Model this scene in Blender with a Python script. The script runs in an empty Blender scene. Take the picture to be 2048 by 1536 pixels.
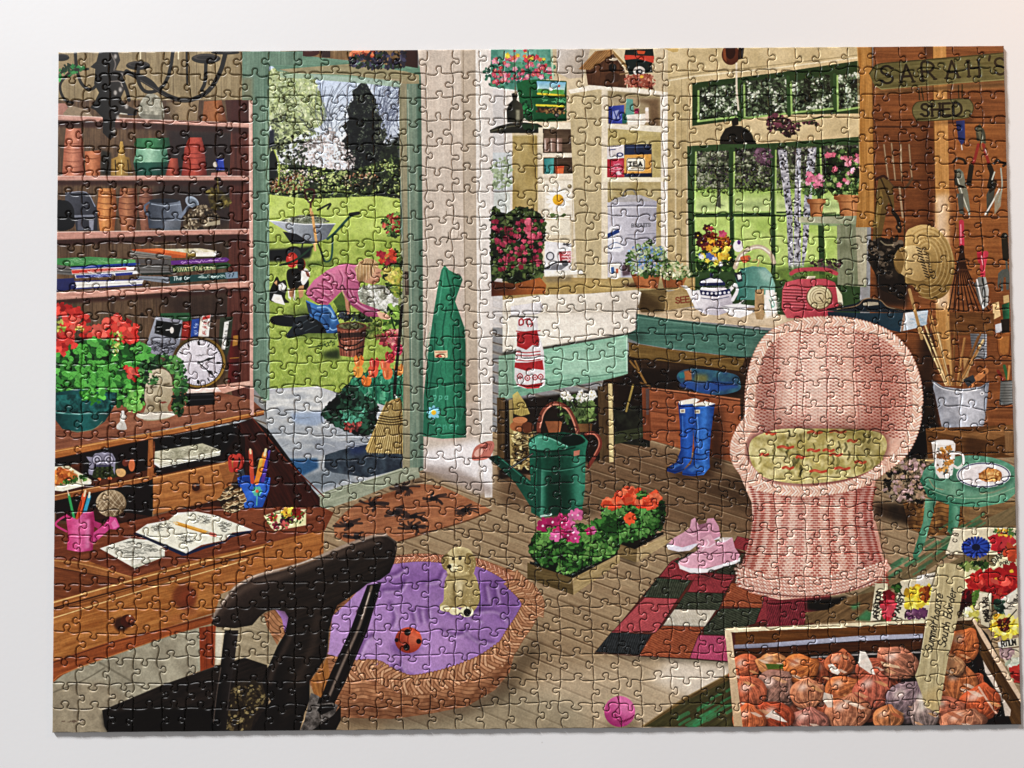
import bpy, math
import numpy as np
from mathutils import Matrix, Vector

# ---------------------------------------------------------------- camera
scene = bpy.context.scene
PW, PH, PT = 0.70376, 0.50, 0.0021          # finished jigsaw: width, height, thickness (metres)
def cam_pose(rv, t):
    th = math.sqrt(sum(v * v for v in rv)); R = Matrix.Rotation(th, 3, Vector(rv))
    M = R.to_4x4(); M.translation = Vector(t)
    return M.inverted()
cam_data = bpy.data.cameras.new('camera'); cam = bpy.data.objects.new('camera', cam_data)
scene.collection.objects.link(cam); scene.camera = cam
cam.matrix_world = cam_pose((-2.83849934e-02, 1.46007841e-03, 7.61036923e-03), (1.64726403e-02, -4.93714874e-04, -5.66670943e-01))
cam_data.sensor_width = 36.0; cam_data.lens = 1538 / 2048 * 36.0; cam_data.clip_start = 0.01; cam_data.clip_end = 50

# ---------------------------------------------------------------- light: a window up and to the left, the pale room round it, a warm lamp to the right
world = bpy.data.worlds.new('World'); scene.world = world; world.use_nodes = True
wb = world.node_tree.nodes['Background']; wb.inputs['Color'].default_value = (1.0, 0.965, 0.955, 1); wb.inputs['Strength'].default_value = 0.255
def lamp(name, kind, loc, aim, energy, color, size=0.3, size_y=None):
    d = bpy.data.lights.new(name, kind); d.energy = energy; d.color = color
    if kind == 'AREA':
        d.shape = 'RECTANGLE'; d.size = size; d.size_y = size_y or size
    else: d.shadow_soft_size = size
    o = bpy.data.objects.new(name, d); scene.collection.objects.link(o); o.location = loc
    o.rotation_euler = (Vector(aim) - Vector(loc)).to_track_quat('-Z', 'Y').to_euler()
    return o
lamp('window_light', 'AREA', (-3.40, 4.88, 2.11), (0, 0, 0), 775, (0.985, 0.99, 1.0), 0.80, 0.86)
lamp('room_lamp', 'POINT', (0.84, 0.62, 0.40), (0, 0, 0), 8.0, (1.0, 0.50, 0.17), 0.08)
scene.view_settings.view_transform = 'Standard'; scene.view_settings.look = 'None'
scene.view_settings.exposure = 0.0; scene.view_settings.gamma = 1.0; scene.view_settings.use_curve_mapping = False
# ---------------------------------------------------------------- the print on the puzzle: a small numpy painter
TW, TH = 1900, 1350
CAN = np.full((TH, TW, 3), 150.0, np.float32)
RNG = np.random.default_rng(7)

def _homography(src, dst):
    A = []
    for (x, y), (u, v) in zip(src, dst):
        A.append([x, y, 1, 0, 0, 0, -u * x, -u * y, -u]); A.append([0, 0, 0, x, y, 1, -v * x, -v * y, -v])
    return np.linalg.svd(np.array(A, float))[2][-1].reshape(3, 3)
# sketch coordinates (a slightly skewed sketch sheet) -> the rectangular print
HM = _homography([(115, 103), (2008, 91), (2045, 1451), (104, 1466)], [(0, 0), (TW, 0), (TW, TH), (0, TH)])
ORG = [0.0, 0.0, 1.0]
def O(x, y, s=4.0): ORG[:] = [x, y, s]
def tx(p):
    p = np.asarray(p, float).reshape(-1, 2)
    q = np.c_[p[:, 0] / ORG[2] + ORG[0], p[:, 1] / ORG[2] + ORG[1], np.ones(len(p))] @ HM.T
    return q[:, :2] / q[:, 2:]
def pp(s):
    if isinstance(s, str): s = [float(v) for v in s.replace(',', ' ').split()]
    return np.asarray(s, float).reshape(-1, 2)
def hx(c):
    if isinstance(c, str): return np.array([int(c[i:i + 2], 16) for i in (0, 2, 4)], np.float32)
    return c if callable(c) else np.asarray(c, np.float32)
def smooth(p, closed=True, k=5):
    n = len(p)
    if n < 3: return p
    if closed: q = np.concatenate([p[-1:], p, p[:2]])
    else: q = np.concatenate([2 * p[:1] - p[1:2], p, 2 * p[-1:] - p[-2:-1]])
    out = []
    for i in range(1, len(q) - 2):
        a, b, c, d = q[i - 1], q[i], q[i + 1], q[i + 2]
        for t in np.arange(k) / k:
            out.append(.5 * (2 * b + (c - a) * t + (2 * a - 5 * b + 4 * c - d) * t * t + (3 * b - a - 3 * c + d) * t ** 3))
    if not closed: out.append(p[-1])
    return np.array(out)
def cover(p, SS=4, pad=0):
    x0 = max(int(math.floor(p[:, 0].min())) - 1 - pad, 0); x1 = min(int(math.ceil(p[:, 0].max())) + 2 + pad, TW)
    y0 = max(int(math.floor(p[:, 1].min())) - 1 - pad, 0); y1 = min(int(math.ceil(p[:, 1].max())) + 2 + pad, TH)
    if x1 <= x0 or y1 <= y0: return None
    w, h = x1 - x0, y1 - y0
    R, X, S = [], [], []
    ax, ay = p[:, 0], (p[:, 1] - y0) * SS - .5
    bx, by = np.roll(ax, -1), np.roll(ay, -1)
    for i in range(len(p)):
        ya, yb = ay[i], by[i]
        if ya == yb: continue
        s = 1.0
        lo, hi = ya, yb
        if lo > hi: lo, hi, s = hi, lo, -1.0
        r0 = max(int(math.ceil(lo)), 0); r1 = min(int(math.ceil(hi)), h * SS)
        if r1 <= r0: continue
        r = np.arange(r0, r1)
        R.append(r); X.append(ax[i] + (r - ya) / (yb - ya) * (bx[i] - ax[i])); S.append(np.full(r1 - r0, s))
    if not R: return None
    R = np.concatenate(R) // SS; S = np.concatenate(S) / SS
    X = np.clip(np.concatenate(X) - x0, 0, w - 1e-3)
    f = np.floor(X).astype(int); fr = X - f
    flat = np.bincount(R * (w + 1) + f, S * (1 - fr), h * (w + 1)) + np.bincount(R * (w + 1) + f + 1, S * fr, h * (w + 1) + 1)[:h * (w + 1)]
    c = np.clip(np.abs(np.cumsum(flat.reshape(h, w + 1)[:, :w], 1)), 0, 1)
    return c.astype(np.float32), x0, y0
def blur(c, r):
    r = max(int(round(r)), 1)
    for _ in range(2):
        for ax in (0, 1):
            q = np.cumsum(np.pad(c, [(r + 1, r) if a == ax else (0, 0) for a in (0, 1)], mode='edge'), ax)
            c = (np.take(q, range(2 * r + 1, q.shape[ax]), ax) - np.take(q, range(0, q.shape[ax] - 2 * r - 1), ax)) / (2 * r + 1)
    return c
def put(c, x0, y0, col, a=1.0):
    h, w = c.shape
    if callable(col):
        Y, X = np.mgrid[y0:y0 + h, x0:x0 + w].astype(np.float32)
        col = col(X, Y)
    v = CAN[y0:y0 + h, x0:x0 + w]
    v += (col - v) * (c * a)[..., None]
def F(col, pts, a=1.0, soft=0, sm=0, raw=False, SS=4):
    p = np.asarray(pts, float) if raw else tx(pp(pts))
    if sm: p = smooth(p)
    r = cover(p, SS, int(soft * 2 + 1) if soft else 0)
    if r is None: return
    c, x0, y0 = r
    if soft: c = blur(c, soft)
    put(c, x0, y0, hx(col), a)
def EL(col, cx, cy, rx, ry=None, rot=0, **k):
    ry = rx if ry is None else ry
    t = np.linspace(0, 2 * math.pi, 28, endpoint=False); r = math.radians(rot)
    x, y = rx * np.cos(t), ry * np.sin(t)
    F(col, np.c_[cx + x * math.cos(r) - y * math.sin(r), cy + x * math.sin(r) + y * math.cos(r)], **k)
def S(col, w, pts, a=1.0, sm=1, closed=False, raw=False, soft=0):
    p = np.asarray(pts, float) if raw else tx(pp(pts))
    if closed and not sm: p = np.concatenate([p, p[:1]])
    if sm and len(p) > 2:
        p = smooth(p, closed, 4)
        if closed: p = np.concatenate([p, p[:1]])
    x0 = max(int(p[:, 0].min() - w - 2), 0); x1 = min(int(p[:, 0].max() + w + 3), TW)
    y0 = max(int(p[:, 1].min() - w - 2), 0); y1 = min(int(p[:, 1].max() + w + 3), TH)
    if x1 <= x0 or y1 <= y0: return
    c = np.zeros((y1 - y0, x1 - x0), np.float32)
    for (ax, ay), (bx, by) in zip(p[:-1], p[1:]):
        u0 = max(int(min(ax, bx) - w - 2), x0); u1 = min(int(max(ax, bx) + w + 3), x1)
        v0 = max(int(min(ay, by) - w - 2), y0); v1 = min(int(max(ay, by) + w + 3), y1)
        if u1 <= u0 or v1 <= v0: continue
        Y, X = np.mgrid[v0:v1, u0:u1].astype(np.float32); X += .5; Y += .5
        dx, dy = bx - ax, by - ay; L = dx * dx + dy * dy + 1e-9
        t = np.clip(((X - ax) * dx + (Y - ay) * dy) / L, 0, 1)
        d = np.hypot(X - ax - t * dx, Y - ay - t * dy)
        k = np.clip(w / 2 - d + .5, 0, min(1.0, w))
        v = c[v0 - y0:v1 - y0, u0 - x0:u1 - x0]; np.maximum(v, k, out=v)
    if soft: c = blur(c, soft)
    put(c, x0, y0, hx(col), a)
_TAB = np.random.default_rng(3).random((256, 256)).astype(np.float32)
def vn(x, y, s=0):
    x = x + s * 37.7; y = y + s * 91.3
    xi, yi = np.floor(x).astype(int), np.floor(y).astype(int)
    fx, fy = x - xi, y - yi
    fx = fx * fx * (3 - 2 * fx); fy = fy * fy * (3 - 2 * fy)
    g = lambda i, j: _TAB[(yi + j) & 255, (xi + i) & 255]
    return (g(0, 0) * (1 - fx) + g(1, 0) * fx) * (1 - fy) + (g(0, 1) * (1 - fx) + g(1, 1) * fx) * fy
def fbm(x, y, s=0): return .5 * vn(x, y, s) + .3 * vn(x * 2.1, y * 2.1, s + 1) + .2 * vn(x * 4.3, y * 4.3, s + 2)
def mixc(a, b, t): return a + (b - a) * t[..., None]
def WD(c1, c2, ang=0, L=60, w=5, s=0, k=1.6):            # wood grain
    a, b = hx(c1), hx(c2); t = math.radians(ang); ca, sa = math.cos(t), math.sin(t)
    def f(X, Y):
        u, v = X * ca + Y * sa, -X * sa + Y * ca
        n = fbm(u / L, v / w + vn(u / L, v / (w * 4), s + 5) * 1.5, s) * .7 + .3 * vn(u / (L * .4), v / 1.6, s + 9)
        return mixc(a, b, np.clip((n - .5) * k + .5, 0, 1))
    return f
def NZ(c1, c2, sc=8, s=0, k=2.0, sy=None):               # blotches
    a, b = hx(c1), hx(c2)
    return lambda X, Y: mixc(a, b, np.clip((fbm(X / sc, Y / (sy or sc), s) - .5) * k + .5, 0, 1))
def GR(c1, c2, x0, y0, x1, y1, nz=0.06, mid=None):       # ramp, with a little grain
    a, b = hx(c1), hx(c2); (p, q) = tx([(x0, y0), (x1, y1)]); d = q - p; L = float(d @ d)
    m = None if mid is None else hx(mid)
    def f(X, Y):
        t = np.clip(((X - p[0]) * d[0] + (Y - p[1]) * d[1]) / L + (vn(X / 5, Y / 5, 2) - .5) * nz * 2, 0, 1)
        if m is None: return mixc(a, b, t)
        return np.where((t < .5)[..., None], mixc(a, m, t * 2), mixc(m, b, t * 2 - 1))
    return f
def PB(pts, sm=0):
    p = tx(pp(pts)); return smooth(p) if sm else p
def inside(p, x, y):
    r = np.zeros(len(x), bool); j = len(p) - 1
    for i in range(len(p)):
        c = (p[i, 1] > y) != (p[j, 1] > y)
        with np.errstate(divide='ignore', invalid='ignore'):
            r ^= c & (x < (p[j, 0] - p[i, 0]) * (y - p[i, 1]) / (p[j, 1] - p[i, 1] + 1e-9) + p[i, 0])
        j = i
    return r
def SC(pts, n, sm=0):                                    # n random points inside an outline (print pixels)
    p = PB(pts, sm); lo, hi = p.min(0), p.max(0); out = []
    while sum(map(len, out)) < n:
        q = lo + RNG.random((n * 2 + 8, 2)) * (hi - lo); out.append(q[inside(p, q[:, 0], q[:, 1])])
    return np.concatenate(out)[:n]
def blob(x, y, r, col, el=.6, a=1.0, ang=None, n=7, jag=.25):
    t = np.linspace(0, 2 * math.pi, n, endpoint=False); t0 = RNG.random() * 6.28 if ang is None else ang
    rr = r * (1 + (RNG.random(n) - .5) * 2 * jag)
    u, v = rr * np.cos(t), rr * el * np.sin(t)
    F(col, np.c_[x + u * math.cos(t0) - v * math.sin(t0), y + u * math.sin(t0) + v * math.cos(t0)], raw=True, a=a, SS=2)
def FOL(pts, cols, r, n, sm=1, base=None, el=.6, jag=.3, lit=1):   # leaves: dark ones first, light ones last
    if base is not None: F(base, pts, sm=sm)
    q = SC(pts, int(n * 1.5), sm); k = len(cols); r *= .82
    v = np.clip((fbm(q[:, 0] / (r * 5), q[:, 1] / (r * 5), n % 17) - .5) * 2.2 + .42 + RNG.normal(0, .2, len(q)), 0, .999)
    for i in np.argsort(v + RNG.normal(0, .12, len(q))):
        c = hx(cols[int(v[i] * k)]) * (.85 + .27 * RNG.random())
        blob(q[i, 0], q[i, 1], r * (.6 + .8 * RNG.random()), c, el, jag=jag)
def BLOOM(pts, cols, r, n, eye=None):                    # five-petalled flowers
    for x, y in SC(pts, n): FLW(x, y, r * (.7 + .6 * RNG.random()), cols[RNG.integers(len(cols))], eye)
def FLW(x, y, r, col, eye=None, raw=True, m=5):
    if not raw: x, y = tx([(x, y)])[0]
    t0 = RNG.random() * 6
    for i in range(m):
        t = t0 + i * 6.283 / m
        blob(x + r * .55 * math.cos(t), y + r * .5 * math.sin(t), r * .55, hx(col) * (.85 + .25 * RNG.random()), .8, ang=t)
    if eye: blob(x, y, r * .22, hx(eye), 1)
GL = {'A': '0,6 2,0 4,6|.8,4 3.2,4', 'B': '0,6 0,0 2.6,0 3.4,1.4 2.6,2.8 0,2.8|2.6,2.8 3.8,4.3 2.8,6 0,6', 'C': '4,1 2.6,0 1,.4 0,2 0,4 1,5.6 2.6,6 4,5', 'D': '0,0 0,6 2,6 3.6,4.8 4,3 3.6,1.2 2,0 0,0',
      'E': '3.6,0 0,0 0,6 3.6,6|0,2.9 3,2.9', 'F': '3.6,0 0,0 0,6|0,2.9 3,2.9', 'G': '4,1 2.6,0 1,.4 0,2 0,4 1,5.6 2.6,6 4,5.2 4,3.4 2.6,3.4', 'H': '0,0 0,6|4,0 4,6|0,2.9 4,2.9', 'I': '1,0 1,6',
      'K': '0,0 0,6|4,0 0,3.4|1.2,2.6 4,6', 'L': '0,0 0,6 3.6,6', 'M': '0,6 0,0 2,4 4,0 4,6', 'N': '0,6 0,0 4,6 4,0', 'O': '2,0 .6,.8 0,3 .6,5.2 2,6 3.4,5.2 4,3 3.4,.8 2,0', 'P': '0,6 0,0 2.6,0 3.8,1.5 2.6,3.2 0,3.2',
      'R': '0,6 0,0 2.6,0 3.8,1.5 2.6,3 0,3|1.8,3 4,6', 'S': '3.8,.9 2.4,0 .8,.3 .2,1.5 1,2.6 3,3.3 3.9,4.5 3.2,5.7 1.6,6 .1,5', 'T': '0,0 4,0|2,0 2,6', 'U': '0,0 0,4.4 1,6 3,6 4,4.4 4,0', 'V': '0,0 2,6 4,0', 'W': '0,0 1,6 2,2 3,6 4,0',
      'X': '0,0 4,6|4,0 0,6', 'Y': '0,0 2,3 4,0|2,3 2,6', "'": '1.2,-.3 .8,1.2', '&': '4,6 .6,1.4 1.6,0 2.6,1.2 .2,4 1,6 2.6,6 4,3.6', '7': '0,0 4,0 1.4,6', '?': '0,1 1.6,0 3.4,1 3,2.4 1.8,3.4 1.8,4.4|1.8,5.7 1.8,6', '-': '.6,3 3.2,3',
      'u': '.4,2.2 .4,5 1.4,6 3,5 3.2,2.2 3.2,6', 'm': '0,6 .2,2.4 1.6,2.2 1.8,6|1.8,3 3.2,2.2 3.8,6', 'e': '.4,4 3.2,3.6 2.4,2.2 .8,2.8 .4,4.8 1.4,6 3.2,5.2', 'r': '.4,2.2 .6,6|.6,3.6 2.2,2.2 3,2.6', 'h': '.4,0 .4,6|.4,4 2,2.6 3,4 3.2,6', 'o': '1.8,2.2 .4,3.6 .8,5.6 2.4,6 3.4,4.4 2.8,2.6 1.8,2.2',
      's': '3,2.6 1.2,2.2 .6,3.2 2.6,4.6 2.2,5.8 .4,5.6', 't': '1.6,.6 1.4,5 2.2,6 3.2,5.4|.2,2.2 3,2.2', 'd': '3.2,0 3.2,6|3.2,4 1.6,2.4 .4,4 1,5.8 3.2,5', 'p': '.4,2.2 .2,8|.4,3 2.2,2.2 3.2,4 2,5.8 .4,5', 'a': '3,2.4 1,2.6 .4,4.4 1.2,6 3,5|3.1,2.3 3.3,6', 'n': '.2,2.2 .4,6|.4,3.6 2,2.2 3,3.4 3.2,6',
      'g': '3,2.4 1,2.6 .4,4.2 1.2,5.4 3,5|3.1,2.3 3,7.6 1,8', 'i': '1,2.2 1,6'}
def TXT(s, x, y, h, col, w, ang=0, adv=1.0, wid=1.0, serif=0, slant=0):   # a pen lettering each stroke
    t = math.radians(ang); ca, sa = math.cos(t), math.sin(t); k = h / 6.0; cx = 0.0
    for ch in s:
        if ch != ' ':
            for part in GL[ch].split('|'):
                p = pp(part) * [k * wid, k]; p[:, 0] += cx - (p[:, 1] - h) * slant; p[:, 1] -= h
                q = np.c_[x + p[:, 0] * ca - p[:, 1] * sa, y + p[:, 0] * sa + p[:, 1] * ca]
                S(col, w, q, sm=1 if ch in 'SCGOUDBPR?&umerhostdpangu' and len(q) > 4 else 0)
                if serif:
                    for e in (q[0], q[-1]): S(col, w * .8, [(e[0] - serif * ca, e[1] - serif * sa), (e[0] + serif * ca, e[1] + serif * sa)], sm=0)
        cx += k * wid * ((2.4 if ch in "I'i" else 5.4) if ch != ' ' else 3.5) * adv
def SCR(pts, col, n, w=.8, a=.8, ln=9, rows=1):          # lines of tiny unreadable print
    for x, y in SC(pts, n):
        S(col, w, np.c_[x + np.arange(4) * ln / 3, y + RNG.normal(0, 1.1, 4)], raw=True, a=a)
def art_left():
    # ---- shelf unit behind everything, far left
    O(0, 0, 1)
    F(WD('ad9a74', '8a7654', 90, 90, 7, 1), '90,90 500,90 500,210 90,210')
    for x in (148, 185, 232, 290, 345, 392, 441): S('6d5a40', 1.4, [(x, 95), (x + 1, 200)], a=.6)
    F(WD('7c6146', '4f3a2c', 90, 60, 6, 2), '90,200 500,200 500,840 90,840')
    F('2b2022', '330,252 500,262 500,350 330,345', soft=9, a=.85); F('2b2022', '310,360 500,362 500,455 300,455', soft=10, a=.8)
    F('33241f', '300,590 470,580 500,640 480,760 330,620', soft=12, a=.75); F('3a2a22', '350,470 500,470 480,540 400,520', soft=8, a=.7)
    F(WD('6e3c30', '4a231e', 90, 70, 5, 4), '462,200 500,198 500,835 470,830 452,700 456,560')
    F(WD('7c4234', '57291f', 90, 70, 5, 5), '484,196 500,196 500,830 484,830')
    O(80, 80)
    # top shelf pots and ornaments
    F(GR('c99080', '8f6150', 135, 520, 330, 560), '135,505 200,505 235,560 330,590 330,612 135,604')
    F('a08a70', '180,590 240,520 380,560 420,612 200,606')
    F(NZ('cdc8b4', '8f8c7a', 9), '790,600 800,500 860,430 930,440 975,500 985,630 880,640', sm=1)
    F('6f6a5c', '800,590 980,600 985,640 800,632', a=.6)
    F(GR('6b5843', '8d7658', 1010, 500, 1270, 500, mid='a58c68'), '1005,500 1270,480 1255,640 1080,655 1030,600')
    F(GR('9c5f38', '6d3a22', 1310, 500, 1490, 500, mid='b87444'), '1310,490 1450,480 1495,655 1295,650')
    F('4d2420', '1480,480 1670,480 1670,690 1500,660', a=.8)
    F('c9c4b4', '620,560 760,575 755,600 620,590'); F('24324e', '690,560 770,560 770,600 700,600')
    # shelf boards
    def shelf(top, under, c='dcae9e'):
        n = len(top) // 2; p = pp(top); m = len(p) // 2
        F(WD(c, 'bf8674', 2, 70, 5, n), p)
        S('f3d6ca', 1.6, p[:m], a=.8, sm=0)
        F('40211c', under, a=.85, soft=2)
    shelf('135,600 1000,640 1670,664 1670,702 1000,670 135,640', '135,640 1000,672 1670,704 1670,745 1000,720 135,690')
    shelf('130,1085 1000,1088 1690,1088 1690,1122 1000,1122 130,1122', '130,1124 1650,1124 1640,1165 130,1160')
    # second row
    F(GR('a85e44', '8a4a38', 190, 0, 350, 0, mid='dc9070'), '205,705 325,705 345,850 355,1085 175,1085 190,860')
    for y in (820, 870, 895, 965, 1010, 1050): S('8d4a36', 1.5, [(190, y), (260, y + 8), (348, y)], a=.7)
    F(GR('b4623f', '93502f', 355, 0, 490, 0, mid='d98a5e'), '355,890 485,880 480,1085 365,1085'); S('96512f', 2, '357,940 420,950 485,938')
    F('2e2a22', '490,880 565,900 560,1080 490,1070', soft=2)
    F(GR('8d6a2c', '5f4418', 560, 0, 745, 0, mid='c9a050'), '570,950 620,930 640,810 660,810 680,930 715,940 745,1085 565,1085')
    S('e3c880', 2, '650,960 650,1070'); S('3e2c10', 2, '600,960 605,1075'); S('3e2c10', 2, '700,960 710,1075')
    F(GR('2f6a44', '1d4a33', 760, 0, 1030, 0, mid='47905c'), '765,785 1030,780 1040,850 1000,870 780,865 750,840')
    F(GR('5f9a78', '3c7258', 745, 0, 1030, 0, mid='a5cfb0'), '770,868 1015,868 1025,980 745,985')
    F(GR('16483c', '123a32', 745, 0, 1010, 0, mid='24604e'), '745,980 1020,975 1000,1080 765,1082')
    for i in range(24): S('2a6a50', 1.2, [(755 + i * 11, 975 + (i * 7) % 12), (757 + i * 11, 1000)], a=.7)
    F(GR('8e3526', '702a20', 1010, 0, 1115, 0, mid='c05c46'), '1040,945 1100,945 1115,1085 1005,1085')
    F(GR('8f2f24', '6f241d', 1140, 0, 1335, 0, mid='cb5644'), '1190,778 1290,778 1310,850 1335,1085 1130,1085 1155,860')
    for y in (845, 900, 935, 985, 1030): S('7d261e', 1.6, [(1150, y), (1240, y + 9), (1325, y)], a=.75)
    F('2f48b0', '1405,950 1465,945 1475,1040 1410,1040'); EL('cfc6bd', 1400, 995, 18, 22); F('c88a7c', '1370,1062 1500,1052 1500,1085 1365,1085')
    # third row
    F(GR('50525c', '2b2c34', 200, 1220, 460, 1500), '200,1220 370,1215 450,1330 460,1525 290,1525 270,1400 200,1300')
    F('7d808c', '270,1400 440,1395 440,1412 275,1418'); S('9b9fae', 1.6, '205,1222 368,1217 440,1330')
    F('5f606c', '300,1430 340,1430 345,1520 300,1520'); F('8a8c9a', '390,1440 430,1440 425,1520 395,1520')
    EL('191a20', 190, 1390, 85, 110); F('15161a', '130,1300 190,1290 270,1400 260,1500 130,1510', sm=1)
    for x0, x1, c in ((455, 612, ('b96a34', '8a4a24', 'e09a58')), (625, 780, ('8e5036', '6a3826', 'c08058')), (785, 905, ('7a4836', '573026', '9e6850'))):
        F(GR(c[0], c[1], x0, 0, x1, 0, mid=c[2]), [(x0 + 15, 1185), (x1 - 10, 1185), (x1, 1330), (x1 - 20, 1535), (x0 + 25, 1535), (x0, 1340)])
        for y in (1205, 1250, 1300, 1345, 1400): S(c[1], 1.6, [(x0 + 8, y), ((x0 + x1) / 2, y + 10), (x1 - 8, y)], a=.8)
    F(GR('3c424e', '7c8594', 860, 0, 1140, 0), '880,1280 1120,1285 1140,1380 1100,1510 870,1505 855,1380')
    EL('2a2e38', 990, 1285, 120, 18); S('9aa4b2', 2, '890,1310 1000,1325 1120,1312'); S('60687a', 4, '870,1300 835,1330 850,1390 880,1400')
    S('7e889a', 6, '1120,1420 1170,1350 1200,1310', sm=0); EL('a3adbb', 1215, 1295, 60, 42, 35); EL('78828f', 1222, 1302, 46, 30, 35)
    F(GR('8a8f9a', '54585f', 980, 1440, 1130, 1510), '985,1450 1130,1440 1120,1520 990,1520')
    FOL('1150,1430 1200,1350 1300,1320 1420,1390 1430,1450 1300,1515 1160,1510', ['2f241a', '5a4a36', '8f7f66', 'b8a88c'], 3.2, 170, base='54422f')
    F('c8bb9c', '1330,1460 1440,1440 1440,1475 1330,1490', a=.8)
    FOL('1340,1210 1420,1190 1520,1270 1500,1330 1380,1350', ['33290f', '5a4e22', '7f7034'], 5, 40, base='463a18')
    EL('2c2212', 1418, 1110, 28, 16); S('6f5f2a', 3, '1418,1110 1425,1220')
    O(80, 440)
    shelf('125,95 1000,84 1690,72 1690,112 1000,122 125,158', '125,160 1000,124 1660,114 1650,165 1000,170 125,200', 'd6a090')
    for x in (215, 330, 470, 580, 660): S('4b3624', 2, [(x, 180), (x + 3, 300)], a=.5)
    # books lying flat
    F(GR('3f8a4a', '66aa68', 130, 300, 780, 320), '128,305 400,292 800,318 800,345 240,368 128,355')
    SCR('150,305 700,315 700,335 200,350', 'a8d8a0', 30, 1, .5)
    F('6e6a66', '128,358 240,368 265,440 128,430'); S('3c3a3a', 1.5, '130,385 250,395'); S('3c3a3a', 1.5, '130,410 255,420')
    F('2a489e', '240,370 800,338 800,362 245,392'); F('f0e6e2', '250,395 755,368 750,400 255,432'); F('cf4438', '250,400 690,378 690,398 258,428'); SCR('300,412 640,392 640,400 300,420', 'f2d8d0', 12, 1.2)
    F('e8e6ee', '275,435 830,400 830,425 285,465'); F('36408f', '285,440 575,428 570,452 290,462'); F('36408f', '600,425 740,416 738,436 605,446'); SCR('300,445 560,435 560,448 300,455', 'd0d4f0', 14, .8)
    F('2b2f64', '125,470 270,462 282,548 125,575'); F('e9e4dc', '282,492 830,478 815,512 285,545'); S('3c4288', 2, '275,490 830,475', sm=0); S('3c4288', 2.5, '282,548 815,516', sm=0); S('b4aea8', 1, '290,520 815,496', sm=0)
    F('c25a2a', '735,232 960,225 1170,262 1165,302 1050,302 740,250'); F('e7793a', '960,225 1170,262 1165,285 830,235'); F(NZ('c9bb8a', 'e8e0cc', 9), '970,232 1280,225 1410,245 1400,292 1250,292 1170,262')
    F('efe6da', '1245,262 1410,248 1405,290 1250,290'); F('a88c3c', '1180,268 1245,262 1245,292 1180,298')
    F('8f867c', '720,240 1050,285 1050,310 725,300'); S('57504a', 1.3, '725,262 1050,297'); S('57504a', 1.3, '725,280 1050,305')
    F('6a2f86', '1040,325 1490,298 1515,315 1490,335 1045,358'); SCR('1120,335 1440,315 1440,322 1120,342', 'd8b0e0', 14, 1.2)
    F('5f5a58', '760,310 1045,315 1050,365 765,345'); F('2f5230', '1050,365 1500,340 1530,358 1500,385 1070,420'); TXT('PRIVATE GARDENS', 1072, 412, 27, 'c8c890', 1.5, -3.5, 1.0)
    F('74716e', '765,350 1055,368 1065,420 800,432 765,400'); S('46443f', 1.4, '770,372 1058,388'); S('46443f', 1.4, '775,398 1060,402'); F('1b2a20', '800,425 1065,418 1060,435 820,440')
    F('8b9098', '770,445 1035,452 1030,505 900,490 780,470'); S('55595f', 1.3, '790,462 1030,478'); F('1e4a48', '1030,452 1480,418 1580,412 1585,462 1040,508'); F('7b8fa0', '1480,420 1580,412 1582,462 1490,468')
    TXT('The Gr', 1065, 482, 30, 'd6e4de', 1.4, -4, .9, slant=.2); SCR('1260,450 1460,435 1460,455 1260,468', 'd0e0d8', 16, 1.2)
    TXT('77', 1505, 455, 30, '2a3a48', 1.6, -3)
    shelf('125,580 1000,532 1690,488 1690,535 1000,580 125,638', '125,640 1000,584 1670,540 1660,570 1000,620 125,672', 'e0ac98')
    for x in (290, 420, 585, 780, 830, 910): S('43301f', 2.2, [(x, 620), (x + 2, 960)], a=.6)
    EL('33241a', 815, 755, 14, 18)
    # upright books
    F('2f5e3a', '960,745 1200,740 1215,800 1130,810 950,790'); F('a02820', '1140,815 1205,808 1200,960 1130,960'); EL('d84a3c', 1170, 845, 22, 26)
    F('2d4ea0', '1215,795 1275,785 1265,930 1205,940'); F('e8e0d8', '1285,770 1365,752 1350,935 1265,945'); F('c43a30', '1300,775 1362,758 1358,785 1298,800'); SCR('1300,820 1335,815 1320,910 1290,915', 'b03028', 9, 1.2, .8, 5)
    SCR('1225,820 1255,815 1245,910 1220,915', 'c0d0f0', 8, 1.2, .8, 5); F('5a4334', '1365,800 1445,790 1440,940 1350,940'); F('38402f', '1440,780 1545,770 1520,1000 1470,1200 1430,960'); F('e2e0d8', '1475,815 1512,808 1480,1035 1450,1035'); SCR('1478,840 1500,835 1475,1000 1462,1000', '303030', 12, 1)
    F(GR('7c2420', '4a1512', 1500, 0, 1590, 0), '1545,880 1595,880 1590,1295 1500,1300 1520,1040'); F('c08a30', '1545,925 1585,920 1580,1000 1540,1010', a=.8); S('c08a30', 1.2, '1520,1105 1590,1100')
    F(GR('a3a5ae', '868894', 860, 800, 1130, 1080), '925,770 1140,800 1130,900 1100,1085 900,1075 850,1000'); F('10120f', '930,800 1135,830 1105,955 915,905'); EL('dcd4cc', 1055, 880, 16, 26); S('e8e2da', 2, '1010,880 1050,875')
    SCR('890,960 1080,990 1060,1060 880,1040', '34343c', 60, 1.1)
    # clock
    EL('3d2410', 1275, 1145, 222, 212, a=.7, soft=3); EL(GR('4e3a14', 'b08a3c', 1080, 950, 1450, 1330), 1270, 1135, 214, 205); EL('2a1c08', 1270, 1137, 194, 188); EL(GR('e6e0e4', 'cfc8d0', 1100, 1000, 1400, 1300), 1268, 1140, 188, 182)
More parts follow.
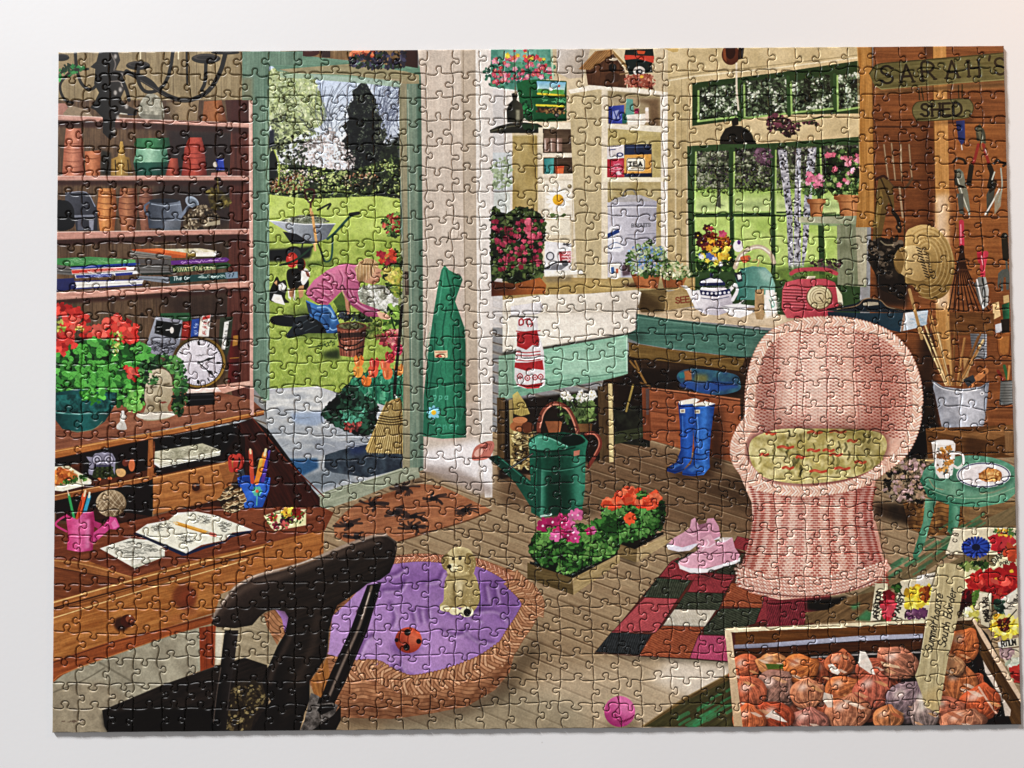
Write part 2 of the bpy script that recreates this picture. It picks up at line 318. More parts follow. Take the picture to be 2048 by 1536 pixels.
    for i in range(12):
        t = i * math.pi / 6; c, s = math.cos(t), math.sin(t)
        S('2a2628', 2.4 if i % 3 else 3.4, [(1268 + 150 * c, 1140 + 146 * s), (1268 + 170 * c, 1140 + 165 * s)], sm=0)
        if i % 3 == 0: S('2a2628', 1.6, [(1268 + 145 * c - 9 * s, 1140 + 140 * s + 9 * c), (1268 + 170 * c - 9 * s, 1140 + 165 * s + 9 * c)], sm=0)
    for i in range(60):
        t = i * math.pi / 30; S('6a6468', .9, [(1268 + 176 * math.cos(t), 1140 + 171 * math.sin(t)), (1268 + 182 * math.cos(t), 1140 + 177 * math.sin(t))], sm=0)
    S('1c1a1c', 2.6, '1268,1140 1330,1120 1395,1100', sm=0); F('1c1a1c', '1320,1115 1350,1100 1395,1098 1345,1128'); S('1c1a1c', 2, '1268,1140 1395,1250', sm=0); F('1c1a1c', '1330,1200 1365,1205 1395,1250 1350,1225'); EL('1c1a1c', 1268, 1140, 12)
    SCR('1220,1075 1310,1075 1310,1085 1220,1085', '807a7c', 6, .8)
    F(GR('d29a84', 'e8bca8', 1430, 1310, 1670, 1300), '1420,1320 1690,1285 1690,1320 1440,1395 1400,1380')
    # desk hutch top behind the pots
    O(80, 800)
    F(WD('a8694a', '7c452f', -8, 80, 7, 7), '110,-20 400,-60 1450,-60 1700,0 1790,85 110,400')
    F(GR('c58a68', '8a5238', 600, 100, 1700, 50), '560,160 1300,-20 1690,20 1780,80 700,250', a=.45, soft=4)
    O(80, 440)
    # geranium
    F('e8cfc4', '1160,1355 1420,1335 1450,1370 1180,1390'); F('0f0d0f', '1165,1385 1390,1378 1400,1475 1170,1490'); S('3a363a', 2, '1175,1400 1390,1395'); S('2a282c', 2, '1175,1440 1395,1430')
    FOL('125,1000 300,960 560,930 760,960 900,1090 900,1250 860,1400 640,1480 470,1390 200,1400 125,1380', ['0e2a0e', '17421a', '236024', '3a8c34', '5cb44a'], 9.5, 420, base='123012')
    for x, y in SC('140,1000 560,950 850,1100 840,1350 600,1420 300,1350 140,1340', 60):
        blob(x, y, 7.5, hx('5cb848'), .85, a=.9); S('2c7a24', .9, np.c_[x + np.array([-5, 0, 5]), y + np.array([2, -2, 3])], raw=True, a=.8)
    for pts, n in (('125,690 230,670 330,730 390,790 370,860 240,880 125,770', 46), ('130,900 250,880 280,1000 200,1055 125,1040', 30), ('340,880 470,830 600,760 690,800 770,860 770,960 640,960 520,930 350,950', 70), ('660,1180 780,1180 780,1270 740,1280', 9)):
        FOL(pts, ['a81e1c', 'd4342c', 'ee4c3e', 'f46a58'], 8, n, el=.8)
    FOL('560,910 660,900 650,960 600,1080', ['8a9a30', 'd8d870', 'f0e8a0'], 4, 26); FOL('130,800 190,820 200,890 130,880', ['8a9a30', 'c8c860'], 4, 14); FOL('280,850 360,860 340,885 290,880', ['a8a030', 'e8d870'], 3, 10)
    # glazed pot
    O(80, 800)
    F(GR('0c3c3c', '0e3430', 120, 0, 620, 0, mid='1f6a66'), '120,-60 300,-90 620,-60 600,40 520,170 420,240 300,258 180,230 118,150')
    F(NZ('2a8078', '0d3a3a', 9), '120,-40 600,-60 610,30 500,110 120,100', a=.8); S('5fa89c', 2, '125,100 300,112 520,98', a=.7); S('b89a70', 1.6, '190,235 320,252 440,225 500,170', a=.6)
    FOL('330,-80 520,-70 440,60 380,40', ['2f8026', '63bf4c', '46a238'], 8, 26)
    # stone head with ivy
    O(80, 440)
    F(GR('d8ccb0', 'a89878', 850, 1250, 1060, 1450), '850,1290 880,1210 980,1190 1045,1240 1065,1350 1050,1440 1020,1500 1040,1580 830,1600 850,1480 835,1420', sm=1)
    F('8a7858', '850,1420 930,1470 990,1490 960,1530 860,1490', soft=2, a=.7); F('8f4a3c', '950,1455 1000,1448 1020,1458 980,1468'); F('6a5c42', '880,1330 940,1320 935,1338 885,1345', soft=1); F('6a5c42', '985,1310 1040,1300 1040,1316 990,1326', soft=1); S('9a8a68', 2, '960,1330 940,1400 975,1415')
    F('d6cdbd', '790,1545 1050,1530 1080,1560 930,1595 800,1585', sm=1)
    FOL('800,1170 900,1090 1050,1090 1140,1130 1180,1290 1150,1440 1120,1500 1060,1500 1075,1320 1030,1200 930,1180 860,1250 830,1310', ['14301a', '25502a', '3c7238', '64a050'], 6, 190, base=None)
    FOL('690,1380 820,1340 830,1480 760,1530 680,1500', ['2f6a22', '63b348', '8ad060'], 7, 40); FOL('860,1280 920,1240 950,1300 880,1320', ['2c5a30', '4c8a44'], 4, 16); FOL('1060,1490 1170,1420 1150,1540 1080,1560', ['1c3a1c', '3c6a30'], 5, 30)
    # little white rabbit
    O(80, 800)
    F(GR('f0ece4', 'c8bfb4', 620, 100, 690, 220), '640,140 650,90 672,85 680,118 695,135 675,160 690,200 690,235 620,232 615,200 640,170', sm=1); S('b8aea2', 1.2, '640,175 660,190 650,225')
    # hutch front edge
    F(WD('c47a3c', '95521f', -10, 90, 5, 9), '110,400 700,292 1300,185 1790,82 1792,112 1300,222 700,345 110,468'); S('e0a860', 2, '110,412 700,302 1790,92', sm=0, a=.8); S('5a2810', 2.2, '110,470 700,348 1300,226 1790,116', sm=0)
    # hutch inside
    F('1e0e0a', '110,472 700,350 900,312 1600,180 1700,145 1830,240 2200,740 2200,900 1700,880 110,900')
    F(WD('4a1c12', '2c0e0a', 60, 60, 7, 3), '1560,190 1700,150 2240,780 2240,870 1650,880 1640,300')
    S('6a2c1a', 2.5, '1690,130 1960,470 2270,770', sm=0)
    F(WD('6b3418', '3f1c0e', -8, 60, 5, 2), '110,540 880,400 880,620 400,720 110,790'); F('180b08', '330,440 870,340 860,585 420,640 330,600', soft=3); F('5c2c16', '420,650 860,560 880,620 430,720', a=.8)
    F('150a08', '130,800 900,650 900,930 650,990 130,960'); F(WD('5e2c18', '3a180c', -8, 60, 5, 6), '110,900 450,860 900,930 700,1000 110,1010', a=.6)
    F(WD('c07a40', '8d4a20', 88, 50, 5, 11), '868,318 905,312 915,610 860,618')
    F(WD('b4703a', '7f421c', -10, 90, 5, 12), '110,760 870,608 930,580 935,610 860,650 110,805'); S('e0a868', 1.6, '110,765 870,612', sm=0)
    F('0f0808', '910,330 1560,200 1560,300 1480,420 915,440', soft=2); F(WD('8a4a24', '5a2a12', -10, 60, 4, 3), '905,330 920,330 925,540 905,540')
    # books in pigeonholes
    F(NZ('dcd6be', 'a8a488', 14), '920,410 1300,345 1445,400 1440,440 960,540 915,500'); F('efe9d4', '915,500 960,500 1445,405 1440,440 960,542 915,512'); S('8a866e', 1, '960,515 1440,420', sm=0); S('8a866e', 1, '960,530 1440,432', sm=0); SCR('960,420 1300,360 1380,395 980,480', '7a765f', 40, .9, .5)
    F('e6dcb8', '118,530 230,525 415,640 410,670 180,728 118,720'); F('c96a28', '120,560 210,545 305,600 280,640 120,690', soft=1); FOL('120,560 230,540 300,600 260,640 130,680', ['a84e1c', 'd87a30', 'e89a48'], 5, 40); FOL('170,660 300,600 380,630 200,685', ['3a6a24', '6a9a3c'], 4, 30); F('f0e8d0', '120,690 410,640 410,670 180,728 118,722')
    # owl ornament
    F('2c3418', '430,520 600,500 620,610 430,620', sm=1); F('8a8698', '370,450 420,455 440,425 480,420 510,410 580,425 605,470 600,600 570,520 440,510 420,600 385,590 395,490'); F('44405a', '430,520 570,515 560,530 440,540')
    for x in (458, 550): EL('5c586c', x, 478, 42, 44); EL('b8b4c4', x, 478, 34, 36); EL('4a465a', x, 478, 22, 24); EL('b8b4c4', x, 478, 12, 14)
    for y in (540, 570, 600):
        for x in range(440, 600, 20): EL('3e4a22' if (x // 20) % 2 else '20280f', x, y, 9, 9)
    EL('e07848', 475, 632, 16, 12); EL('e07848', 560, 625, 18, 12); EL('d8a868', 650, 580, 38, 34); EL('c8683a', 735, 520, 26, 50); EL('6a2c1c', 685, 500, 26, 30); EL('caa070', 625, 570, 18, 22)
    # twine ball
    EL(GR('c8b08c', '6a5238', 500, 740, 690, 900), 570, 825, 122, 108)
    for i in range(26):
        d = -104 + i * 8.4; h = math.sqrt(max(0, 1 - (d / 112) ** 2)); ang = .6 if i % 2 else -.9
        S('5c452c' if i % 3 else 'e8d8b8', 1.1, [(570 + d * math.cos(ang) * 1.05 + h * 100 * math.sin(ang), 825 + d * math.sin(ang) - h * 92 * math.cos(ang)), (570 + d * 1.02, 825 + d * .2), (570 + d * math.cos(ang) * 1.05 - h * 100 * math.sin(ang), 825 + d * math.sin(ang) + h * 92 * math.cos(ang))], a=.55)
    # drawers of the hutch
    F(WD('c88444', '9a5a28', -9, 70, 8, 21), '905,610 1480,490 1590,480 1500,780 1300,830 905,915'); S('5a2c12', 2.5, '905,612 1490,490', sm=0); S('e0a460', 1.6, '910,625 1480,505', sm=0)
    F(WD('b06a34', '7c4420', -9, 60, 6, 22), '1430,520 1590,490 1590,640 1480,700', a=.6); EL('5a2a12', 1255, 705, 42, 40, soft=2, a=.6); EL('3a1608', 1248, 695, 32); EL('8a5028', 1240, 685, 11)
    F('4a2212', '905,915 1420,800 1500,780 1450,860 1100,880 905,935', soft=2, a=.8)
    # blue pencil tub, pencils, scissors
    S('c03a2e', 7, '1520,470 1545,445 1575,470 1560,540 1530,560', closed=True); S('c03a2e', 7, '1590,440 1620,480 1600,550 1570,560 1560,500', closed=True); F('3a3e48', '1580,560 1630,550 1650,640 1600,640')
    S('c84a34', 8, '1685,410 1700,650', sm=0); S('e8c8a0', 4, '1682,395 1686,425', sm=0); S('5a3aa0', 7, '1830,410 1780,660', sm=0); S('e88a2a', 9, '1800,430 1735,660', sm=0); S('e8d0a0', 5, '1808,395 1798,440', sm=0); S('d8a838', 7, '1770,480 1730,670', sm=0)
    F(GR('1f50b8', '163c90', 1580, 620, 1840, 850, mid='3a74d8'), '1580,620 1640,600 1845,620 1835,720 1780,860 1640,865 1600,740'); EL('163a8a', 1710, 640, 128, 32); S('5a90e8', 2, '1585,630 1640,660 1740,672 1835,640', a=.8)
    S('c84a34', 8, '1692,560 1702,655', sm=0); S('e88a2a', 9, '1760,560 1732,660', sm=0); S('5a3aa0', 7, '1805,540 1782,650', sm=0)
    for i in range(6): t = i * 1.047; EL('5ab8a8', 1738 + 26 * math.cos(t), 728 + 26 * math.sin(t), 16)
    EL('e06a4a', 1738, 728, 13); S('5ab8a8', 2, '1738,760 1735,840')
    # writing surface
    F(WD('8f4a2c', '6a3018', -9, 90, 8, 31), '110,990 650,985 905,930 1100,875 1400,850 1650,865 2000,850 2270,860 2350,900 2270,1060 1780,1190 900,1400 720,1440 110,1400'); F('4a1e10', '110,950 640,990 600,1050 110,1040', soft=5, a=.45); F('b06a44', '1500,900 2200,870 2200,930 1650,960', soft=8, a=.35)
    # pine cone
    F('2c1a0e', '1500,700 1560,680 1620,720 1640,800 1590,890 1500,895 1440,820 1450,760', sm=1)
    for x, y in SC('1490,700 1570,685 1630,760 1630,840 1570,890 1480,880 1440,800', 46): blob(x, y, 7, hx('7a5a38') * (.7 + .5 * RNG.random()), .4, ang=-.3); S('e8cca0', 1.6, np.c_[x + np.array([-6, 0, 6]), y + np.array([1.5, 3, 0])], raw=True)
    # pink watering can with pencils
    for p, c, w in (('232,755 275,950', '2f9a52', 5), ('355,760 300,960', 'd8582c', 9), ('395,770 350,930', '3a9ab8', 7)): S(c, w, p, sm=0)
    S('e8c8a0', 4, '365,725 355,765', sm=0); S('d8d0b8', 4, '398,740 393,775', sm=0); S('e8c8b0', 2, '222,720 233,760', sm=0)
    S('c83a74', 4, '215,920 150,960 130,1000 215,1050'); F(GR('c83070', 'a02058', 215, 0, 440, 0, mid='ea70a8'), '205,910 300,955 345,900 430,890 440,960 425,1200 320,1215 218,1195 225,1050'); F(GR('e860a0', 'f0a0c8', 350, 0, 400, 0), '350,960 400,950 400,1180 355,1190', a=.6, soft=2)
    F('d2488a', '430,1060 520,990 560,930 610,940 640,1010 610,1035 560,1030 440,1140 425,1130'); F('b82f70', '430,960 500,990 470,1030 435,1010', a=.9); F('e87ab0', '570,985 600,950 630,1010 590,1030', a=.8); S('8a1c4c', 1.2, '222,1090 320,1105 425,1085', a=.5)
    # open sketchbook and loose sheet
    F('241008', '500,1200 740,1350 960,1290 1000,1290 740,1370', soft=3, a=.6); F('e4e0d0', '480,1185 720,1105 900,1120 1000,1190 1000,1250 760,1345', ); F('c8c4b0', '730,1330 760,1345 1000,1250 990,1240')
    SCR('540,1180 720,1120 960,1180 760,1290', '6a6a60', 70, 1, .7, 14)
    F('1b2a48', '745,1065 800,1060 1170,1215 1320,1165 1500,1120 1520,1070 1690,1040 1690,1060 1530,1100 1480,1140 1330,1185 1165,1245 1140,1245'); F('f0ecd8', '765,1055 860,990 1030,960 1100,900 1250,890 1400,920 1710,1040 1540,1060 1480,1120 1290,1160 1170,1225'); F('d8d2ba', '1030,960 1100,905 1130,940 1060,985 900,1030 800,1060', a=.6, soft=2)
    S('a8a48e', 1.2, '1030,965 1200,1010 1350,1070 1480,1118', a=.8); S('8a866c', 1, '800,1070 1165,1220', a=.6)
    for pts in ('870,1010 1000,985 1030,1020 900,1050', '1180,910 1350,930 1340,990 1200,980', '1400,960 1560,1010 1440,1060', '1080,1080 1200,1080 1220,1150 1120,1150'): SCR(pts, '54544c', 24, .9, .75, 10)
    S('e8b04a', 7, '1095,985 1340,1060', sm=0); S('c88a2a', 2, '1095,992 1340,1068', sm=0); S('c8b090', 7, '1345,1062 1362,1068', sm=0); S('d87868', 7, '1368,1070 1400,1080', sm=0); S('f0d8a8', 4, '1075,978 1098,987', sm=0)
    F('e6dfa8', '1790,925 1920,880 2130,872 2130,1000 1880,1045 1850,1020')
    FLW(1865, 940, 9, 'c03a34', 'e8c040', raw=False); FLW(1975, 955, 14, '5a1c38', '2a0c18', raw=False); FLW(1975, 900, 11, 'e8b030', '8a3a18', raw=False); FLW(2010, 885, 8, 'e8d040', raw=False); FLW(2060, 905, 13, '8a2418', raw=False); FLW(1955, 1000, 9, 'd0605a', raw=False); FLW(1890, 1005, 8, 'a83050', raw=False)
    FOL('1820,935 2100,890 2100,990 1880,1030', ['3a5a20', '5a8030', '8aa040'], 3, 24)
    S('4a1c10', 2, '1700,980 1830,1025', sm=0)
    # desk front edge, apron and drawer
    O(80, 1120)
    F(WD('c07a3a', '8d4e20', -12, 110, 7, 41), '100,110 350,-10 740,140 1200,10 2050,-190 2270,-240 2270,-50 1450,270 1400,420 700,600 100,830')
    O(80, 800)
    F(WD('b87640', '84481e', 14, 80, 6, 42), '105,1270 330,1290 720,1410 750,1440 700,1440 105,1330'); F(WD('8a4a26', '663016', 8, 80, 7, 45), '105,1330 690,1440 300,1560 105,1600'); S('e0a862', 2, '105,1280 340,1310 740,1415', a=.6); S('4a2410', 2, '105,1335 690,1440', a=.7, sm=0)
    O(80, 1120)
    F(WD('b87438', '854518', -14, 100, 5, 43), '100,330 740,150 1200,40 1800,-120 2050,-200 2050,-150 1200,90 740,215 100,385'); S('f0c880', 2.5, '100,340 740,160 1200,40 1800,-110', a=.8); S('3e1c0c', 3, '100,385 740,210 1200,85 1750,-60', a=.8); S('f0cc88', 2, '100,465 740,265 1200,130 1650,0', a=.85); S('5a2c12', 2, '100,400 740,228 1200,100', a=.6)
    F(WD('c2803e', '96541f', -14, 70, 9, 44, 1.9), '100,480 740,275 1300,110 1420,120 1400,420 1000,540 500,680 100,800')
    EL('6a2a14', 1160, 290, 100, 95, soft=3, a=.75); EL('8a3a1e', 1180, 300, 60, 58, soft=3, a=.6); F('6e2c18', '1060,330 1250,330 1240,420 1180,420', soft=4, a=.5); F('a85a34', '980,480 1250,390 1300,430 1100,500', soft=5, a=.4)
    EL('2a0e06', 655, 510, 62, 58, soft=2, a=.85); EL('4a1a0c', 705, 485, 58, 52); EL('8a4428', 722, 470, 34, 30); EL('e8c8b0', 722, 445, 8, 7)
    F(WD('b05a2a', '853f1a', -14, 80, 6, 46), '100,810 560,650 1000,540 1400,430 1400,500 1050,600 300,860 180,920 110,975'); S('5a2810', 2.5, '100,820 560,665 1000,552 1400,440', a=.75)
    S('d88a4a', 1.6, '110,960 190,905 500,790 1050,596', a=.6)
    # floor under the desk
    F(NZ('b0a890', '958c76', 26), '95,990 190,915 500,800 1050,605 1290,540 1290,880 560,1180 500,1240 560,1390 95,1390'); F(NZ('a8987c', '8a7a62', 22), '95,1010 500,960 700,1110 510,1210 540,1390 95,1390', a=.7, soft=6)
    S('6a6250', 3, '100,1060 350,960 520,860', a=.6); S('6a6250', 4, '480,820 620,900 740,970 860,1040', a=.5); S('8a8068', 2, '1100,600 1250,650', a=.4)
    SCR('175,1282 360,1282 360,1292 175,1292', '6a5646', 14, 1.2, .7, 6)
    F(WD('a84a22', '7f3215', 90, 60, 5, 47), '1275,540 1410,520 1400,850 1285,890'); F('6a2810', '1330,530 1345,530 1340,870 1330,870', a=.6); F(WD('b8a888', '9a8a6c', 20, 60, 8, 48), '1410,540 2000,400 2000,700 1830,1000 1410,860'); F('e8e0cc', '1405,560 1470,570 1450,820 1405,850', a=.7, soft=2)
    # green door frame and white edge of the shelf unit
    O(80, 80)
    F(GR('e8c8ba', 'd8a898', 1670, 0, 1705, 0, nz=.02), '1668,480 1702,470 1712,3000 1680,3000')
    F(WD('7d9a84', '5f7c68', 90, 120, 4, 51), '1615,90 2100,90 2100,200 1830,200 1830,480 1835,2880 1790,2880 1705,2780 1700,480 1615,480')
    F('9cbaa0', '1790,480 1830,480 1835,2880 1800,2880', a=.7, soft=1); S('3f6450', 2, '1795,300 1800,1500 1810,2780', a=.5); S('4a6c58', 1.6, '1700,480 1708,1500 1712,2780', a=.7)
    F('8a7a58', '1615,300 1700,300 1700,480 1615,480', a=.55, soft=3)
    # chandelier in front of it all
    c = '1d1917'
    F(GR('14110f', '3a332e', 430, 0, 700, 0), '470,90 620,90 640,160 600,240 690,250 700,270 640,300 680,380 640,470 690,520 780,560 770,600 640,580 600,640 600,760 560,800 500,740 500,620 440,560 400,540 440,480 470,420 430,350 440,230 400,215 450,170')
    for q in ((600, 130), (650, 280), (660, 350), (640, 395), (600, 420), (690, 530), (620, 620), (590, 720)): EL('cfc8c0', q[0], q[1], 14, 20, soft=1, a=.75)
    S('8a8078', 3, '560,100 600,180 590,240', a=.7); S('968c84', 2.4, '560,330 640,330 660,370', a=.7)
    for x, y, rx, ry in ((782, 195, 96, 36), (1325, 140, 116, 40), (1480, 92, 115, 16), (165, 132, 68, 28)): EL(c, x, y + 8, rx, ry); EL('4a423c', x, y - 4, rx * .9, ry * .62); EL('2a2522', x + 6, y, rx * .7, ry * .4)
    for w, p in ((7, '782,230 785,330 840,410 940,400 1010,320 1045,200 1060,90'), (7, '1325,180 1318,330 1290,400'), (9, '690,250 800,310 900,370 1010,440 1130,480 1230,470 1350,400 1440,250 1480,110'), (6, '280,90 290,210 320,330 380,390 440,370 470,260'), (5, '380,230 260,245 170,330 160,400 200,480 260,500'), (4, '1170,90 1175,350'), (7, '640,280 690,400 710,480'), (8, '700,260 780,280 880,330 940,400')): S(c, w, p)
    S('7a7068', 1.4, '800,320 900,380 1010,448 1130,488 1230,478', a=.6)
    FOL('145,250 210,200 300,210 380,220 300,260 200,300 150,330', ['0f3a1c', '2a7a3c', '4aa858'], 5, 40)
    for x in (800, 1105): S('f0e4c0', 3, [(x, 92), (x, 150)], a=.8)
def art_garden():
    O(0, 0, 1)
    # sky and far trees
    F(GR('c3d3ea', 'dfe6ee', 560, 140, 600, 300), '520,120 820,120 820,420 520,420')
    FOL('530,150 610,140 640,190 650,240 600,270 535,300', ['6f7a4c', '93a268', 'b2c080', 'c6d294', 'd4dcae'], 3.4, 700, base=NZ('a9b682', 'c3cfa6', 10))
    for i in range(26):
        x, y = 545 + RNG.random() * 80, 170 + RNG.random() * 110
        S('4c5238', 1.1, [(x, y), (x + RNG.normal(0, 10), y + 14), (x + RNG.normal(0, 14), y + 32)], a=.7)
    FOL('536,240 600,230 640,280 560,320 536,330', ['5d6650', '8a9668', 'b2bd8a'], 4, 130)
    for x0, n in ((660, 10), (770, 16)):                    # bare trees
        for i in range(n * 3):
            a = -math.pi / 2 + RNG.normal(0, .55); L = 35 + RNG.random() * 75; b = (x0 + RNG.normal(0, 6), 285 - RNG.random() * 60)
            S('4a5068' if x0 > 700 else '6a7280', 1.1, [b, (b[0] + L * .5 * math.cos(a), b[1] + L * .5 * math.sin(a)), (b[0] + L * math.cos(a + .3), b[1] + L * math.sin(a + .2))], a=.75)
    F(NZ('8a94a8', 'c2cfe0', 6), '745,170 798,165 798,280 770,290 750,230', a=.45, soft=3)
    for i in range(70):
        x, y = 752 + RNG.random() * 46, 175 + RNG.random() * 110; a = RNG.normal(-1.2, .7)
        S('3e4460', 1, [(x, y), (x + 12 * math.cos(a), y + 12 * math.sin(a))], a=.7)
    tree = '722,165 732,166 742,185 752,200 750,222 764,238 760,255 774,268 766,285 782,305 776,322 792,340 770,352 700,354 704,335 686,318 694,300 678,288 694,270 684,252 698,238 692,215 706,200 704,182'
    F(NZ('23282a', '121516', 10), tree)
    FOL(tree, ['0e1112', '171b1b', '20261f', '2e362e', '444d40', '5a6254'], 2.4, 620, sm=0)
    for x, y in SC('716,160 740,160 790,330 690,345 676,285 690,215', 160): blob(x, y, 2.2, hx('191d1b'), .5)
    FOL('740,190 756,215 772,262 784,310 780,345 752,345 748,250', ['22261f', '363c31', '4e5446', '646a58'], 2.6, 170, sm=0)
    F('23281f', '760,300 800,270 800,345 760,345', soft=4); FOL('755,290 800,270 800,350 760,350', ['141812', '2e3626', '4a5a34'], 4, 60)
    FOL('590,300 640,270 660,255 690,290 710,320 690,352 600,350', ['8a807c', 'b4a8a4', 'd8ccc8', 'f0e6e4'], 2.8, 460)
    FOL('535,290 600,275 610,340 536,350', ['2a3024', '4a5440', '6a7456', '1f241c'], 4.5, 130)
    # hedge and borders
    FOL('535,335 600,330 700,340 800,315 800,395 700,398 535,392', ['141a10', '232c1a', '3c4c2a', '64783e', '98ac60', 'b8c47c'], 3.2, 900, base='2a3420')
    FOL('560,340 640,345 640,362 560,365', ['b8a898', 'dcd0c8'], 2.4, 50); FOL('540,360 600,345 600,380 540,385', ['7a5a40', 'a8805c', '8a4a30'], 3, 60); FOL('690,350 750,345 750,368 690,372', ['b87858', '8a6a50', 'c8b890'], 3, 40)
    for i in range(14):
        x = 672 + i * 7
        S('20241a', 1.1, [(x, 358), (x + 18, 372)], a=.7); S('20241a', 1.1, [(x + 18, 358), (x, 372)], a=.7)
    FOL('715,362 800,360 800,398 720,398', ['141a10', '2a341e', '4a5a30'], 4, 90)
    # lawn
    F(NZ('cadb74', 'b9cd5e', 30), '530,388 620,398 700,394 760,392 800,398 800,560 530,560'); F(NZ('b4c65c', '94aa44', 12), '530,470 800,470 800,800 530,800', soft=8)
    for x, y in SC('535,520 800,520 800,775 535,775', 2600): S('c8dc80' if RNG.random() < .5 else '6a8a30', .9, [(x, y), (x + RNG.normal(0, 1.5), y - 3.5)], raw=True, a=.45, sm=0)
    for x, y in SC('535,395 800,395 800,520 535,520', 700): S('cfe08a' if RNG.random() < .6 else '8aa848', .8, [(x, y), (x + RNG.normal(0, 1.5), y - 2)], raw=True, a=.35, sm=0)
    S('52662c', 2, '600,392 650,388 700,396', a=.6); S('8a9a4a', 3, '640,378 700,384 720,392', a=.6)
    # standing stone / post at far left
    F('e8eef4', '535,255 541,250 546,275 540,282', a=.8); F('2a3040', '537,262 548,258 548,290 536,295', soft=1)
    F('1a1e1c', '537,315 546,300 553,315 552,352 537,352', sm=1); S('c0d050', 3, '548,300 558,330 556,370', a=.7)
    # spade and wheelbarrow
    S('4a1c1a', 4, '610,380 612,395 620,405 627,395 627,380', closed=True); S('5a2a1c', 4, '621,405 621,418'); S('d8a868', 5, '621,418 630,500', sm=0); S('f0cc90', 1.6, '622,418 631,500', sm=0)
    O(560, 440)
    F('8a8f96', '-60,20 440,35 420,60 -40,40'); F(GR('c0c6cc', '6a7078', 0, 0, 400, 120), '-90,5 440,30 370,150 260,190 60,95'); F('23262a', '20,90 130,110 260,190 150,190 90,190'); F(NZ('a8ac94', '6a705c', 4), '0,5 120,-30 270,-35 360,-10 390,20 200,35', sm=0)
    FOL('0,5 120,-35 270,-40 360,-10 380,15 150,25', ['5a6048', '8a9078', 'c8ccb4'], 2.6, 80); S('e8ecec', 2, '-85,5 200,35 440,30', sm=0)
    S('d8a868', 5, '255,-60 290,180', sm=0)
    S('2c5a48', 5, '380,150 440,100 550,-20 600,-50'); S('1c2420', 7, '560,-45 625,-55', sm=0); S('1c2420', 4, '300,-80 400,-130 380,-90', a=.9); S('2c5a48', 4, '420,120 410,300 360,330 330,260'); S('1c2824', 3, '180,190 170,240'); S('1c2824', 3, '300,180 330,260 350,330')
    F('171a1c', '-150,240 0,230 160,220 260,210 240,300 100,330 -140,330', soft=2); EL('14161a', 110, 270, 75, 62); EL('3a3c40', 110, 270, 55, 46); EL('c83428', 95, 320, 48, 62); EL('e0584a', 88, 300, 22, 26); S('24402c', 4, '0,360 100,330 180,280 260,210')
    F('3a5220', '180,330 440,330 420,360 220,370', soft=3, a=.6)
    # dogs
    O(560, 440)
    F('14100e', '60,400 130,385 180,400 230,490 215,550 150,545 90,545 55,480', sm=1); F('ede6dc', '175,395 215,390 240,440 190,520 165,480', sm=1); F('ede6dc', '60,540 90,560 85,640 65,620'); F('c89868', '140,530 190,520 185,610 155,630'); F('8a4a30', '195,400 230,420 240,460 215,450'); F('ede6dc', '95,560 120,560 120,640 105,640')
    EL('8a3a24', 170, 355, 34, 50); F('14100e', '150,310 190,320 180,400 140,380', sm=1)
    O(80, 440)
    F('14100e', '1880,470 1900,455 1920,490 1960,480 1975,540 1960,620 1990,660 1850,650 1830,590', sm=1); F('f2ece2', '1905,510 1940,500 1970,530 1950,570 1910,560'); F('f2ece2', '1870,590 1930,600 1960,680 1880,660 1850,640'); F('d0a070', '1870,500 1895,480 1900,530')
    F('14100e', '1985,430 2060,400 2080,520 2020,560 1985,520', sm=1); F('b8845c', '1990,560 2040,540 2020,620 1995,610')
    O(560, 440)
    # white rockery flowers, bedding, flowers by the door
    FOL('640,540 760,520 880,540 940,620 930,700 880,740 780,720 660,660 620,600', ['8a8a7a', 'b4b4a4', 'd4d4c8', 'ecece2'], 3, 520, base='a8aa98')
    FOL('470,700 520,690 560,750 700,770 690,800 490,800', ['1c2228', '3a4450', '141a1c', '56606c'], 4, 70); FOL('600,740 760,760 720,810 620,800', ['20281c', '3a4a2c', '141a14'], 5, 40)
    FOL('820,-10 960,-60 960,110 870,130 830,60', ['2a3a1c', '4a6a30', '7a9a4a', 'a83a34', 'd87058'], 4.5, 110)
    FOL('800,260 920,240 970,300 970,600 920,600 850,520 820,420', ['24341a', '4a6428', '8aa040', 'b8b848'], 5, 170); BLOOM('790,270 900,240 920,330 830,380', ['d84a30', 'e87040', 'a82c38'], 6, 16); BLOOM('820,380 960,400 960,520 850,500', ['c8b850', 'd8c868', '6a2c38'], 5, 14)
    FOL('860,700 940,690 965,860 900,900 830,860', ['3a5c20', '6a9438', '98c050', '24401a'], 6, 70); S('24441c', 4, '890,780 910,850 930,890'); FOL('810,920 940,880 950,1010 830,1010', ['7a2c30', 'b84a50', 'd87880', 'e89a90'], 5, 80); FOL('700,840 800,830 800,940 700,940', ['4a6020', '7a9038', 'b0b858', '8a5a40'], 4, 60)
    F('2c3c18', '330,1060 480,1020 470,1110 350,1110', soft=4, a=.8); S('3a5020', 2, '230,1020 300,1010 370,990'); FOL('300,980 430,960 420,1010 310,1010', ['3a5020', '6a8038'], 2, 30)
    # gardener kneeling
    O(560, 440)
    F('2e4020', '60,730 240,700 480,900 820,800 700,960 120,930', soft=6, a=.55)
    F('14181c', '-60,770 100,765 110,850 -60,830', sm=1); F(GR('2a3238', '14181c', 100, 780, 380, 900), '110,780 280,740 380,850 370,905 230,905 60,945 45,920 100,850', sm=0); S('5c6870', 2, '130,860 220,800 280,770', a=.6); S('5c6870', 1.6, '200,890 300,840', a=.5)
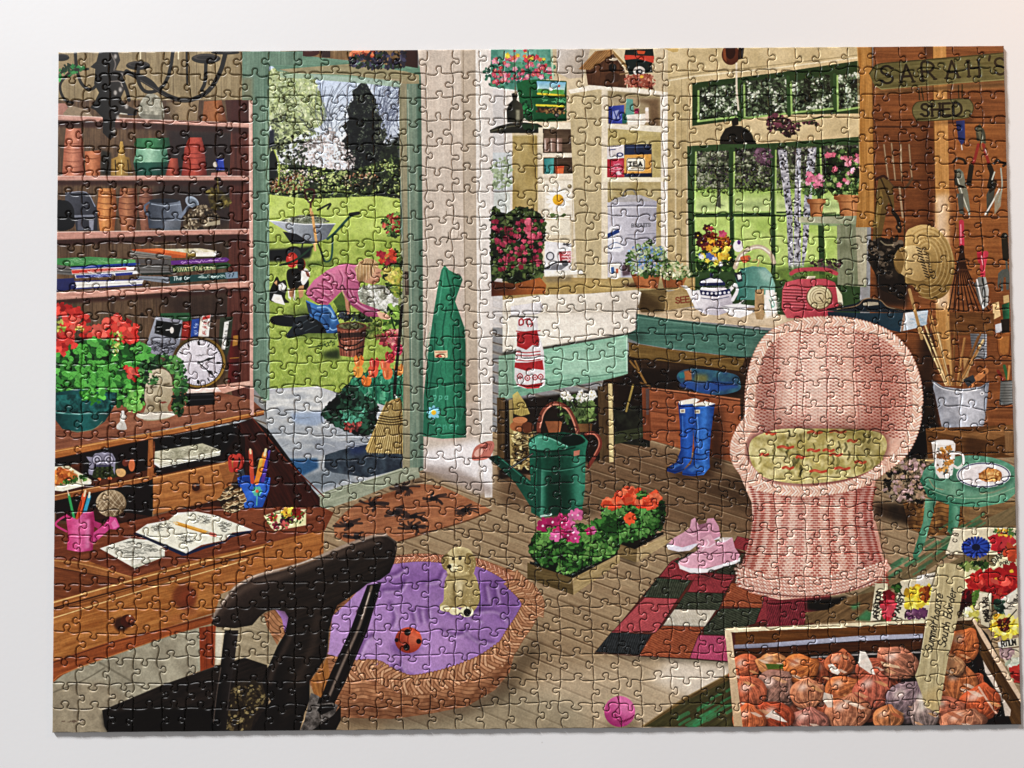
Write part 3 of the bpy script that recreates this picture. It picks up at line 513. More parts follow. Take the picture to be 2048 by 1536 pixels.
    F(GR('4a86c8', '2a5890', 220, 640, 460, 880), '205,640 300,680 400,675 450,760 480,840 460,905 375,905 350,850 300,800 240,770'); F('7ab0e0', '370,690 420,720 450,800 420,830 390,760', a=.6, soft=2); S('1f4478', 3, '240,700 320,730 380,720', a=.7); S('1f4478', 3, '260,760 340,780 390,860', a=.8); S('a8d0f0', 3, '300,700 380,700 430,770', a=.7); S('a8d0f0', 2.4, '390,860 420,880 455,870', a=.7); F('173a66', '375,690 400,760 380,850 350,830 370,760', soft=3, a=.5); F('1a2438', '205,650 240,670 260,760 225,740', a=.7)
    F(GR('de86a6', 'b4527c', 380, 360, 480, 700), '470,360 540,345 620,360 660,420 640,520 620,580 640,660 800,720 790,775 700,770 570,680 520,610 500,560 420,640 380,680 300,670 215,610 205,570 270,480 380,400', sm=0)
    for p in ('480,540 500,600 560,680', '300,520 380,540 420,600', '520,420 560,480 620,500', '240,600 300,640 370,660', '600,680 680,730 770,745', '360,420 420,460 430,520', '340,470 400,510 460,520', '280,560 350,600 400,640', '560,400 600,440 640,450', '470,400 500,470 480,540', '560,560 590,630 650,680', '330,600 390,610 420,580'): S('8e3c5a', 2.4, p, a=.75); S('f2b4c6', 1.8, [(a + 10, b - 12) for a, b in pp(p)], a=.5)
    F('f08ab0', '400,400 480,370 560,365 520,400 420,430', soft=2, a=.6); F('d8909c', '490,520 540,610 520,620 470,540', a=.3)
    F('e6b898', '780,735 850,750 885,785 860,795 800,785', sm=1)
    F(GR('dcae8c', 'b87c5c', 700, 400, 810, 500), '690,400 770,375 815,400 800,425 815,450 795,462 790,490 750,515 700,505 650,490 640,440', sm=0); S('7a4838', 1.6, '770,425 795,422'); S('8a4438', 1.4, '770,480 792,476'); EL('e8c0a0', 745, 450, 24, 18, soft=3, a=.6); F(GR('dcb988', '9c7448', 640, 310, 680, 490), '595,390 630,335 690,302 750,315 790,350 782,385 745,380 715,400 690,430 668,480 640,505 618,480 608,430', sm=0)
    for i in range(26):
        t = i / 25; ex, ey = (612 + 170 * t, 470 + 35 * math.sin(t * 3.1) - 110 * t * t); S(['f0d8ac', '8a6238', 'd8b480', 'b08a58'][i % 4], 1.5, [(705 + 25 * t, 310 + 8 * t), (660 + 105 * t - 35 * (1 - t), 350 + 10 * t), (ex, ey)], a=.75)
    F('7a5430', '620,470 660,440 690,425 668,485 640,505', soft=2, a=.55)
    S('3a1c18', 2, '520,560 500,520 480,540'); F('c88a6c', '520,640 550,650 560,700 540,740 525,700')
    F('8e3c5a', '500,560 525,610 575,690 700,772 790,775 640,720 560,660 520,560', a=.55, soft=1); F('4a6428', '425,650 495,575 520,640 545,720 470,730', a=.9); F('c98a6c', '515,600 545,660 560,740 540,760 525,700', a=.9); S('f0c4d2', 2, '540,560 600,650 700,715 780,735', a=.6)
    O(560, 440)
    # wooden tub
    F('20281a', '360,1060 480,1040 480,1110 380,1100', soft=3, a=.6); F(GR('8a4a34', '50281c', 455, 0, 690, 0, mid='b87058'), '455,860 690,850 665,1085 600,1100 480,1085'); EL('6a3c2c', 572, 850, 122, 34); EL(NZ('7a7a50', '3e3a24', 4), 572, 848, 104, 24)
    for i in range(9): S('4a2418', 1.4, [(475 + i * 25, 890), (492 + i * 20, 1085)], a=.8, sm=0)
    F('2a1c1a', '460,905 690,895 688,935 465,945', a=.8); S('30201c', 3, '465,1010 570,1040 672,1010'); S('2a1814', 2.5, '470,950 500,1000 600,1000 660,960'); F('e8b8a0', '510,1025 540,1015 535,1040')
    # tulips
    FOL('560,1290 640,1230 980,1210 980,1560 620,1540 480,1480', ['0f3a2c', '1f6448', '3a9068', '5cb088'], 8, 230, base='184a38')
    for i in range(60):
        x, y = 600 + RNG.random() * 360, 1480 - RNG.random() * 130
        S('2f8a66' if i % 2 else '1a5a44', 3, [(x, y), (x + RNG.normal(0, 16), y - 70), (x + RNG.normal(0, 30), y - 130)], a=.85)
    for x, y, c in ((630, 1130, 'f08a3a'), (625, 1215, 'f4a440'), (755, 1150, 'd84a40'), (690, 1290, 'f08030'), (745, 1215, 'e86040'), (840, 1160, 'e8704a'), (860, 1230, 'e87840'), (880, 1100, 'c83840'), (950, 1200, 'f0a050'), (940, 1040, 'c83a60')):
        F(c, [(x - 40, y - 20), (x - 20, y - 50), (x, y - 28), (x + 20, y - 52), (x + 42, y - 15), (x + 25, y + 38), (x - 22, y + 40)], sm=1); F(hx(c) * .75, [(x - 8, y - 30), (x + 12, y - 25), (x + 8, y + 36), (x - 10, y + 36)], a=.6); S('ffd8a0', 1.6, [(x - 24, y - 20), (x - 18, y + 20)], a=.7)
    # paving and dark bushes
    O(560, 800)
    F(NZ('dcdcd8', 'b0b4b8', 30, sy=9), '-110,-90 300,-110 520,-40 980,80 980,640 300,760 -60,900 -110,700'); F(NZ('8a94a0', 'b4b8bc', 24, sy=8), '-110,200 980,200 980,640 300,760 -60,900', a=.5, soft=8)
    F('8ea4c4', '80,100 340,90 360,170 280,210 120,190', soft=3, a=.7); F('9aa0aa', '250,330 560,330 700,360 350,440 0,460 0,430 300,400', soft=2, a=.8); F(NZ('2c3440', '42505c', 12), '360,440 480,400 690,350 980,380 980,550 700,620 420,580 355,540', sm=0); F('22305e', '560,370 690,360 670,430 560,440', soft=4, a=.7); F('2f5c88', '60,470 300,465 310,540 160,620 80,560', soft=2); F('6a7680', '160,610 360,560 600,600 460,670 280,720', soft=3, a=.7)
    for i in range(26):
        x, y = -60 + RNG.random() * 700, -40 + RNG.random() * 480
        S('767c84' if i % 2 else 'e2e2de', 1.4, [(x, y), (x + 50, y + 8 * RNG.normal()), (x + 110, y + 14 * RNG.normal())], a=.5)
    FOL('340,100 420,0 560,-120 660,-40 780,40 760,160 740,260 640,270 520,240 420,190', ['0a120e', '12261c', '1f3e2c', '2c5a44'], 6, 300, base='0d1812'); FOL('520,190 640,180 620,240 540,250', ['5a2428', '8a3c38', 'c05a50'], 4, 30); FOL('450,110 640,60 700,120 560,180', ['1f4a34', '3a7a5c', '5aa88c'], 4, 50)
def art_middle():
    # right-hand jamb of the door, lintel
    O(560, 80)
    F(WD('8a9a84', '6a8270', 90, 110, 5, 61), '950,300 1110,200 1130,300 1140,1500 1145,2900 1150,3440 985,3480 985,1600 960,1500')
    F(WD('b0a482', '94886a', 90, 110, 5, 62), '950,330 1010,330 1020,1500 1040,2900 1040,3430 985,3470 985,1600 955,900', a=.85); F('4c6a58', '1090,200 1132,250 1145,2900 1150,3430 1120,3430 1105,1500', a=.8, soft=1); S('d8d8c0', 1.8, '1020,400 1040,1500 1058,2900', a=.5); S('5e6450', 1.6, '960,400 985,1600 990,3400', a=.5)
    F(WD('7c9e86', '5c8068', 4, 100, 6, 63), '-130,100 0,105 560,165 1120,215 1120,320 560,300 -20,250 -60,210 -130,200'); F(WD('b8a47c', '9a8a64', 4, 90, 6, 64), '-10,235 560,190 1000,250 1110,280 1110,350 1000,350 560,280 100,265', a=.85); F('9cb49a', '0,260 560,285 960,330 960,380 700,350 200,310 0,300', a=.8)
    F(WD('9a7a52', '6e5434', 90, 60, 6, 65), '0,75 1000,75 1000,215 570,165 0,105'); F('3a1c14', '1000,75 1100,75 1100,225 980,205'); EL('4a1c14', 225, 95, 90, 38); F('3a2018', '320,85 400,85 400,140 330,140'); FOL('560,90 740,80 740,140 600,150', ['8a2c1c', 'c85030', 'e88858'], 5, 60); FOL('560,140 760,100 980,90 990,200 900,230 780,230 570,210', ['15121a', '2c2636', '44405a', '2a3a20'], 5, 150)
    # white plank wall
    F(WD('dccfc0', 'c8b8a8', 90, 150, 6, 66, .9), '1098,75 1700,75 1700,3000 1570,3500 1150,3450 1140,1500 1125,300'); F('bfae98', '1440,75 1560,75 1570,1500 1585,2900 1490,2900 1470,1500', a=.7, soft=1); F(GR('f0eae2', 'e0d8d0', 1560, 0, 1690, 0), '1562,75 1680,75 1690,1500 1700,2900 1700,3660 1640,3660 1585,2900 1570,1500')
    S('97846e', 1.8, '1462,80 1472,1500 1495,2900', a=.7); S('9a8874', 1.4, '1380,80 1390,1500 1400,2000', a=.35); S('a8987f', 1.4, '1175,80 1190,1500 1185,2700', a=.35)
    F('b49c88', '1150,2550 1560,2550 1580,2900 1500,3300 1160,3000', soft=14, a=.35); F('f4f0f2', '1160,3280 1570,3200 1690,3300 1690,3600 1600,3640 1160,3440', soft=6, a=.8); F('6a5040', '1150,3400 1400,3420 1700,3580 1700,3640 1580,3620 1150,3470', soft=5, a=.45)
    S('8a7a68', 1.6, '1330,1370 1330,1400'); S('8a7a68', 1.6, '1385,1360 1385,1400'); S('6a5c4c', 2.6, '1330,1620 1345,1590 1345,1540'); S('8a7a68', 1.2, '1300,1590 1420,1580 1420,1440', a=.6); F('e4d8ca', '1290,1450 1420,1440 1420,1560 1290,1570', a=.4)
    F('4a3a30', '995,1850 1028,1850 1032,2040 1000,2040', a=.85); F('7a6a58', '1005,1880 1015,1880 1018,2010 1008,2010')
    # apron hanging on the wall
    O(560, 440)
    F(GR('2a7458', '17583f', 1180, 0, 1490, 0, mid='35926c'), '1290,400 1315,360 1350,400 1450,450 1460,480 1420,590 1400,650 1440,760 1475,860 1485,1000 1490,1740 1300,1750 1145,1730 1150,1400 1180,1100 1215,830 1235,700 1260,540')
    for p, c in (('1330,400 1350,500 1400,640', '0f4431'), ('1310,400 1290,560 1260,760', '57b08c'), ('1240,830 1230,1100 1190,1400', '124a36'), ('1330,700 1300,900 1320,1100', '124a36'), ('1420,800 1440,1000 1440,1300', '124a36'), ('1170,1300 1300,1310 1450,1290', '0f4431'), ('1320,1310 1330,1600', '124a36'), ('1250,1330 1240,1500', '48a480'), ('1400,1380 1410,1600', '48a480'), ('1360,560 1380,660 1350,680', '0f4431')): S(c, 3, p, a=.6)
    for i in range(40): x = 1150 + RNG.random() * 330; y = 700 + RNG.random() * 900; S('45a07c' if i % 2 else '17503c', 1.6, [(x, y), (x + 8 * RNG.normal(), y + 60), (x + 10 * RNG.normal(), y + 130)], a=.35)
    F('e0c8a0', '1232,1045 1340,1042 1342,1100 1238,1102'); S('b84030', 3, '1250,1090 1270,1082 1290,1092'); S('b84030', 1.2, '1245,1058 1330,1056', sm=0); F('c84a38', '1255,1078 1285,1078 1285,1098 1255,1098', a=.8)
    TXT('ppa', 1225, 1432, 46, '5ab898', 1.8, 2, 1.1); TXT('ener', 1255, 1670, 54, '4aac8a', 1.8, 2, 1.0)
    for i in range(8): t = i * .785; EL('8ad0e0', 1230 + 34 * math.cos(t), 1540 + 36 * math.sin(t), 22, 13, math.degrees(t))
    EL('e8c030', 1230, 1540, 20, 20)
    # broom
    O(560, 440)
    S('1f1512', 6, '975,680 950,1000 925,1250 915,1400', sm=1); S('e8e0d8', 3, '920,1400 940,1430')
    O(560, 800)
    F(GR('c8a860', '8a6a2c', 740, 0, 980, 0, mid='e0c888'), '830,50 890,0 960,-20 980,80 985,430 700,420 685,390 760,220 800,120')
    for i in range(46): S('6e5220' if i % 3 else 'ecd898', 1.3, [(850 + i * 2.8, 10 + (i % 4) * 6), (790 + i * 4.3, 170), (695 + i * 6.3, 415 + (i * 13) % 22)], a=.7)
    for y in (122, 142, 162, 182): S('3e2c10', 2.2, [(800 - (y - 122) * .5, y), (890, y + 16), (980, y + 4)])
    # threshold
    F(WD('b0b49c', '90987f', -17, 90, 5, 67), '240,780 480,690 700,640 985,540 1110,540 1120,620 870,690 620,790 380,870 270,850'); S('68705a', 2, '270,790 500,710 1000,560', a=.6, sm=0); S('dadccb', 1.6, '300,770 700,640 985,548', a=.6, sm=0); F('5a4634', '870,700 1140,610 1145,650 900,740', soft=3, a=.6)
    # ------------------------------------------------ cream wall with shelves
    O(1040, 80)
    F(NZ('d8c8a8', 'cdbb98', 40), '-120,65 1200,60 1400,60 1400,2000 -120,2000'); F(GR('c4b488', 'b49c5c', -50, 700, 130, 700), '-60,760 130,760 140,2300 -60,2300', a=.9)
    F(NZ('c0ac74', 'a88f50', 20, sy=60), '-60,770 135,770 140,1400 100,1900 -60,1900'); F('e6e0dc', '-240,70 -65,70 -65,2300 -240,2300', a=.8); F('dbd6d2', '-65,300 -10,400 90,640 -65,740', a=.6)
    F(GR('d4ccc4', 'b8a894', 290, 100, 520, 260), '290,65 560,65 500,300 390,310 290,260'); F('8c8070', '430,200 530,90 560,300 440,230', soft=9, a=.5)
    F('c8d4d8', '-220,900 -70,900 -60,1200 -210,1210', a=.6); FOL('-220,980 -90,960 -80,1160 -210,1180', ['a8b894', 'b8c8a4', '98a884'], 5, 50); S('8a9a78', 1.2, '-150,980 -145,1200'); F('c4d8d0', '-210,1220 -80,1215 -80,1400 -210,1400', a=.4)
    # flower picture
    F('b8ccb4', '-245,65 -190,65 -190,400 -245,395', a=.0); F(NZ('6aa890', '4a8a78', 12), '-235,75 240,72 262,310 120,320 0,410 -240,380'); F('b4d8cc', '-150,80 120,78 100,160 -120,160', soft=8, a=.6); FOL('-230,170 240,170 240,310 -230,370', ['2a5a4c', '3a7a60', '5a9a74'], 5, 120)
    BLOOM('-220,150 240,110 250,300 -220,360', ['c84870', 'd87090', 'd05868', 'e8a0b4', 'c83a50'], 4.2, 80, 'e8d070'); BLOOM('-100,80 200,80 220,160 -160,170', ['e8d040', 'd84858', 'e87850'], 4, 18); S('b4ccb0', 4, '248,72 262,310', sm=0); S('e0ece0', 3, '-240,378 0,412', sm=0)
    # green tin box
    F(GR('1c6a3c', '0f4a28', 40, 300, 370, 640), '-30,350 30,320 130,315 370,330 370,650 150,655 50,640 10,600'); F(GR('7ab8d8', 'b8d8d0', 130, 330, 130, 400), '130,328 365,338 350,430 140,425'); F('58a048', '140,390 350,400 350,435 140,430'); EL('f0e8e0', 245, 392, 16); EL('c84a38', 310, 368, 10)
    S('e8c830', 4, '140,430 350,445', sm=0); S('e8c830', 4, '130,522 350,530', sm=0); F('3a2c1c', '135,535 350,545 345,590 140,580'); FOL('135,535 350,545 345,590 140,580', ['6a4a28', '9a7a48', '3a5a28'], 3, 40); EL('201818', 290, 600, 20); EL('f0ece4', 290, 600, 9); SCR('170,470 340,475 340,500 180,495', '6ac080', 12, 1.5); FOL('0,560 60,480 80,640 20,650', ['0c3a20', '2a8a4c'], 6, 14)
    # lantern hood, left
    O(560, 80)
    F(GR('3a382c', '14140e', 1680, 700, 2060, 740), '1675,720 1740,690 1840,665 1960,660 2060,670 2150,720 2150,745 1800,745 1680,745'); F(GR('1c1c14', '4a4836', 1810, 0, 1950, 0), '1810,560 1830,510 1860,480 1850,430 1880,420 1900,440 1890,480 1930,510 1945,570 1940,660 1815,660'); F('b8b498', '1885,560 1915,560 1915,640 1885,640', a=.7, soft=1); S('7a765c', 2, '1690,730 1850,690 2000,690', a=.7); S('8a8468', 3, '1880,380 1880,430'); S('2a2a1c', 2, '1868,60 1880,400', a=.5)
    O(1040, 80)
    F('203a20', '20,670 130,675 150,710 40,720', sm=1)
    # small cupboard under the tin
    F('e8dcc4', '170,660 430,660 440,715 180,710'); F(WD('6a5440', '4c3a2a', 0, 60, 6, 71), '185,712 425,715 428,905 180,905'); F('e0d4bc', '145,700 180,700 180,1400 145,1400'); F('e0d4bc', '425,715 455,715 460,2000 425,2000'); F('e8dcc8', '178,905 430,905 430,940 178,935')
    for x in (190, 240, 292): F(GR('b09080', '7a5c4c', x, 0, x + 45, 0), [(x, 785), (x + 45, 785), (x + 42, 895), (x + 3, 895)]); S('e0d0c4', 1.6, [(x + 8, 800), (x + 10, 885)])
    F(WD('5c4636', '43311f', 0, 60, 6, 72), '185,940 425,940 425,1070 185,1070'); F(GR('3a8a88', '5ab0a8', 190, 0, 270, 0), '190,950 270,945 265,1075 195,1075'); F('d86a38', '280,1010 350,1005 345,1070 285,1070'); F('b84a28', '280,1010 350,1005 348,1025 282,1030'); F('e8dcc8', '180,1072 440,1070 440,1110 180,1105')
    F('efe6d4', '180,1110 430,1110 430,1440 180,1430'); S('b8a888', 1.4, '190,1120 420,1120 420,1420 190,1415', closed=True, sm=0, a=.7); EL('8a7a5c', 395, 1172, 18); EL('c8b890', 390, 1166, 8)
    for i in range(13): t = i * .483; EL('fbf6ec', 303 + 66 * math.cos(t), 1275 + 66 * math.sin(t), 36, 15, math.degrees(t)); S('c8c0ac', .8, [(303 + 40 * math.cos(t + .24), 1275 + 40 * math.sin(t + .24)), (303 + 95 * math.cos(t + .24), 1275 + 95 * math.sin(t + .24))], sm=0, a=.5)
    EL(GR('f0c830', 'd89818', 270, 1240, 340, 1310), 303, 1278, 44); S('6a8048', 2.4, '250,1400 300,1400 290,1440'); F('6a8048', '230,1390 270,1385 285,1410 250,1420'); F('6a8048', '320,1410 350,1385 370,1395 345,1420')
    F('e2d6bc', '180,1440 410,1440 410,2000 180,2000', a=.8); F('f0ead8', '180,1440 400,1440 395,1560 180,1560', a=.7)
    # tall shelf unit
    F(WD('d4c49c', 'c0ae84', 90, 80, 8, 73, .8), '390,400 660,360 700,400 700,2000 460,2000'); F('efe6d4', '385,400 620,350 720,360 1190,420 1190,445 1120,445 700,405 620,395 400,430'); F('e8dcc4', '650,400 700,405 700,2000 650,2000'); F('9a8a62', '700,405 1120,450 1110,480 700,460', a=.8, soft=2)
    F(NZ('b8a684', 'a08c68', 30), '700,450 1120,470 1120,690 700,680'); F('6a4e34', '920,480 1110,470 1110,690 1040,690 1030,520', soft=3, a=.8); F('efe8dc', '1120,430 1180,440 1180,2000 1130,2000'); F('e8e0cc', '690,670 1120,690 1150,720 1130,745 690,705')
    F(NZ('cfc290', 'bcaa6c', 30), '700,708 1125,740 1125,1100 700,1100'); F('b8a464', '910,760 1120,760 1120,1100 1060,1100 1060,800 910,800', a=.6, soft=3); F('efe6cc', '660,1100 1180,1100 1180,1135 660,1135'); F(NZ('cabf98', 'b4a06a', 30), '700,1138 1125,1138 1125,2000 700,2000'); F('8a7438', '890,1140 960,1140 960,1260 890,1260', soft=6, a=.5)
    F(GR('2c3a90', '4a58b8', 700, 0, 830, 0), '705,530 830,520 830,670 705,670'); F('c0c8e8', '740,570 790,560 790,630 740,640', a=.7); S('2c3a90', 2, '750,570 770,630'); S('2c3a90', 2, '790,570 765,630'); F('6aa89a', '840,580 850,470 900,475 910,600 850,660'); F('2a6a5c', '815,590 850,590 850,670 815,670'); F('b83a68', '915,550 950,548 950,590 915,590'); F('efe8dc', '850,600 1000,590 1010,650 990,680 860,680'); F('e8d8c8', '1000,540 1025,540 1030,660 1000,660'); EL('f4ece4', 1012, 560, 14)
    F('ded8d8', '695,850 830,838 830,945 695,955'); F('b8283c', '695,955 830,945 830,1100 695,1100'); F('d85070', '740,970 820,965 820,1090 740,1090', a=.7); EL('2c3470', 797, 918, 28, 18); EL('e8e0e8', 797, 918, 16, 9); EL('e8c8d0', 790, 1065, 24, 16); SCR('710,1000 800,990 800,1050 710,1050', 'f0c8d0', 10, 1.2); S('2c3470', 1.5, '710,880 760,875', sm=0)
    F(GR('2a3654', '1c2640', 835, 0, 1050, 0), '832,838 1050,832 1055,1098 832,1098'); F('e0a850', '832,920 1050,915 1050,1065 832,1068'); F('f4ecd4', '855,945 985,940 1000,965 1000,1035 985,1050 860,1050 848,1035 848,960', sm=0); S('5a4830', 1.3, '860,950 980,946 995,970 995,1030 980,1044 865,1044 853,1030 853,965', closed=True, sm=0); TXT('TEA', 868, 1008, 31, '241c18', 2.4, -1, 1.25, 1.15, serif=5); SCR('880,1022 960,1022 960,1030 880,1030', '5a4830', 6, .8); S('5a6a90', 1.4, '850,860 1040,856', sm=0)
    # bread bin lettered biscuits
    F('b8b4b4', '760,1268 860,1240 960,1240 1080,1285 1080,1310 700,1310'); S('8a8478', 3, '820,1250 840,1210 900,1200 930,1240'); F(GR('d2d0d8', 'aeacb8', 700, 0, 1090, 0), '695,1300 1095,1290 1090,1330 1085,1900 700,1900 700,1340'); S('7a7a88', 2, '700,1332 890,1322 1090,1330', sm=0); S('f0f0f4', 1.6, '700,1342 1090,1340', sm=0); F('c4c2cc', '850,1345 950,1345 950,1900 850,1900', a=.6, soft=3); TXT('BISCUITS', 893, 1498, 26, '74747c', 1.6, -2, .95, serif=3); S('8a8a98', 1.5, '860,1560 1080,1548', sm=0)
    F('e8e8ee', '700,1640 712,1500 750,1480 790,1540 830,1680 800,1700 700,1690'); F('2a4888', '698,1550 790,1510 795,1540 700,1585'); S('7a88a8', 1.6, '705,1650 760,1620 820,1640'); S('7a88a8', 1.6, '705,1670 800,1660')
    # window wall
    F(NZ('d8c498', 'c8b384', 40), '1180,60 2720,-60 2720,900 1180,960'); F(NZ('cdb98a', 'b8a272', 40), '1180,480 1330,460 1330,2000 1180,2000'); S('9a8860', 2, '1190,305 1400,270 2050,200 2720,120', a=.7, sm=0); S('ece0c0', 3, '1190,325 1400,290 2050,225 2720,140', a=.8, sm=0); S('9a8860', 2, '1290,320 1290,1900', a=.5, sm=0); S('a8966c', 2, '1335,340 1340,840', a=.6); S('efe4c8', 3, '1240,480 1245,1900', a=.5, sm=0)
    F('c8a860', '1145,65 1265,65 1260,95 1220,100', a=.8)
    # bird house and gnome on top of the unit
    F(WD('6a4228', '4a2c1a', 90, 40, 5, 74), '520,215 730,95 830,230 850,330 850,385 540,360'); F(WD('c09058', '8a6034', -40, 50, 5, 75), '465,235 600,90 735,75 740,110 560,240'); F('9a7848', '735,75 750,90 890,235 860,240 745,115'); S('e8d0a0', 1.6, '740,80 885,232', sm=0)
    for i in range(6): S('6a4824', 1.6, [(620 + i * 18, 90), (490 + i * 18, 235)], a=.6, sm=0)
    EL('140c08', 738, 222, 32, 34); EL('c8b8a0', 742, 155, 34, 12); EL('3a2214', 740, 300, 60, 40, a=.6); S('8a6a44', 3, '800,275 860,265')
    F('1c2622', '840,80 1060,70 1070,150 1050,200 1060,260 870,280 850,210 830,140'); F('c84430', '832,120 1070,130 1065,185 940,150 835,160', sm=0); EL('cfc8c0', 950, 250, 48, 40); EL('1f2830', 950, 255, 28, 24); EL('e8e0d8', 958, 250, 12, 10); F(NZ('8a3c2c', 'b86a50', 6), '850,290 1000,270 1050,280 1060,390 860,370'); FOL('850,290 1050,280 1060,390 860,370', ['6a2a20', 'a85440', 'd09078'], 3, 90); EL('e0b040', 970, 295, 16, 12); F('c8552c', '930,85 1000,90 990,115 940,112')
    # hanging bell cord, top
    EL('5c2c18', 1682, 120, 72, 82); EL('341408', 1680, 95, 40, 60); F('8a4a28', '1620,70 1640,70 1650,180 1625,150'); F('2a120a', '1745,62 1790,62 1780,150 1740,160')
    # windows
    O(1040, 80)
    F('2c4420', '1375,345 2040,265 2720,165 2720,590 2050,600 1375,690'); 
    for q in ('1420,390 1730,345 1730,610 1420,650', '1780,335 2050,305 2130,300 2130,580 1790,625', '2170,335 2470,280 2500,545 2180,580', '2530,285 2720,260 2720,540 2540,555'):
        F('3c4434', q); FOL(q, ['161c10', '28341e', '3f5034', '5f7250', '8c9c7c', 'c8d0bc'], 3.2, 420, sm=0)
    for p in ('1425,410 1425,650', '1790,350 1795,620', '2165,340 2170,590', '2535,290 2540,565', '1420,652 1735,615', '1790,628 2120,590', '2180,582 2500,550', '2535,568 2720,540'): S('a8cc74', 4, p, a=.85, sm=0)
    for p in ('1755,330 1755,640', '2140,300 2150,600', '2515,280 2520,580'): S('35552a', 7, p, sm=0)
    S('e8dcc8', 4, '1728,190 1730,400 1745,560', a=.85, sm=0)
    # hanging lamp
    F('1e1a12', '1695,690 1690,650 1720,615 1745,625 1745,680'); F(GR('26221a', '120f0a', 1600, 0, 1870, 0), '1595,830 1600,780 1640,710 1700,685 1770,690 1840,730 1875,800 1890,830 1860,860 1640,860'); EL('e8d8b0', 1800, 830, 14, 8); S('8a8460', 1.6, '1800,700 1850,750 1872,810', a=.8)
    F('35502a', '1335,850 1620,835 1860,835 2050,825 2720,775 2720,2450 1380,2000 1350,1900'); 
    panes = ('1400,905 1665,885 1670,1380 1395,1400', '1715,885 2000,860 2005,1375 1705,1385', '2045,880 2360,850 2400,1385 2040,1400', '2400,850 2720,840 2720,1400 2420,1385', '1395,1420 1680,1415 1690,1850 1410,1850', '1715,1415 2005,1410 2010,1900 1720,1860', '2045,1410 2400,1410 2400,1960 2045,1920', '2430,1430 2560,1430 2560,1900 2440,1900')
    for i, q in enumerate(panes):
        top = i < 4
        F(GR('46443c', '8ab04c', 0, 900, 0, 1330) if top else NZ('c6da82', 'a8c460', 30), q)
        if top:
            p = pp(q); y0, y1 = p[:, 1].min(), p[:, 1].max(); xa, xb = p[:, 0].min(), p[:, 0].max()
            FOL([(xa + 8, y0 + 8), (xb - 8, y0 + 8), (xb - 8, 1190), (xa + 8, 1190)], ['1c2016', '2e3626', '4a4048', '48543a', '6e7858', 'a0a48c'], 2.8, 640, sm=0)
            F(GR('9cba5c', 'd0e298', 0, 1200, 0, 1300), [(xa + 2, 1195), (xb - 2, 1195), (xb, y1 - 6), (xa + 2, y1 - 6)], soft=1); FOL([(xa + 8, 1180), (xb - 8, 1180), (xb - 8, 1225), (xa + 8, 1225)], ['3a4a20', '5a7030', '98b858'], 3, 40, sm=0)
            F('46602a', [(xa + 20, 1310), (xb - 60, 1300), (xb - 30, 1330), (xa + 20, 1350)], soft=4, a=.4)
    for p in ('1690,880 1700,1860', '2025,855 2030,1920', '2385,850 2415,1940', '1395,1398 2410,1392'): S('2f4a24', 10, p, sm=0)
    for p in ('1405,900 1398,1390', '1712,900 1708,1380', '2045,885 2042,1390', '2400,870 2418,1385', '1400,1385 1665,1378', '1710,1382 2000,1375', '2050,1395 2400,1385', '1402,1420 1412,1850', '1716,1420 1722,1850', '2048,1420 2050,1900'): S('b8d878', 3.5, p, a=.8, sm=0)
    FOL('1860,890 2000,880 2000,1000 1900,990', ['6a4a5c', '9a748a', '54404c'], 4, 50)
    F('3a3a30', '1580,1080 1600,1080 1605,1350 1570,1330', a=.8); F('4a4e3a', '1540,1330 1640,1330 1600,1310', a=.4)
    # birch trunks
    for q in ('2060,880 2130,880 2180,1400 2190,1900 2150,1900 2130,1400', '2205,870 2245,870 2245,1900 2190,1960 2190,1400', '2300,870 2370,860 2330,1300 2290,1700 2250,1900 2270,1300'):
        F(NZ('d4d4d8', '8a8a94', 7), q); FOL(q, ['2c2c30', '55555c', 'f0f0f2'], 3, 60, sm=0)
    F(NZ('3a4a20', '6a8a34', 12), '2045,1830 2400,1790 2560,1800 2560,1900 2400,1960 2045,1930', soft=5, a=.8)
    # window-sill pots, hanging basket
    FOL('1980,640 2010,570 2080,580 2150,640 2230,650 2380,640 2370,680 2250,680 2200,750 2120,790 2060,720 1980,720', ['2c1a1c', '4a2830', '7a4050', '2a3018'], 4.5, 140); S('3a2818', 3, '2000,650 2150,660 2320,640 2420,610'); S('a8b070', 2, '2180,660 2330,640 2440,620 2480,610', a=.8)
    F('dacb9e', '1990,680 2300,700 2310,760 2000,760', a=.0)
    O(1536, 80)
    FOL('290,1150 310,1080 370,1060 430,1110 450,1180 430,1240 300,1230', ['1c2a16', '34502a', '5a7a44'], 5, 80); BLOOM('300,1070 440,1080 440,1180 320,1170', ['e0809c', 'd06488', 'f0a8bc'], 5.5, 14)
    FOL('450,1000 540,900 660,860 760,900 840,980 860,1080 840,1170 760,1220 560,1240 470,1180', ['10180c', '1c3014', '345022', '58783c', '90a860'], 4.4, 560, base='1f3018'); BLOOM('460,920 820,900 830,1090 560,1170', ['e08898', 'd0687e', 'f0aab8'], 5.6, 30)
    for q in ('310,1275 460,1270 460,1305 445,1310 430,1415 340,1415 330,1310 310,1300', '525,1235 755,1245 755,1290 735,1295 715,1415 580,1415 560,1290 525,1275'):
        F(GR('8a5028', 'a86838', pp(q)[:, 0].min(), 0, pp(q)[:, 0].max(), 0, mid='d09058'), q)
    S('7a4420', 2, '320,1312 450,1312', a=.7); S('7a4420', 2, '550,1296 740,1298', a=.7)
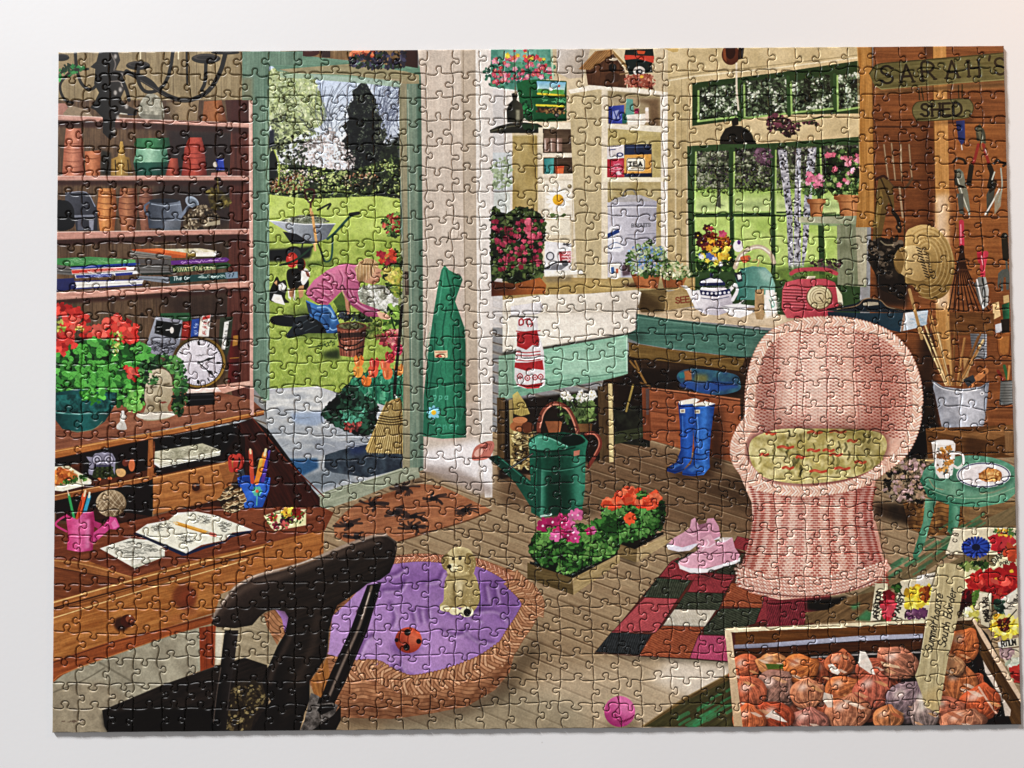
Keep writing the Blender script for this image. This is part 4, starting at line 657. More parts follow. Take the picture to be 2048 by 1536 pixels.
    F(GR('b8b89a', '909878', 240, 0, 810, 0), '225,1420 800,1405 815,1440 780,1480 260,1465'); F('8aa078', '260,1460 780,1480 780,1500 270,1480', a=.8); F(WD('94987c', '747c5c', 90, 60, 6, 79), '550,1480 790,1480 785,1980 555,1960'); F(WD('d0c8b0', 'aca488', 90, 60, 6, 80), '700,1490 790,1480 785,1960 720,1960', a=.8); F('5a6044', '560,1620 700,1640 700,1700 560,1680', soft=6, a=.6)
    FOL('300,1810 400,1760 580,1770 580,1830 480,1850 320,1850', ['2a1c1e', '4a3438', '6a4c50'], 4, 50)
def art_right():
    # ------------------------------------------------ timber wall, far right
    O(1536, 80)
    F(WD('9a5c30', '6e3c1c', 1, 100, 7, 81), '840,0 2100,-40 2100,3300 800,3300')
    F(WD('b07038', '8a4e22', 2, 80, 5, 82), '1440,660 2000,660 2000,1900 1450,1900', a=.7); F(WD('8a5028', '5e3016', 2, 80, 6, 83), '850,680 1320,680 1320,1400 850,1400', a=.7)
    for y in (700, 1125, 1410): S('3a1a0c', 3, [(850, y - 4), (1320, y)], sm=0, a=.8)
    for y in (665, 1120, 1415, 1795, 2565, 2940): S('3a1a0c', 3, [(1440, y), (1990, y + 4)], sm=0, a=.75); S('c88a50', 1.4, [(1440, y + 10), (1990, y + 14)], sm=0, a=.5)
    S('4a2412', 2.5, '850,420 1900,330', sm=0, a=.6); F('c89454', '850,395 1890,330 1890,385 850,440', a=.55, soft=2)
    F('54290f', '1225,640 1310,640 1330,1560 1240,1560', soft=7, a=.6); F('2c1408', '1100,1480 1350,1480 1350,1900 1230,2100 1100,1900', soft=12, a=.45)
    F(WD('c8924c', 'a06c2c', 90, 120, 6, 84), '705,40 825,40 850,1400 830,1500 700,1500 730,1100 730,300'); S('6a4018', 2, '828,60 852,1400', sm=0, a=.8); S('e8c080', 1.8, '712,60 735,1200', sm=0, a=.6)
    F(WD('d09a58', 'b07c3c', 90, 120, 6, 85), '1312,45 1420,45 1440,800 1450,1400 1450,2600 1345,2600 1335,1200 1318,600'); F(GR('f0dcc4', 'e0b888', 1345, 0, 1450, 0), '1340,1250 1450,1230 1452,2150 1350,2150', a=.75, soft=5); S('5a3010', 2.2, '1312,60 1335,1300', sm=0, a=.7)
    F('4a2812', '1240,50 1310,50 1310,140 1250,150', soft=2, a=.7)
    for i in range(16): x, y = 1450 + RNG.random() * 480, 150 + RNG.random() * 1700; EL('4a2410', x, y, 4 + RNG.random() * 6, 3, a=.6)
    # signs
    F('3a2412', '820,360 900,410 1890,340 1890,370 900,430', soft=3, a=.7); F(WD('7c7446', '565028', -4, 90, 6, 86), '805,270 850,200 900,185 1440,140 1895,100 1895,325 1440,355 905,400 850,370'); S('3a3014', 2.4, '808,272 855,205 905,190 1440,145 1895,105', sm=0, a=.8); S('b8a870', 1.6, '850,365 905,395 1440,350 1895,318', sm=0, a=.6)
    k = '1c160a'
    TXT('S', 905, 350, 136, k, 4.6, -4, 1, 1.05, serif=9); TXT('A', 1060, 342, 138, k, 4.6, -4, 1, 1.1, serif=11); TXT('R', 1235, 322, 135, k, 4.6, -4, 1, 1.1, serif=10); TXT('A', 1425, 308, 135, k, 4.6, -4, 1, 1.1, serif=11); TXT('H', 1605, 295, 128, k, 4.6, -4, 1, 1.0, serif=11); TXT("'", 1755, 270, 130, k, 4.6, -4); TXT('S', 1815, 280, 128, k, 4.6, -4, 1, 1.0)
    for a in ('1205,385 1210,480', '1225,385 1240,480', '1520,365 1525,475', '1550,360 1550,470'): S('3a2c14', 2.6, a, sm=0)
    F('3a1c0c', '1150,640 1300,665 1600,640 1640,600 1640,640 1600,665 1180,680', soft=3, a=.6); F(WD('7e7648', '5a5430', -2, 70, 6, 87), '1150,560 1175,510 1240,490 1560,470 1620,490 1640,540 1620,600 1560,630 1230,650 1170,625', sm=1); S('3c3214', 2, '1152,565 1175,512 1240,492 1560,472 1620,492 1640,542 1620,600 1560,630 1230,650 1172,625', closed=True, a=.8)
    TXT('SHED', 1225, 612, 96, k, 4.6, -2, 1.02, .98, serif=8)
    # hooks, shears, tools on the wall
    F(GR('1c2c5c', '2c4080', 1500, 0, 1570, 0), '1500,650 1570,645 1575,810 1545,845 1520,800'); S('c8c8c0', 2, '1545,845 1550,880')
    for p in ('1690,690 1670,720 1680,800', '1690,690 1720,740 1730,820'): S('4a4838', 6, p)
    F('6a6850', '1670,720 1700,700 1730,810 1700,830'); S('9a3028', 6, '1680,840 1650,960 1630,1010'); S('9a3028', 6, '1720,840 1755,960 1770,1010'); S('e8d8d0', 2, '1735,870 1750,920'); S('1c1a14', 10, '1625,1010 1615,1080 1605,1150'); S('1c1a14', 10, '1770,1010 1790,1080 1770,1170')
    S('1c1410', 5, '1480,980 1510,950 1560,960 1580,990'); S('1c1410', 5, '1810,990 1830,960 1860,980 1900,990 1880,1010'); F('7a7a68', '1495,1040 1530,1030 1560,1060 1600,1240 1620,1400 1560,1330 1520,1200'); S('c8c8b8', 2, '1500,1060 1560,1260 1610,1400'); F('54544a', '1510,1230 1560,1230 1565,1400 1530,1390'); S('2a2418', 5, '1500,1050 1505,1150 1560,1180')
    F('4a4a40', '1745,1240 1800,1130 1820,1140 1800,1300 1750,1420'); S('dcdcd0', 3, '1850,1190 1800,1290 1735,1400', sm=0); S('c0c0b0', 3, '1810,1060 1790,1120'); S('a8a898', 3, '1860,1030 1870,1180 1840,1300'); F('9a9a88', '1810,1250 1870,1200 1860,1330 1810,1400', a=.8); F('1e1812', '1760,1160 1830,1130 1820,1190 1770,1230')
    # garden fork and shears in the corner
    for p in ('925,840 945,1000 960,1120', '985,830 1005,1020 1015,1120', '1060,840 1065,1050 1070,1130', '1125,840 1140,1020 1150,1110'): S('7a5c40', 4, p); S('d8b890', 1.2, p, a=.7)
    S('5c4028', 5, '960,1130 1010,1180 1100,1180 1150,1110'); S('a88c6c', 4, '1050,1180 1075,1420', sm=0); F('6a5228', '880,1110 940,1100 1000,1180 1010,1380 960,1300 880,1700 820,1800 850,1400'); S('3a2810', 3, '900,1110 960,1250 1010,1390'); F('8a7038', '860,1380 900,1200 920,1260 880,1500 830,1500'); S('1c140e', 8, '1000,1380 1040,1440 1050,1530'); EL('2a2018', 1045, 1500, 26, 26); EL('8a6a48', 1045, 1500, 10, 10); S('3a1c14', 5, '870,1110 920,1090 950,1110')
    # straw hat, black bag
    O(1536, 440)
    F(NZ('14110e', '2e241a', 10), '800,200 860,160 960,150 1060,190 1060,380 1120,480 1090,640 900,560 850,420 800,330', sm=0); FOL('800,180 1000,150 1080,200 1000,460 860,400', ['0c0a08', '2c241c', '6a5c4c', '14100c'], 7, 90); S('5c4428', 3, '1090,0 1090,180'); S('d8c8a0', 3, '900,170 940,200 1000,200', a=.5); F('1c1410', '860,420 1130,480 1110,700 880,680', soft=5, a=.85)
    F(GR('d0b070', '7a5c28', 1120, 100, 1450, 620), '1100,130 1160,60 1260,40 1360,80 1440,180 1490,330 1480,470 1430,590 1340,640 1240,620 1160,530 1090,470', sm=1)
    for r in range(9):
        t = np.linspace(-2.2, 1.9, 40); S('8a6a34' if r % 2 else 'e0c890', 1.2, np.c_[1270 + (205 - r * 15) * np.cos(t), 340 + (285 - r * 17) * np.sin(t)], a=.55)
    for i in range(60): t = -2.2 + RNG.random() * 4.1; r = .62 + .36 * RNG.random(); S('6a4c20', 1, [(1270 + 200 * r * math.cos(t), 340 + 280 * r * math.sin(t)), (1270 + 200 * r * math.cos(t) + 8, 340 + 280 * r * math.sin(t) + 8)], a=.6, sm=0)
    F('4a3414', '1090,470 1240,520 1300,420 1290,300 1200,200 1130,210', soft=5, a=.45); F(GR('e4cc94', 'a88850', 1020, 250, 1250, 480), '1005,330 1040,240 1110,210 1190,210 1270,280 1300,380 1270,460 1210,490 1130,470 1050,420', sm=1); F('7a5c2c', '1005,330 1040,240 1090,230 1090,330 1060,430 1020,400', sm=1, a=.85); S('b89860', 1.4, '1060,240 1090,330 1070,420', a=.8)
    for i in range(11): y = 215 + i * 23; x = 1185 + i * 7; F('2a2018', [(x, y), (x + 40, y + 16), (x + 34, y + 26), (x - 4, y + 8)], a=.85); F('2a2018', [(x + 50, y + 12), (x + 80, y + 22), (x + 76, y + 30), (x + 48, y + 20)], a=.6)
    # hand tools
    S('c8384c', 10, '1545,20 1550,200', sm=0); S('f09aa8', 2, '1540,40 1543,190', sm=0); S('3a1c14', 9, '1550,220 1548,270', sm=0)
    for i in range(9): t = (i - 4) / 4; S('33180c', 2.6, [(1550 + t * 12, 260), (1550 + t * 50, 420), (1600 + t * 150, 700), (1605 + t * 165, 730)])
    for y in (330, 400): S('54301c', 2.6, [(1510 - (y - 330) * .1, y), (1610 + (y - 330) * .2, y)], sm=0)
    S('6a4020', 2.4, '1450,720 1640,740 1800,735', a=.8)
    S('2a1810', 2.5, '1700,20 1710,150 1720,250'); S('b02838', 11, '1690,270 1700,330', sm=0); S('c83c4c', 11, '1740,270 1715,380', sm=0); S('c83c4c', 10, '1715,380 1718,440', sm=0); S('f0b0b8', 2, '1705,290 1718,360', sm=0); F(GR('5c5c58', 'c8c8c4', 1650, 0, 1760, 0), '1680,460 1740,460 1765,560 1760,680 1720,720 1690,660 1650,520'); S('efefe8', 3, '1670,480 1700,620 1720,700'); S('2a2a28', 2.4, '1720,470 1735,600 1730,690')
    S('2a2418', 13, '1890,130 1900,300', sm=0); EL('8a8a80', 1898, 130, 10); S('5a5a50', 4, '1905,330 1910,390'); F('5a5c54', '1840,430 1870,400 1920,390 1935,440 1925,560 1905,560 1900,460 1885,460 1880,570 1860,560 1860,470 1845,560 1835,520')
    F('e8c890', '1795,670 1845,655 1860,770 1800,800'); F('c8a870', '1880,610 1925,600 1930,660 1885,670'); F(GR('1c4a30', '3a8a5c', 1870, 0, 1930, 0), '1870,680 1930,660 1930,800 1900,830 1880,800'); F('2a2018', '1860,800 1930,790 1930,900 1870,910'); F('c8c8cc', '1815,840 1865,825 1870,900 1820,905')
    F('9a5a28', '1820,920 1945,900 1940,1080 1890,1115 1840,1080'); S('5a2c10', 2, '1830,930 1845,1075 1890,1105 1930,1075 1938,910', a=.8); F('b87838', '1850,940 1930,930 1920,1060 1890,1085 1855,1060', a=.7)
    F(WD('7a5028', '563414', 4, 60, 6, 88), '1450,740 1810,750 1800,930 1460,920', a=.8); F(GR('6a6a6c', 'b0b0b4', 1620, 0, 1750, 0), '1615,910 1750,915 1750,1110 1640,1115')
    for i in range(9): S('3a3a3c', 1.4, [(1620, 925 + i * 21), (1750, 930 + i * 21)], a=.7)
    F('8a5a2c', '1720,850 1800,830 1800,920 1740,900', a=.7); F('b08450', '1560,1110 1620,1100 1600,1260 1570,1260')
    F(GR('6c6c68', 'a0a09c', 1860, 0, 1960, 0), '1860,1290 1955,1285 1960,1480 1850,1480')
    for i in range(8): S('3a3a38', 1.4, [(1860, 1300 + i * 22), (1955, 1298 + i * 22)], a=.7)
    S('3a6a3c', 6, '1890,1170 1915,1270', sm=0); S('8a3020', 6, '1840,1210 1880,1280', sm=0); S('c88a4c', 4, '1930,1170 1920,1280', sm=0)
    # zinc bucket of canes
    F('1c100a', '1210,940 1330,880 1340,1300 1230,1560 1180,1500', soft=8, a=.75); F('120c08', '1200,1380 1340,1300 1400,1900 1300,1860 1220,2000 1100,1900', soft=5, a=.85)
    for i in range(17):
        t = RNG.random(); x0 = 1420 + 120 * t; x1 = x0 + (t - .55) * 420 + RNG.normal(0, 20); y1 = 740 + RNG.random() * 330
        S(['c89858', 'e8c890', '8a5c30', 'b07c44'][i % 4], 3.2 + RNG.random() * 2, [(x0, 1320), (x1, y1)], sm=0); S('5a3818', 1, [(x0 + 6, 1320), (x1 + 6, y1)], sm=0, a=.6)
    S('c88048', 12, '1620,1320 1740,1210', sm=0); EL('3a1c0c', 1730, 1225, 8); F('3a3c40', '1560,1280 1640,1240 1660,1290 1600,1340')
    F(GR('8a8c94', '6e7078', 1310, 0, 1770, 0, mid='d6d8e0'), '1310,1280 1400,1335 1560,1355 1700,1335 1770,1290 1740,1560 1720,1690 1620,1705 1480,1700 1390,1660'); F(NZ('7c7e88', 'b8bac2', 14), '1340,1400 1520,1420 1540,1700 1390,1660', a=.55); F('d8dae2', '1560,1370 1740,1350 1730,1640 1580,1690', soft=6, a=.5); S('5a5c64', 2.4, '1312,1290 1400,1345 1560,1368 1700,1348 1768,1295'); S('f0f0f4', 1.8, '1320,1300 1400,1352 1560,1376 1700,1356'); EL('e8e8ec', 1712, 1390, 16); EL('4a4c54', 1712, 1390, 6); S('f0f0f2', 4, '1500,1690 1600,1705 1720,1680')
    # black side behind chair, box under bucket
    O(1536, 800)
    F('100a08', '1150,200 1270,150 1400,230 1270,260 1260,470 1080,450', soft=3, a=.95); F(WD('7a4e28', '54320f', 4, 60, 6, 89), '1260,230 1980,200 1980,460 1700,470 1280,470'); F(WD('a87848', '8a5a2c', 8, 60, 6, 90), '1270,230 1400,215 1600,270 1980,190 1980,250 1780,330 1560,300 1290,250', a=.8); F('3a200e', '1600,290 1760,330 1700,460 1560,400', soft=4, a=.6); F(WD('9c744a', '7a5430', 90, 60, 6, 91), '1890,240 1980,220 1990,460 1900,440', a=.9); S('e8c080', 2.5, '1190,482 1330,486', sm=0)
def art_boards():
    # ------------------------------------------------ boards
    O(0, 0, 1)
    F(WD('b29a76', '94795a', 22, 110, 8, 101, 1.2), '90,880 1200,860 2060,860 2060,1490 90,1490'); F(WD('7c5c40', '5c422c', 16, 100, 7, 102), '1000,900 1240,870 1560,960 1560,1080 1250,1040 1000,1010', soft=10, a=.8); F('3c2818', '1380,980 1560,930 1560,1040 1480,1020', soft=8, a=.6)
    y = 560.0; n = 0
    while y < 1560:
        t = min(max((y - 620) / 800, 0), 1); sl = .26 + .17 * t
        q = [(x, y + (x - 1040) * sl) for x in (430, 640, 840, 1040, 1240, 1440, 1740, 2060)]
        S('5a4129', 2.2 + 1.2 * t, q, a=.62, soft=1 if n % 3 == 0 else 0); S('d8c39d', 1.3, [(a, b + 3) for a, b in q], a=.42)
        for _ in range(5):
            x = 500 + RNG.random() * 1400; yy = y + (x - 1040) * sl + 5 + RNG.random() * 18; S('7a5f42', 1, [(x, yy), (x + 50, yy + 50 * sl + 1.5), (x + 120, yy + 120 * sl)], a=.4)
        y += 17 + 22 * t; n += 1
    F('dac8aa', '1100,1340 1480,1290 1480,1460 1240,1470 1040,1400', soft=20, a=.55); F('ece2d4', '1340,1320 1475,1330 1470,1360 1400,1400 1300,1360', soft=10, a=.7); F('a49a80', '860,1340 1150,1400 1200,1470 760,1470 780,1420', soft=14, a=.6)
def art_floor():
    # ------------------------------------------------ sink, green cupboard, bench
    O(1040, 440)
    F(WD('4c3420', '2c1c10', 4, 70, 7, 103), '700,1080 1860,1080 1860,1560 1500,1700 600,1700'); F('1a0f0a', '760,1300 1000,1180 1780,1240 1760,1420 1280,1330 1000,1560 760,1560', soft=6, a=.8); F(NZ('2a2c20', '14100c', 20), '740,1500 1040,1480 1040,1820 760,1780'); F(WD('4a5030', '2e3420', -6, 60, 6, 104), '750,1700 1010,1650 1010,1730 750,1800', a=.85)
    F(WD('c4a870', 'a88c54', 1, 80, 6, 105), '-140,440 930,480 1400,460 1400,560 960,560 -140,640'); F(GR('b49650', 'd8c488', 200, 540, 900, 560), '150,510 600,490 1200,470 1200,560 700,580 160,560', a=.6, soft=4)
    # pots on the sill
    F('7a6a4c', '820,500 1200,480 1200,560 820,530', soft=4, a=.5); F(GR('a05c30', '7a4020', 910, 0, 1140, 0, mid='c87c48'), '885,430 1120,440 1100,550 930,545'); F(GR('8a4c28', 'a86838', 1140, 0, 1330, 0), '1130,460 1330,460 1300,540 1150,545'); F('4a2c18', '800,520 930,500 940,545 840,535', soft=2, a=.7)
    FOL('830,330 870,260 960,190 1060,170 1150,240 1160,340 1130,440 1000,460 880,420', ['24381c', '3c5c2c', '648448', '98b078', 'b8c4a0'], 4.6, 230); FOL('880,230 1120,200 1140,380 900,400', ['6a90c0', '98b8d8'], 2.8, 44); FOL('1120,380 1180,320 1300,360 1370,420 1300,480 1150,470', ['2c4420', '5a7a40', '98a870', 'd0d0a8'], 4, 120)
    F('e8e4dc', '710,345 800,345 805,460 720,470'); F('4a70a8', '725,380 750,375 755,425 730,430'); F('c86a48', '765,390 785,388 785,425 768,428'); EL('efeae0', 755, 455, 40, 18); F('4a3038', '810,360 880,360 880,440 820,450', soft=1, a=.8)
    # pansies in the window
    FOL('1430,260 1680,240 1680,400 1440,400', ['14300f', '28501c', '46782c', '1c3c14'], 6, 110); BLOOM('1420,70 1500,60 1540,160 1500,240 1420,200', ['2c1018', '4a1420', '6a1c24'], 8, 14, 'e8a830'); BLOOM('1500,120 1680,120 1680,240 1480,240', ['8a2c1c', 'c86a20', 'e8b030', '6a1420'], 7, 20, 'e8c040'); BLOOM('1440,210 1680,210 1680,330 1440,320', ['e8c030', 'f0d850', 'e8a028'], 6, 16); BLOOM('1430,280 1500,270 1640,380 1450,370', ['e8e8f0', '5a70b0', 'f0d850'], 5, 12); FLW(1525, 70, 6, 'c84858', raw=False); FLW(1620, 110, 8, 'd85a78', raw=False)
    EL('f0ecec', 1745, 210, 42, 48); EL('6a3c88', 1750, 180, 14, 18)
    # white wicker hoop with robin
    S('c8b89c', 9, '1720,380 1760,290 1850,225 1930,220 2000,270 2030,340'); S('efe6d4', 3, '1730,360 1770,285 1850,228 1930,222 1995,265'); F('d86a40', '1760,300 1830,285 1840,320 1790,345', sm=1); F('8a6a54', '1820,290 1850,310 1830,330')
    # bench top and seed box
    F('d8c4a4', '950,740 1200,735 1700,790 2560,880 2560,960 2050,870 1500,820 960,780', ); F(WD('e0cdb0', 'c4ac88', 4, 70, 7, 106), '930,720 1380,700 2100,760 2560,800 2560,900 2050,860 1180,790 940,760')
    F(WD('8a7448', '6a5430', 3, 60, 6, 107), '960,565 1150,550 1190,580 1150,735 970,740 930,680'); F('3a2814', '960,570 1100,640 1150,735 970,740 925,670', soft=6, a=.7); F(WD('c0a470', '9c8050', -6, 60, 6, 108), '1160,580 1340,540 1420,620 1400,690 1160,725'); TXT('SEE', 1248, 668, 46, '8a3c28', 2.2, -6, 1.0, .95, serif=5)
    # teapot
    F(GR('f4f2f4', 'b8b0bc', 1400, 560, 1700, 740), '1280,525 1330,525 1380,570 1440,560 1450,540 1640,535 1690,600 1700,680 1660,740 1580,765 1480,755 1400,710 1370,640 1330,560', sm=0); S('e8e4ec', 7, '1680,560 1720,520 1740,560 1700,640'); F('242c60', '1435,560 1560,575 1680,550 1685,590 1560,615 1445,600')
    for i in range(7): EL('f0eef4', 1465 + i * 34, 583 + 6 * math.sin(i / 2 + .6), 10, 11)
    F('262c58', '1430,510 1450,480 1520,460 1600,470 1640,505 1640,525 1440,528'); F('f2f0f4', '1440,495 1520,465 1600,475 1625,500 1450,505'); EL('30325c', 1530, 440, 14, 18); S('d0c8d4', 1.6, '1420,560 1400,620 1420,680', a=.8); S('262c58', 1.4, '1450,625 1560,635 1670,615', a=.7)
    F('f4f2f2', '1600,690 1740,670 1890,690 1850,750 1760,785 1690,770', sm=0); S('9a94a0', 1.4, '1610,690 1740,705 1880,692'); S('dcdce0', 3, '1740,680 1840,610', sm=0); F('7a5c40', '1810,705 1880,700 1875,720 1820,722', a=.8)
    # green tin figure, cream jug
    F(GR('3c7c70', '8ab8a8', 1720, 0, 2040, 0), '1720,460 1770,390 1860,370 1960,380 2010,430 2040,520 2040,600 1960,640 1730,640 1750,560'); F('b8d8cc', '1900,400 1960,390 2010,440 2000,500 1940,480', a=.6, soft=3); F('2c3038', '1710,430 1770,410 1780,490 1740,500'); F('f0ece4', '1735,440 1765,430 1770,470 1745,480'); S('c8b070', 2.5, '1860,330 1880,320 1910,325 1900,370'); F(WD('c8a87c', 'a8885c', 90, 50, 6, 109), '1880,560 1950,550 1955,760 1940,800 1890,795 1875,740'); F('e8dcc8', '1950,600 2050,580 2060,780 1960,790'); SCR('2000,620 2050,620 2050,760 2010,760', 'a8a8a0', 16, 1.4)
    O(1536, 440)
    F('f0ece4', '-20,560 50,560 70,740 -10,780 -30,700'); S('8ab8a8', 2, '20,610 50,680 30,700'); S('8ab8a8', 2, '10,640 40,700')
    # bench front
    O(1040, 440)
    F(WD('5e8a78', '3e6a5c', 4, 90, 5, 110), '930,750 1180,790 1500,830 2100,900 2100,1130 1700,1090 1200,1030 960,990 850,940 860,900 930,870'); S('2c4a40', 2.4, '935,760 1180,800 1500,840 2050,895', sm=0, a=.8); S('82aa98', 1.6, '940,780 1500,855 2050,912', sm=0, a=.6); F('2c443a', '860,890 1000,900 980,990 870,960', soft=5, a=.6)
    F(WD('8a6c38', '64491f', 6, 90, 7, 111), '870,980 1200,1035 1700,1095 1800,1110 1760,1210 1400,1160 960,1110 870,1090'); S('3a260f', 2.4, '870,1100 1400,1165 1760,1215', sm=0, a=.8)
    # things under the bench
    F(NZ('2a4a6a', '3a6a7a', 16), '1270,1220 1400,1190 1700,1230 1760,1290 1740,1370 1500,1400 1280,1300', sm=1); F('b86a38', '1310,1210 1370,1200 1375,1290 1320,1290', a=.9, soft=1); F('8a7a30', '1400,1230 1500,1240 1500,1340 1390,1340', a=.7, soft=3); F('2a50a0', '1270,1310 1330,1290 1700,1300 1750,1340 1500,1390 1290,1340', a=.8, soft=2); S('1a2a5a', 2, '1500,1290 1600,1320 1740,1320'); F('2a7a80', '1265,1230 1310,1215 1320,1260 1280,1270', a=.9)
    for p in ('880,1130 960,1230 1010,1310', '920,1130 970,1240 1000,1300'): S('8a6430', 3.5, p)
    S('9a8444', 4, '905,1320 850,1530'); S('6a4a24', 3, '960,1300 1040,1330')
    F(WD('b0663e', '854526', 5, 80, 7, 112), '1000,1345 1030,1340 1400,1380 1760,1430 1780,1960 1040,1760'); F(WD('8a4a2c', '663016', 90, 50, 6, 113), '975,1340 1035,1345 1050,1770 985,1750'); S('4a2414', 2.5, '1030,1352 1400,1400 1760,1450', sm=0, a=.8); S('5c2e1a', 2, '1040,1530 1280,1560 1700,1620', sm=0, a=.7); S('d89a70', 1.6, '1030,1345 1400,1388 1760,1436', sm=0, a=.6); F('54545c', '1005,1350 1035,1350 1030,1560 1010,1560', a=.6)
    # blue boots
    O(1040, 800)
    F('241208', '1520,60 1620,60 1640,540 1480,600 1500,300', soft=8, a=.7); F('2c1a10', '1180,570 1500,560 1560,620 1300,640', soft=5, a=.6)
    F(GR('16387c', '1c4a9c', 1270, 0, 1400, 0, mid='2c68c8'), '1265,25 1390,20 1385,330 1370,480 1300,570 1240,590 1175,570 1175,540 1250,500 1285,400 1280,200'); F(GR('1c4a9c', '123070', 1380, 0, 1560, 0, mid='3c80d8'), '1375,40 1560,30 1530,250 1515,440 1520,540 1470,600 1380,610 1300,600 1300,570 1370,510 1395,400 1385,200')
    F('efe8d8', '1270,10 1400,-15 1440,0 1400,30 1275,40'); F('f4ecda', '1380,35 1480,10 1565,30 1500,50 1400,55'); F('e8dcc8', '1280,75 1320,72 1320,105 1282,105'); F('e8dcc8', '1398,80 1440,78 1440,108 1400,110'); F('54483c', '1288,82 1312,80 1312,96 1288,98', a=.6); F('54483c', '1404,88 1430,86 1430,100 1406,102', a=.6)
    for p in ('1290,250 1340,260 1380,240', '1290,380 1340,390 1375,370', '1400,300 1460,320 1520,290', '1400,430 1450,440 1510,420', '1180,560 1240,575 1310,555', '1305,590 1390,600 1470,580'): S('0e2860', 2.4, p, a=.7)
    S('7ab0f0', 2.4, '1420,140 1425,300 1430,420', a=.6); S('5a98e8', 2, '1300,130 1305,300', a=.5); F('5a98e0', '1210,535 1270,510 1290,520 1230,550', a=.5, soft=1); F('5a98e0', '1340,560 1420,510 1450,530 1380,580', a=.5, soft=1)
    # sink front, green cupboard
    O(1040, 440)
    F(GR('f2ebdd', 'e2d8ca', 150, 700, 960, 700), '-140,640 150,600 560,590 930,560 970,580 950,670 925,740 920,880 880,900 160,1020 150,980 -140,1060'); F('d2c8b8', '-140,700 200,690 920,640 960,600 950,670 920,745 160,760 -140,760', a=.55, soft=3); F('f4eee2', '170,800 900,740 900,860 180,960', a=.5, soft=6); S('a89c88', 2, '-140,745 200,740 560,735 920,735', a=.5)
    F('3a3a2c', '-140,1060 160,1020 880,905 870,930 180,1045 -140,1090', soft=2, a=.8); F(WD('a8d4b8', '80b498', -6, 80, 6, 114), '-170,1090 160,1040 860,920 862,1230 700,1270 -170,1440'); F('cfe8d4', '300,1060 840,960 840,1180 320,1260', a=.3, soft=8); F(WD('90c0a4', '6ea084', -7, 80, 5, 115), '-170,1350 200,1310 860,1235 700,1275 60,1400 -170,1440', a=.9); S('4a7460', 2, '-170,1370 300,1290 860,1215', a=.5, sm=0); S('e0f4e4', 1.6, '852,940 855,1210', a=.7, sm=0)
    F('8aa890', '-170,1090 -50,1075 -50,1420 -170,1440', a=.7, soft=2); S('5c8870', 2, '-60,1080 -55,1330', a=.5, sm=0)
    # tea towel on the rail
    F('e8e4e4', '-75,690 160,655 190,690 160,745 -75,760'); S('b8b4b8', 2, '-70,760 150,745 160,660', a=.8); EL('f0eef0', -60, 725, 14, 32); S('6a6460', 3, '-85,780 -60,770 140,778')
    F('e4dcdc', '-20,780 60,775 135,785 150,900 190,1050 200,1220 200,1320 140,1350 60,1350 -20,1330 -45,1270 -40,1100 -25,1000')
    for p in ('-25,900 135,880 155,960 145,1010 100,1000 50,1040 -25,1010', '-40,1140 60,1140 180,1120 190,1200 100,1190 60,1210 -45,1180', '-40,1310 60,1320 190,1300 150,1345 60,1350'): F('b82c30', p)
    for y in (885, 1050, 1075, 1115): S('b82c30', 2, [(-30, y + 4), (60, y + 12), (160, y)], a=.9)
    S('b83038', 3, '-5,800 20,795 25,830 -5,840', closed=True); S('b83038', 3, '65,850 55,815 75,790 100,830 85,850', a=.9); S('b83038', 2.4, '30,800 60,790')
    for x, y in ((0, 1250), (60, 1265), (120, 1260), (165, 1255)): S('b83038', 2, [(x - 22, y), (x, y - 22), (x + 20, y), (x, y + 20)], closed=True); EL('c85058', x, y, 7)
    F('a0242a', '90,900 120,890 150,1000 120,1000', a=.4, soft=2)
    # under the green cupboard: legs, flower pots, straw
    O(1040, 800)
    F('1e130c', '-170,10 700,-90 700,470 -170,640', soft=2, a=.95); F(WD('6a5030', '463218', 90, 60, 5, 116), '-185,-20 -120,-20 -125,560 -180,560', a=.95); F(WD('c8b070', 'a08a50', 90, 60, 5, 117), '-90,0 -60,-5 -40,560 -75,565', a=.9)
    F(WD('705434', '4c3820', 90, 60, 5, 118), '620,-110 700,-110 715,500 640,480', a=.9); F(WD('e8d8a4', 'c8b078', 90, 60, 4, 119), '705,-130 745,-130 750,495 715,500')
    FOL('-60,270 60,220 130,300 130,520 0,560 -60,520', ['6a5430', 'a89058', 'd8c890', '4a3818'], 5, 120)
    for i in range(60): x, y = -60 + RNG.random() * 190, 260 + RNG.random() * 280; S('e0cf98' if i % 2 else '8a7440', 1.5, [(x, y), (x + 50, y + RNG.normal(0, 16))], a=.7)
    EL('b06a3c', -10, 210, 70, 44); EL('6a3820', 60, 220, 50, 44); EL('c88050', 0, 160, 60, 26); F('d8c068', '-60,-40 -20,-70 40,20 80,110 10,130 -50,110', a=.85)
    for i in range(8): S('6a5a20', 1.2, [(-50 + i * 14, 30), (-40 + i * 14, 120)], a=.6)
    FOL('280,60 350,-20 560,-30 600,120 540,220 400,230 330,160', ['121a0c', '2a3c1c', '4a6430', '7a9450'], 5.5, 150)
    for i in range(26):
        x, y = 330 + RNG.random() * 280, -60 + RNG.random() * 60
        S('5a7040', 1.4, [(440 + RNG.normal(0, 40), 150), (x, y)], a=.7); FLW(x, y, 6, 'f2efe2', 'c8b060', raw=False)
    F(GR('8a5030', 'b06c40', 200, 0, 340, 0), '200,170 340,170 320,260 230,260'); F(GR('8a6038', '5c3c20', 470, 0, 580, 0), '460,190 580,190 570,260 480,260')
    # watering can
    F('1c140c', '100,880 520,860 620,900 300,960', soft=6, a=.6)
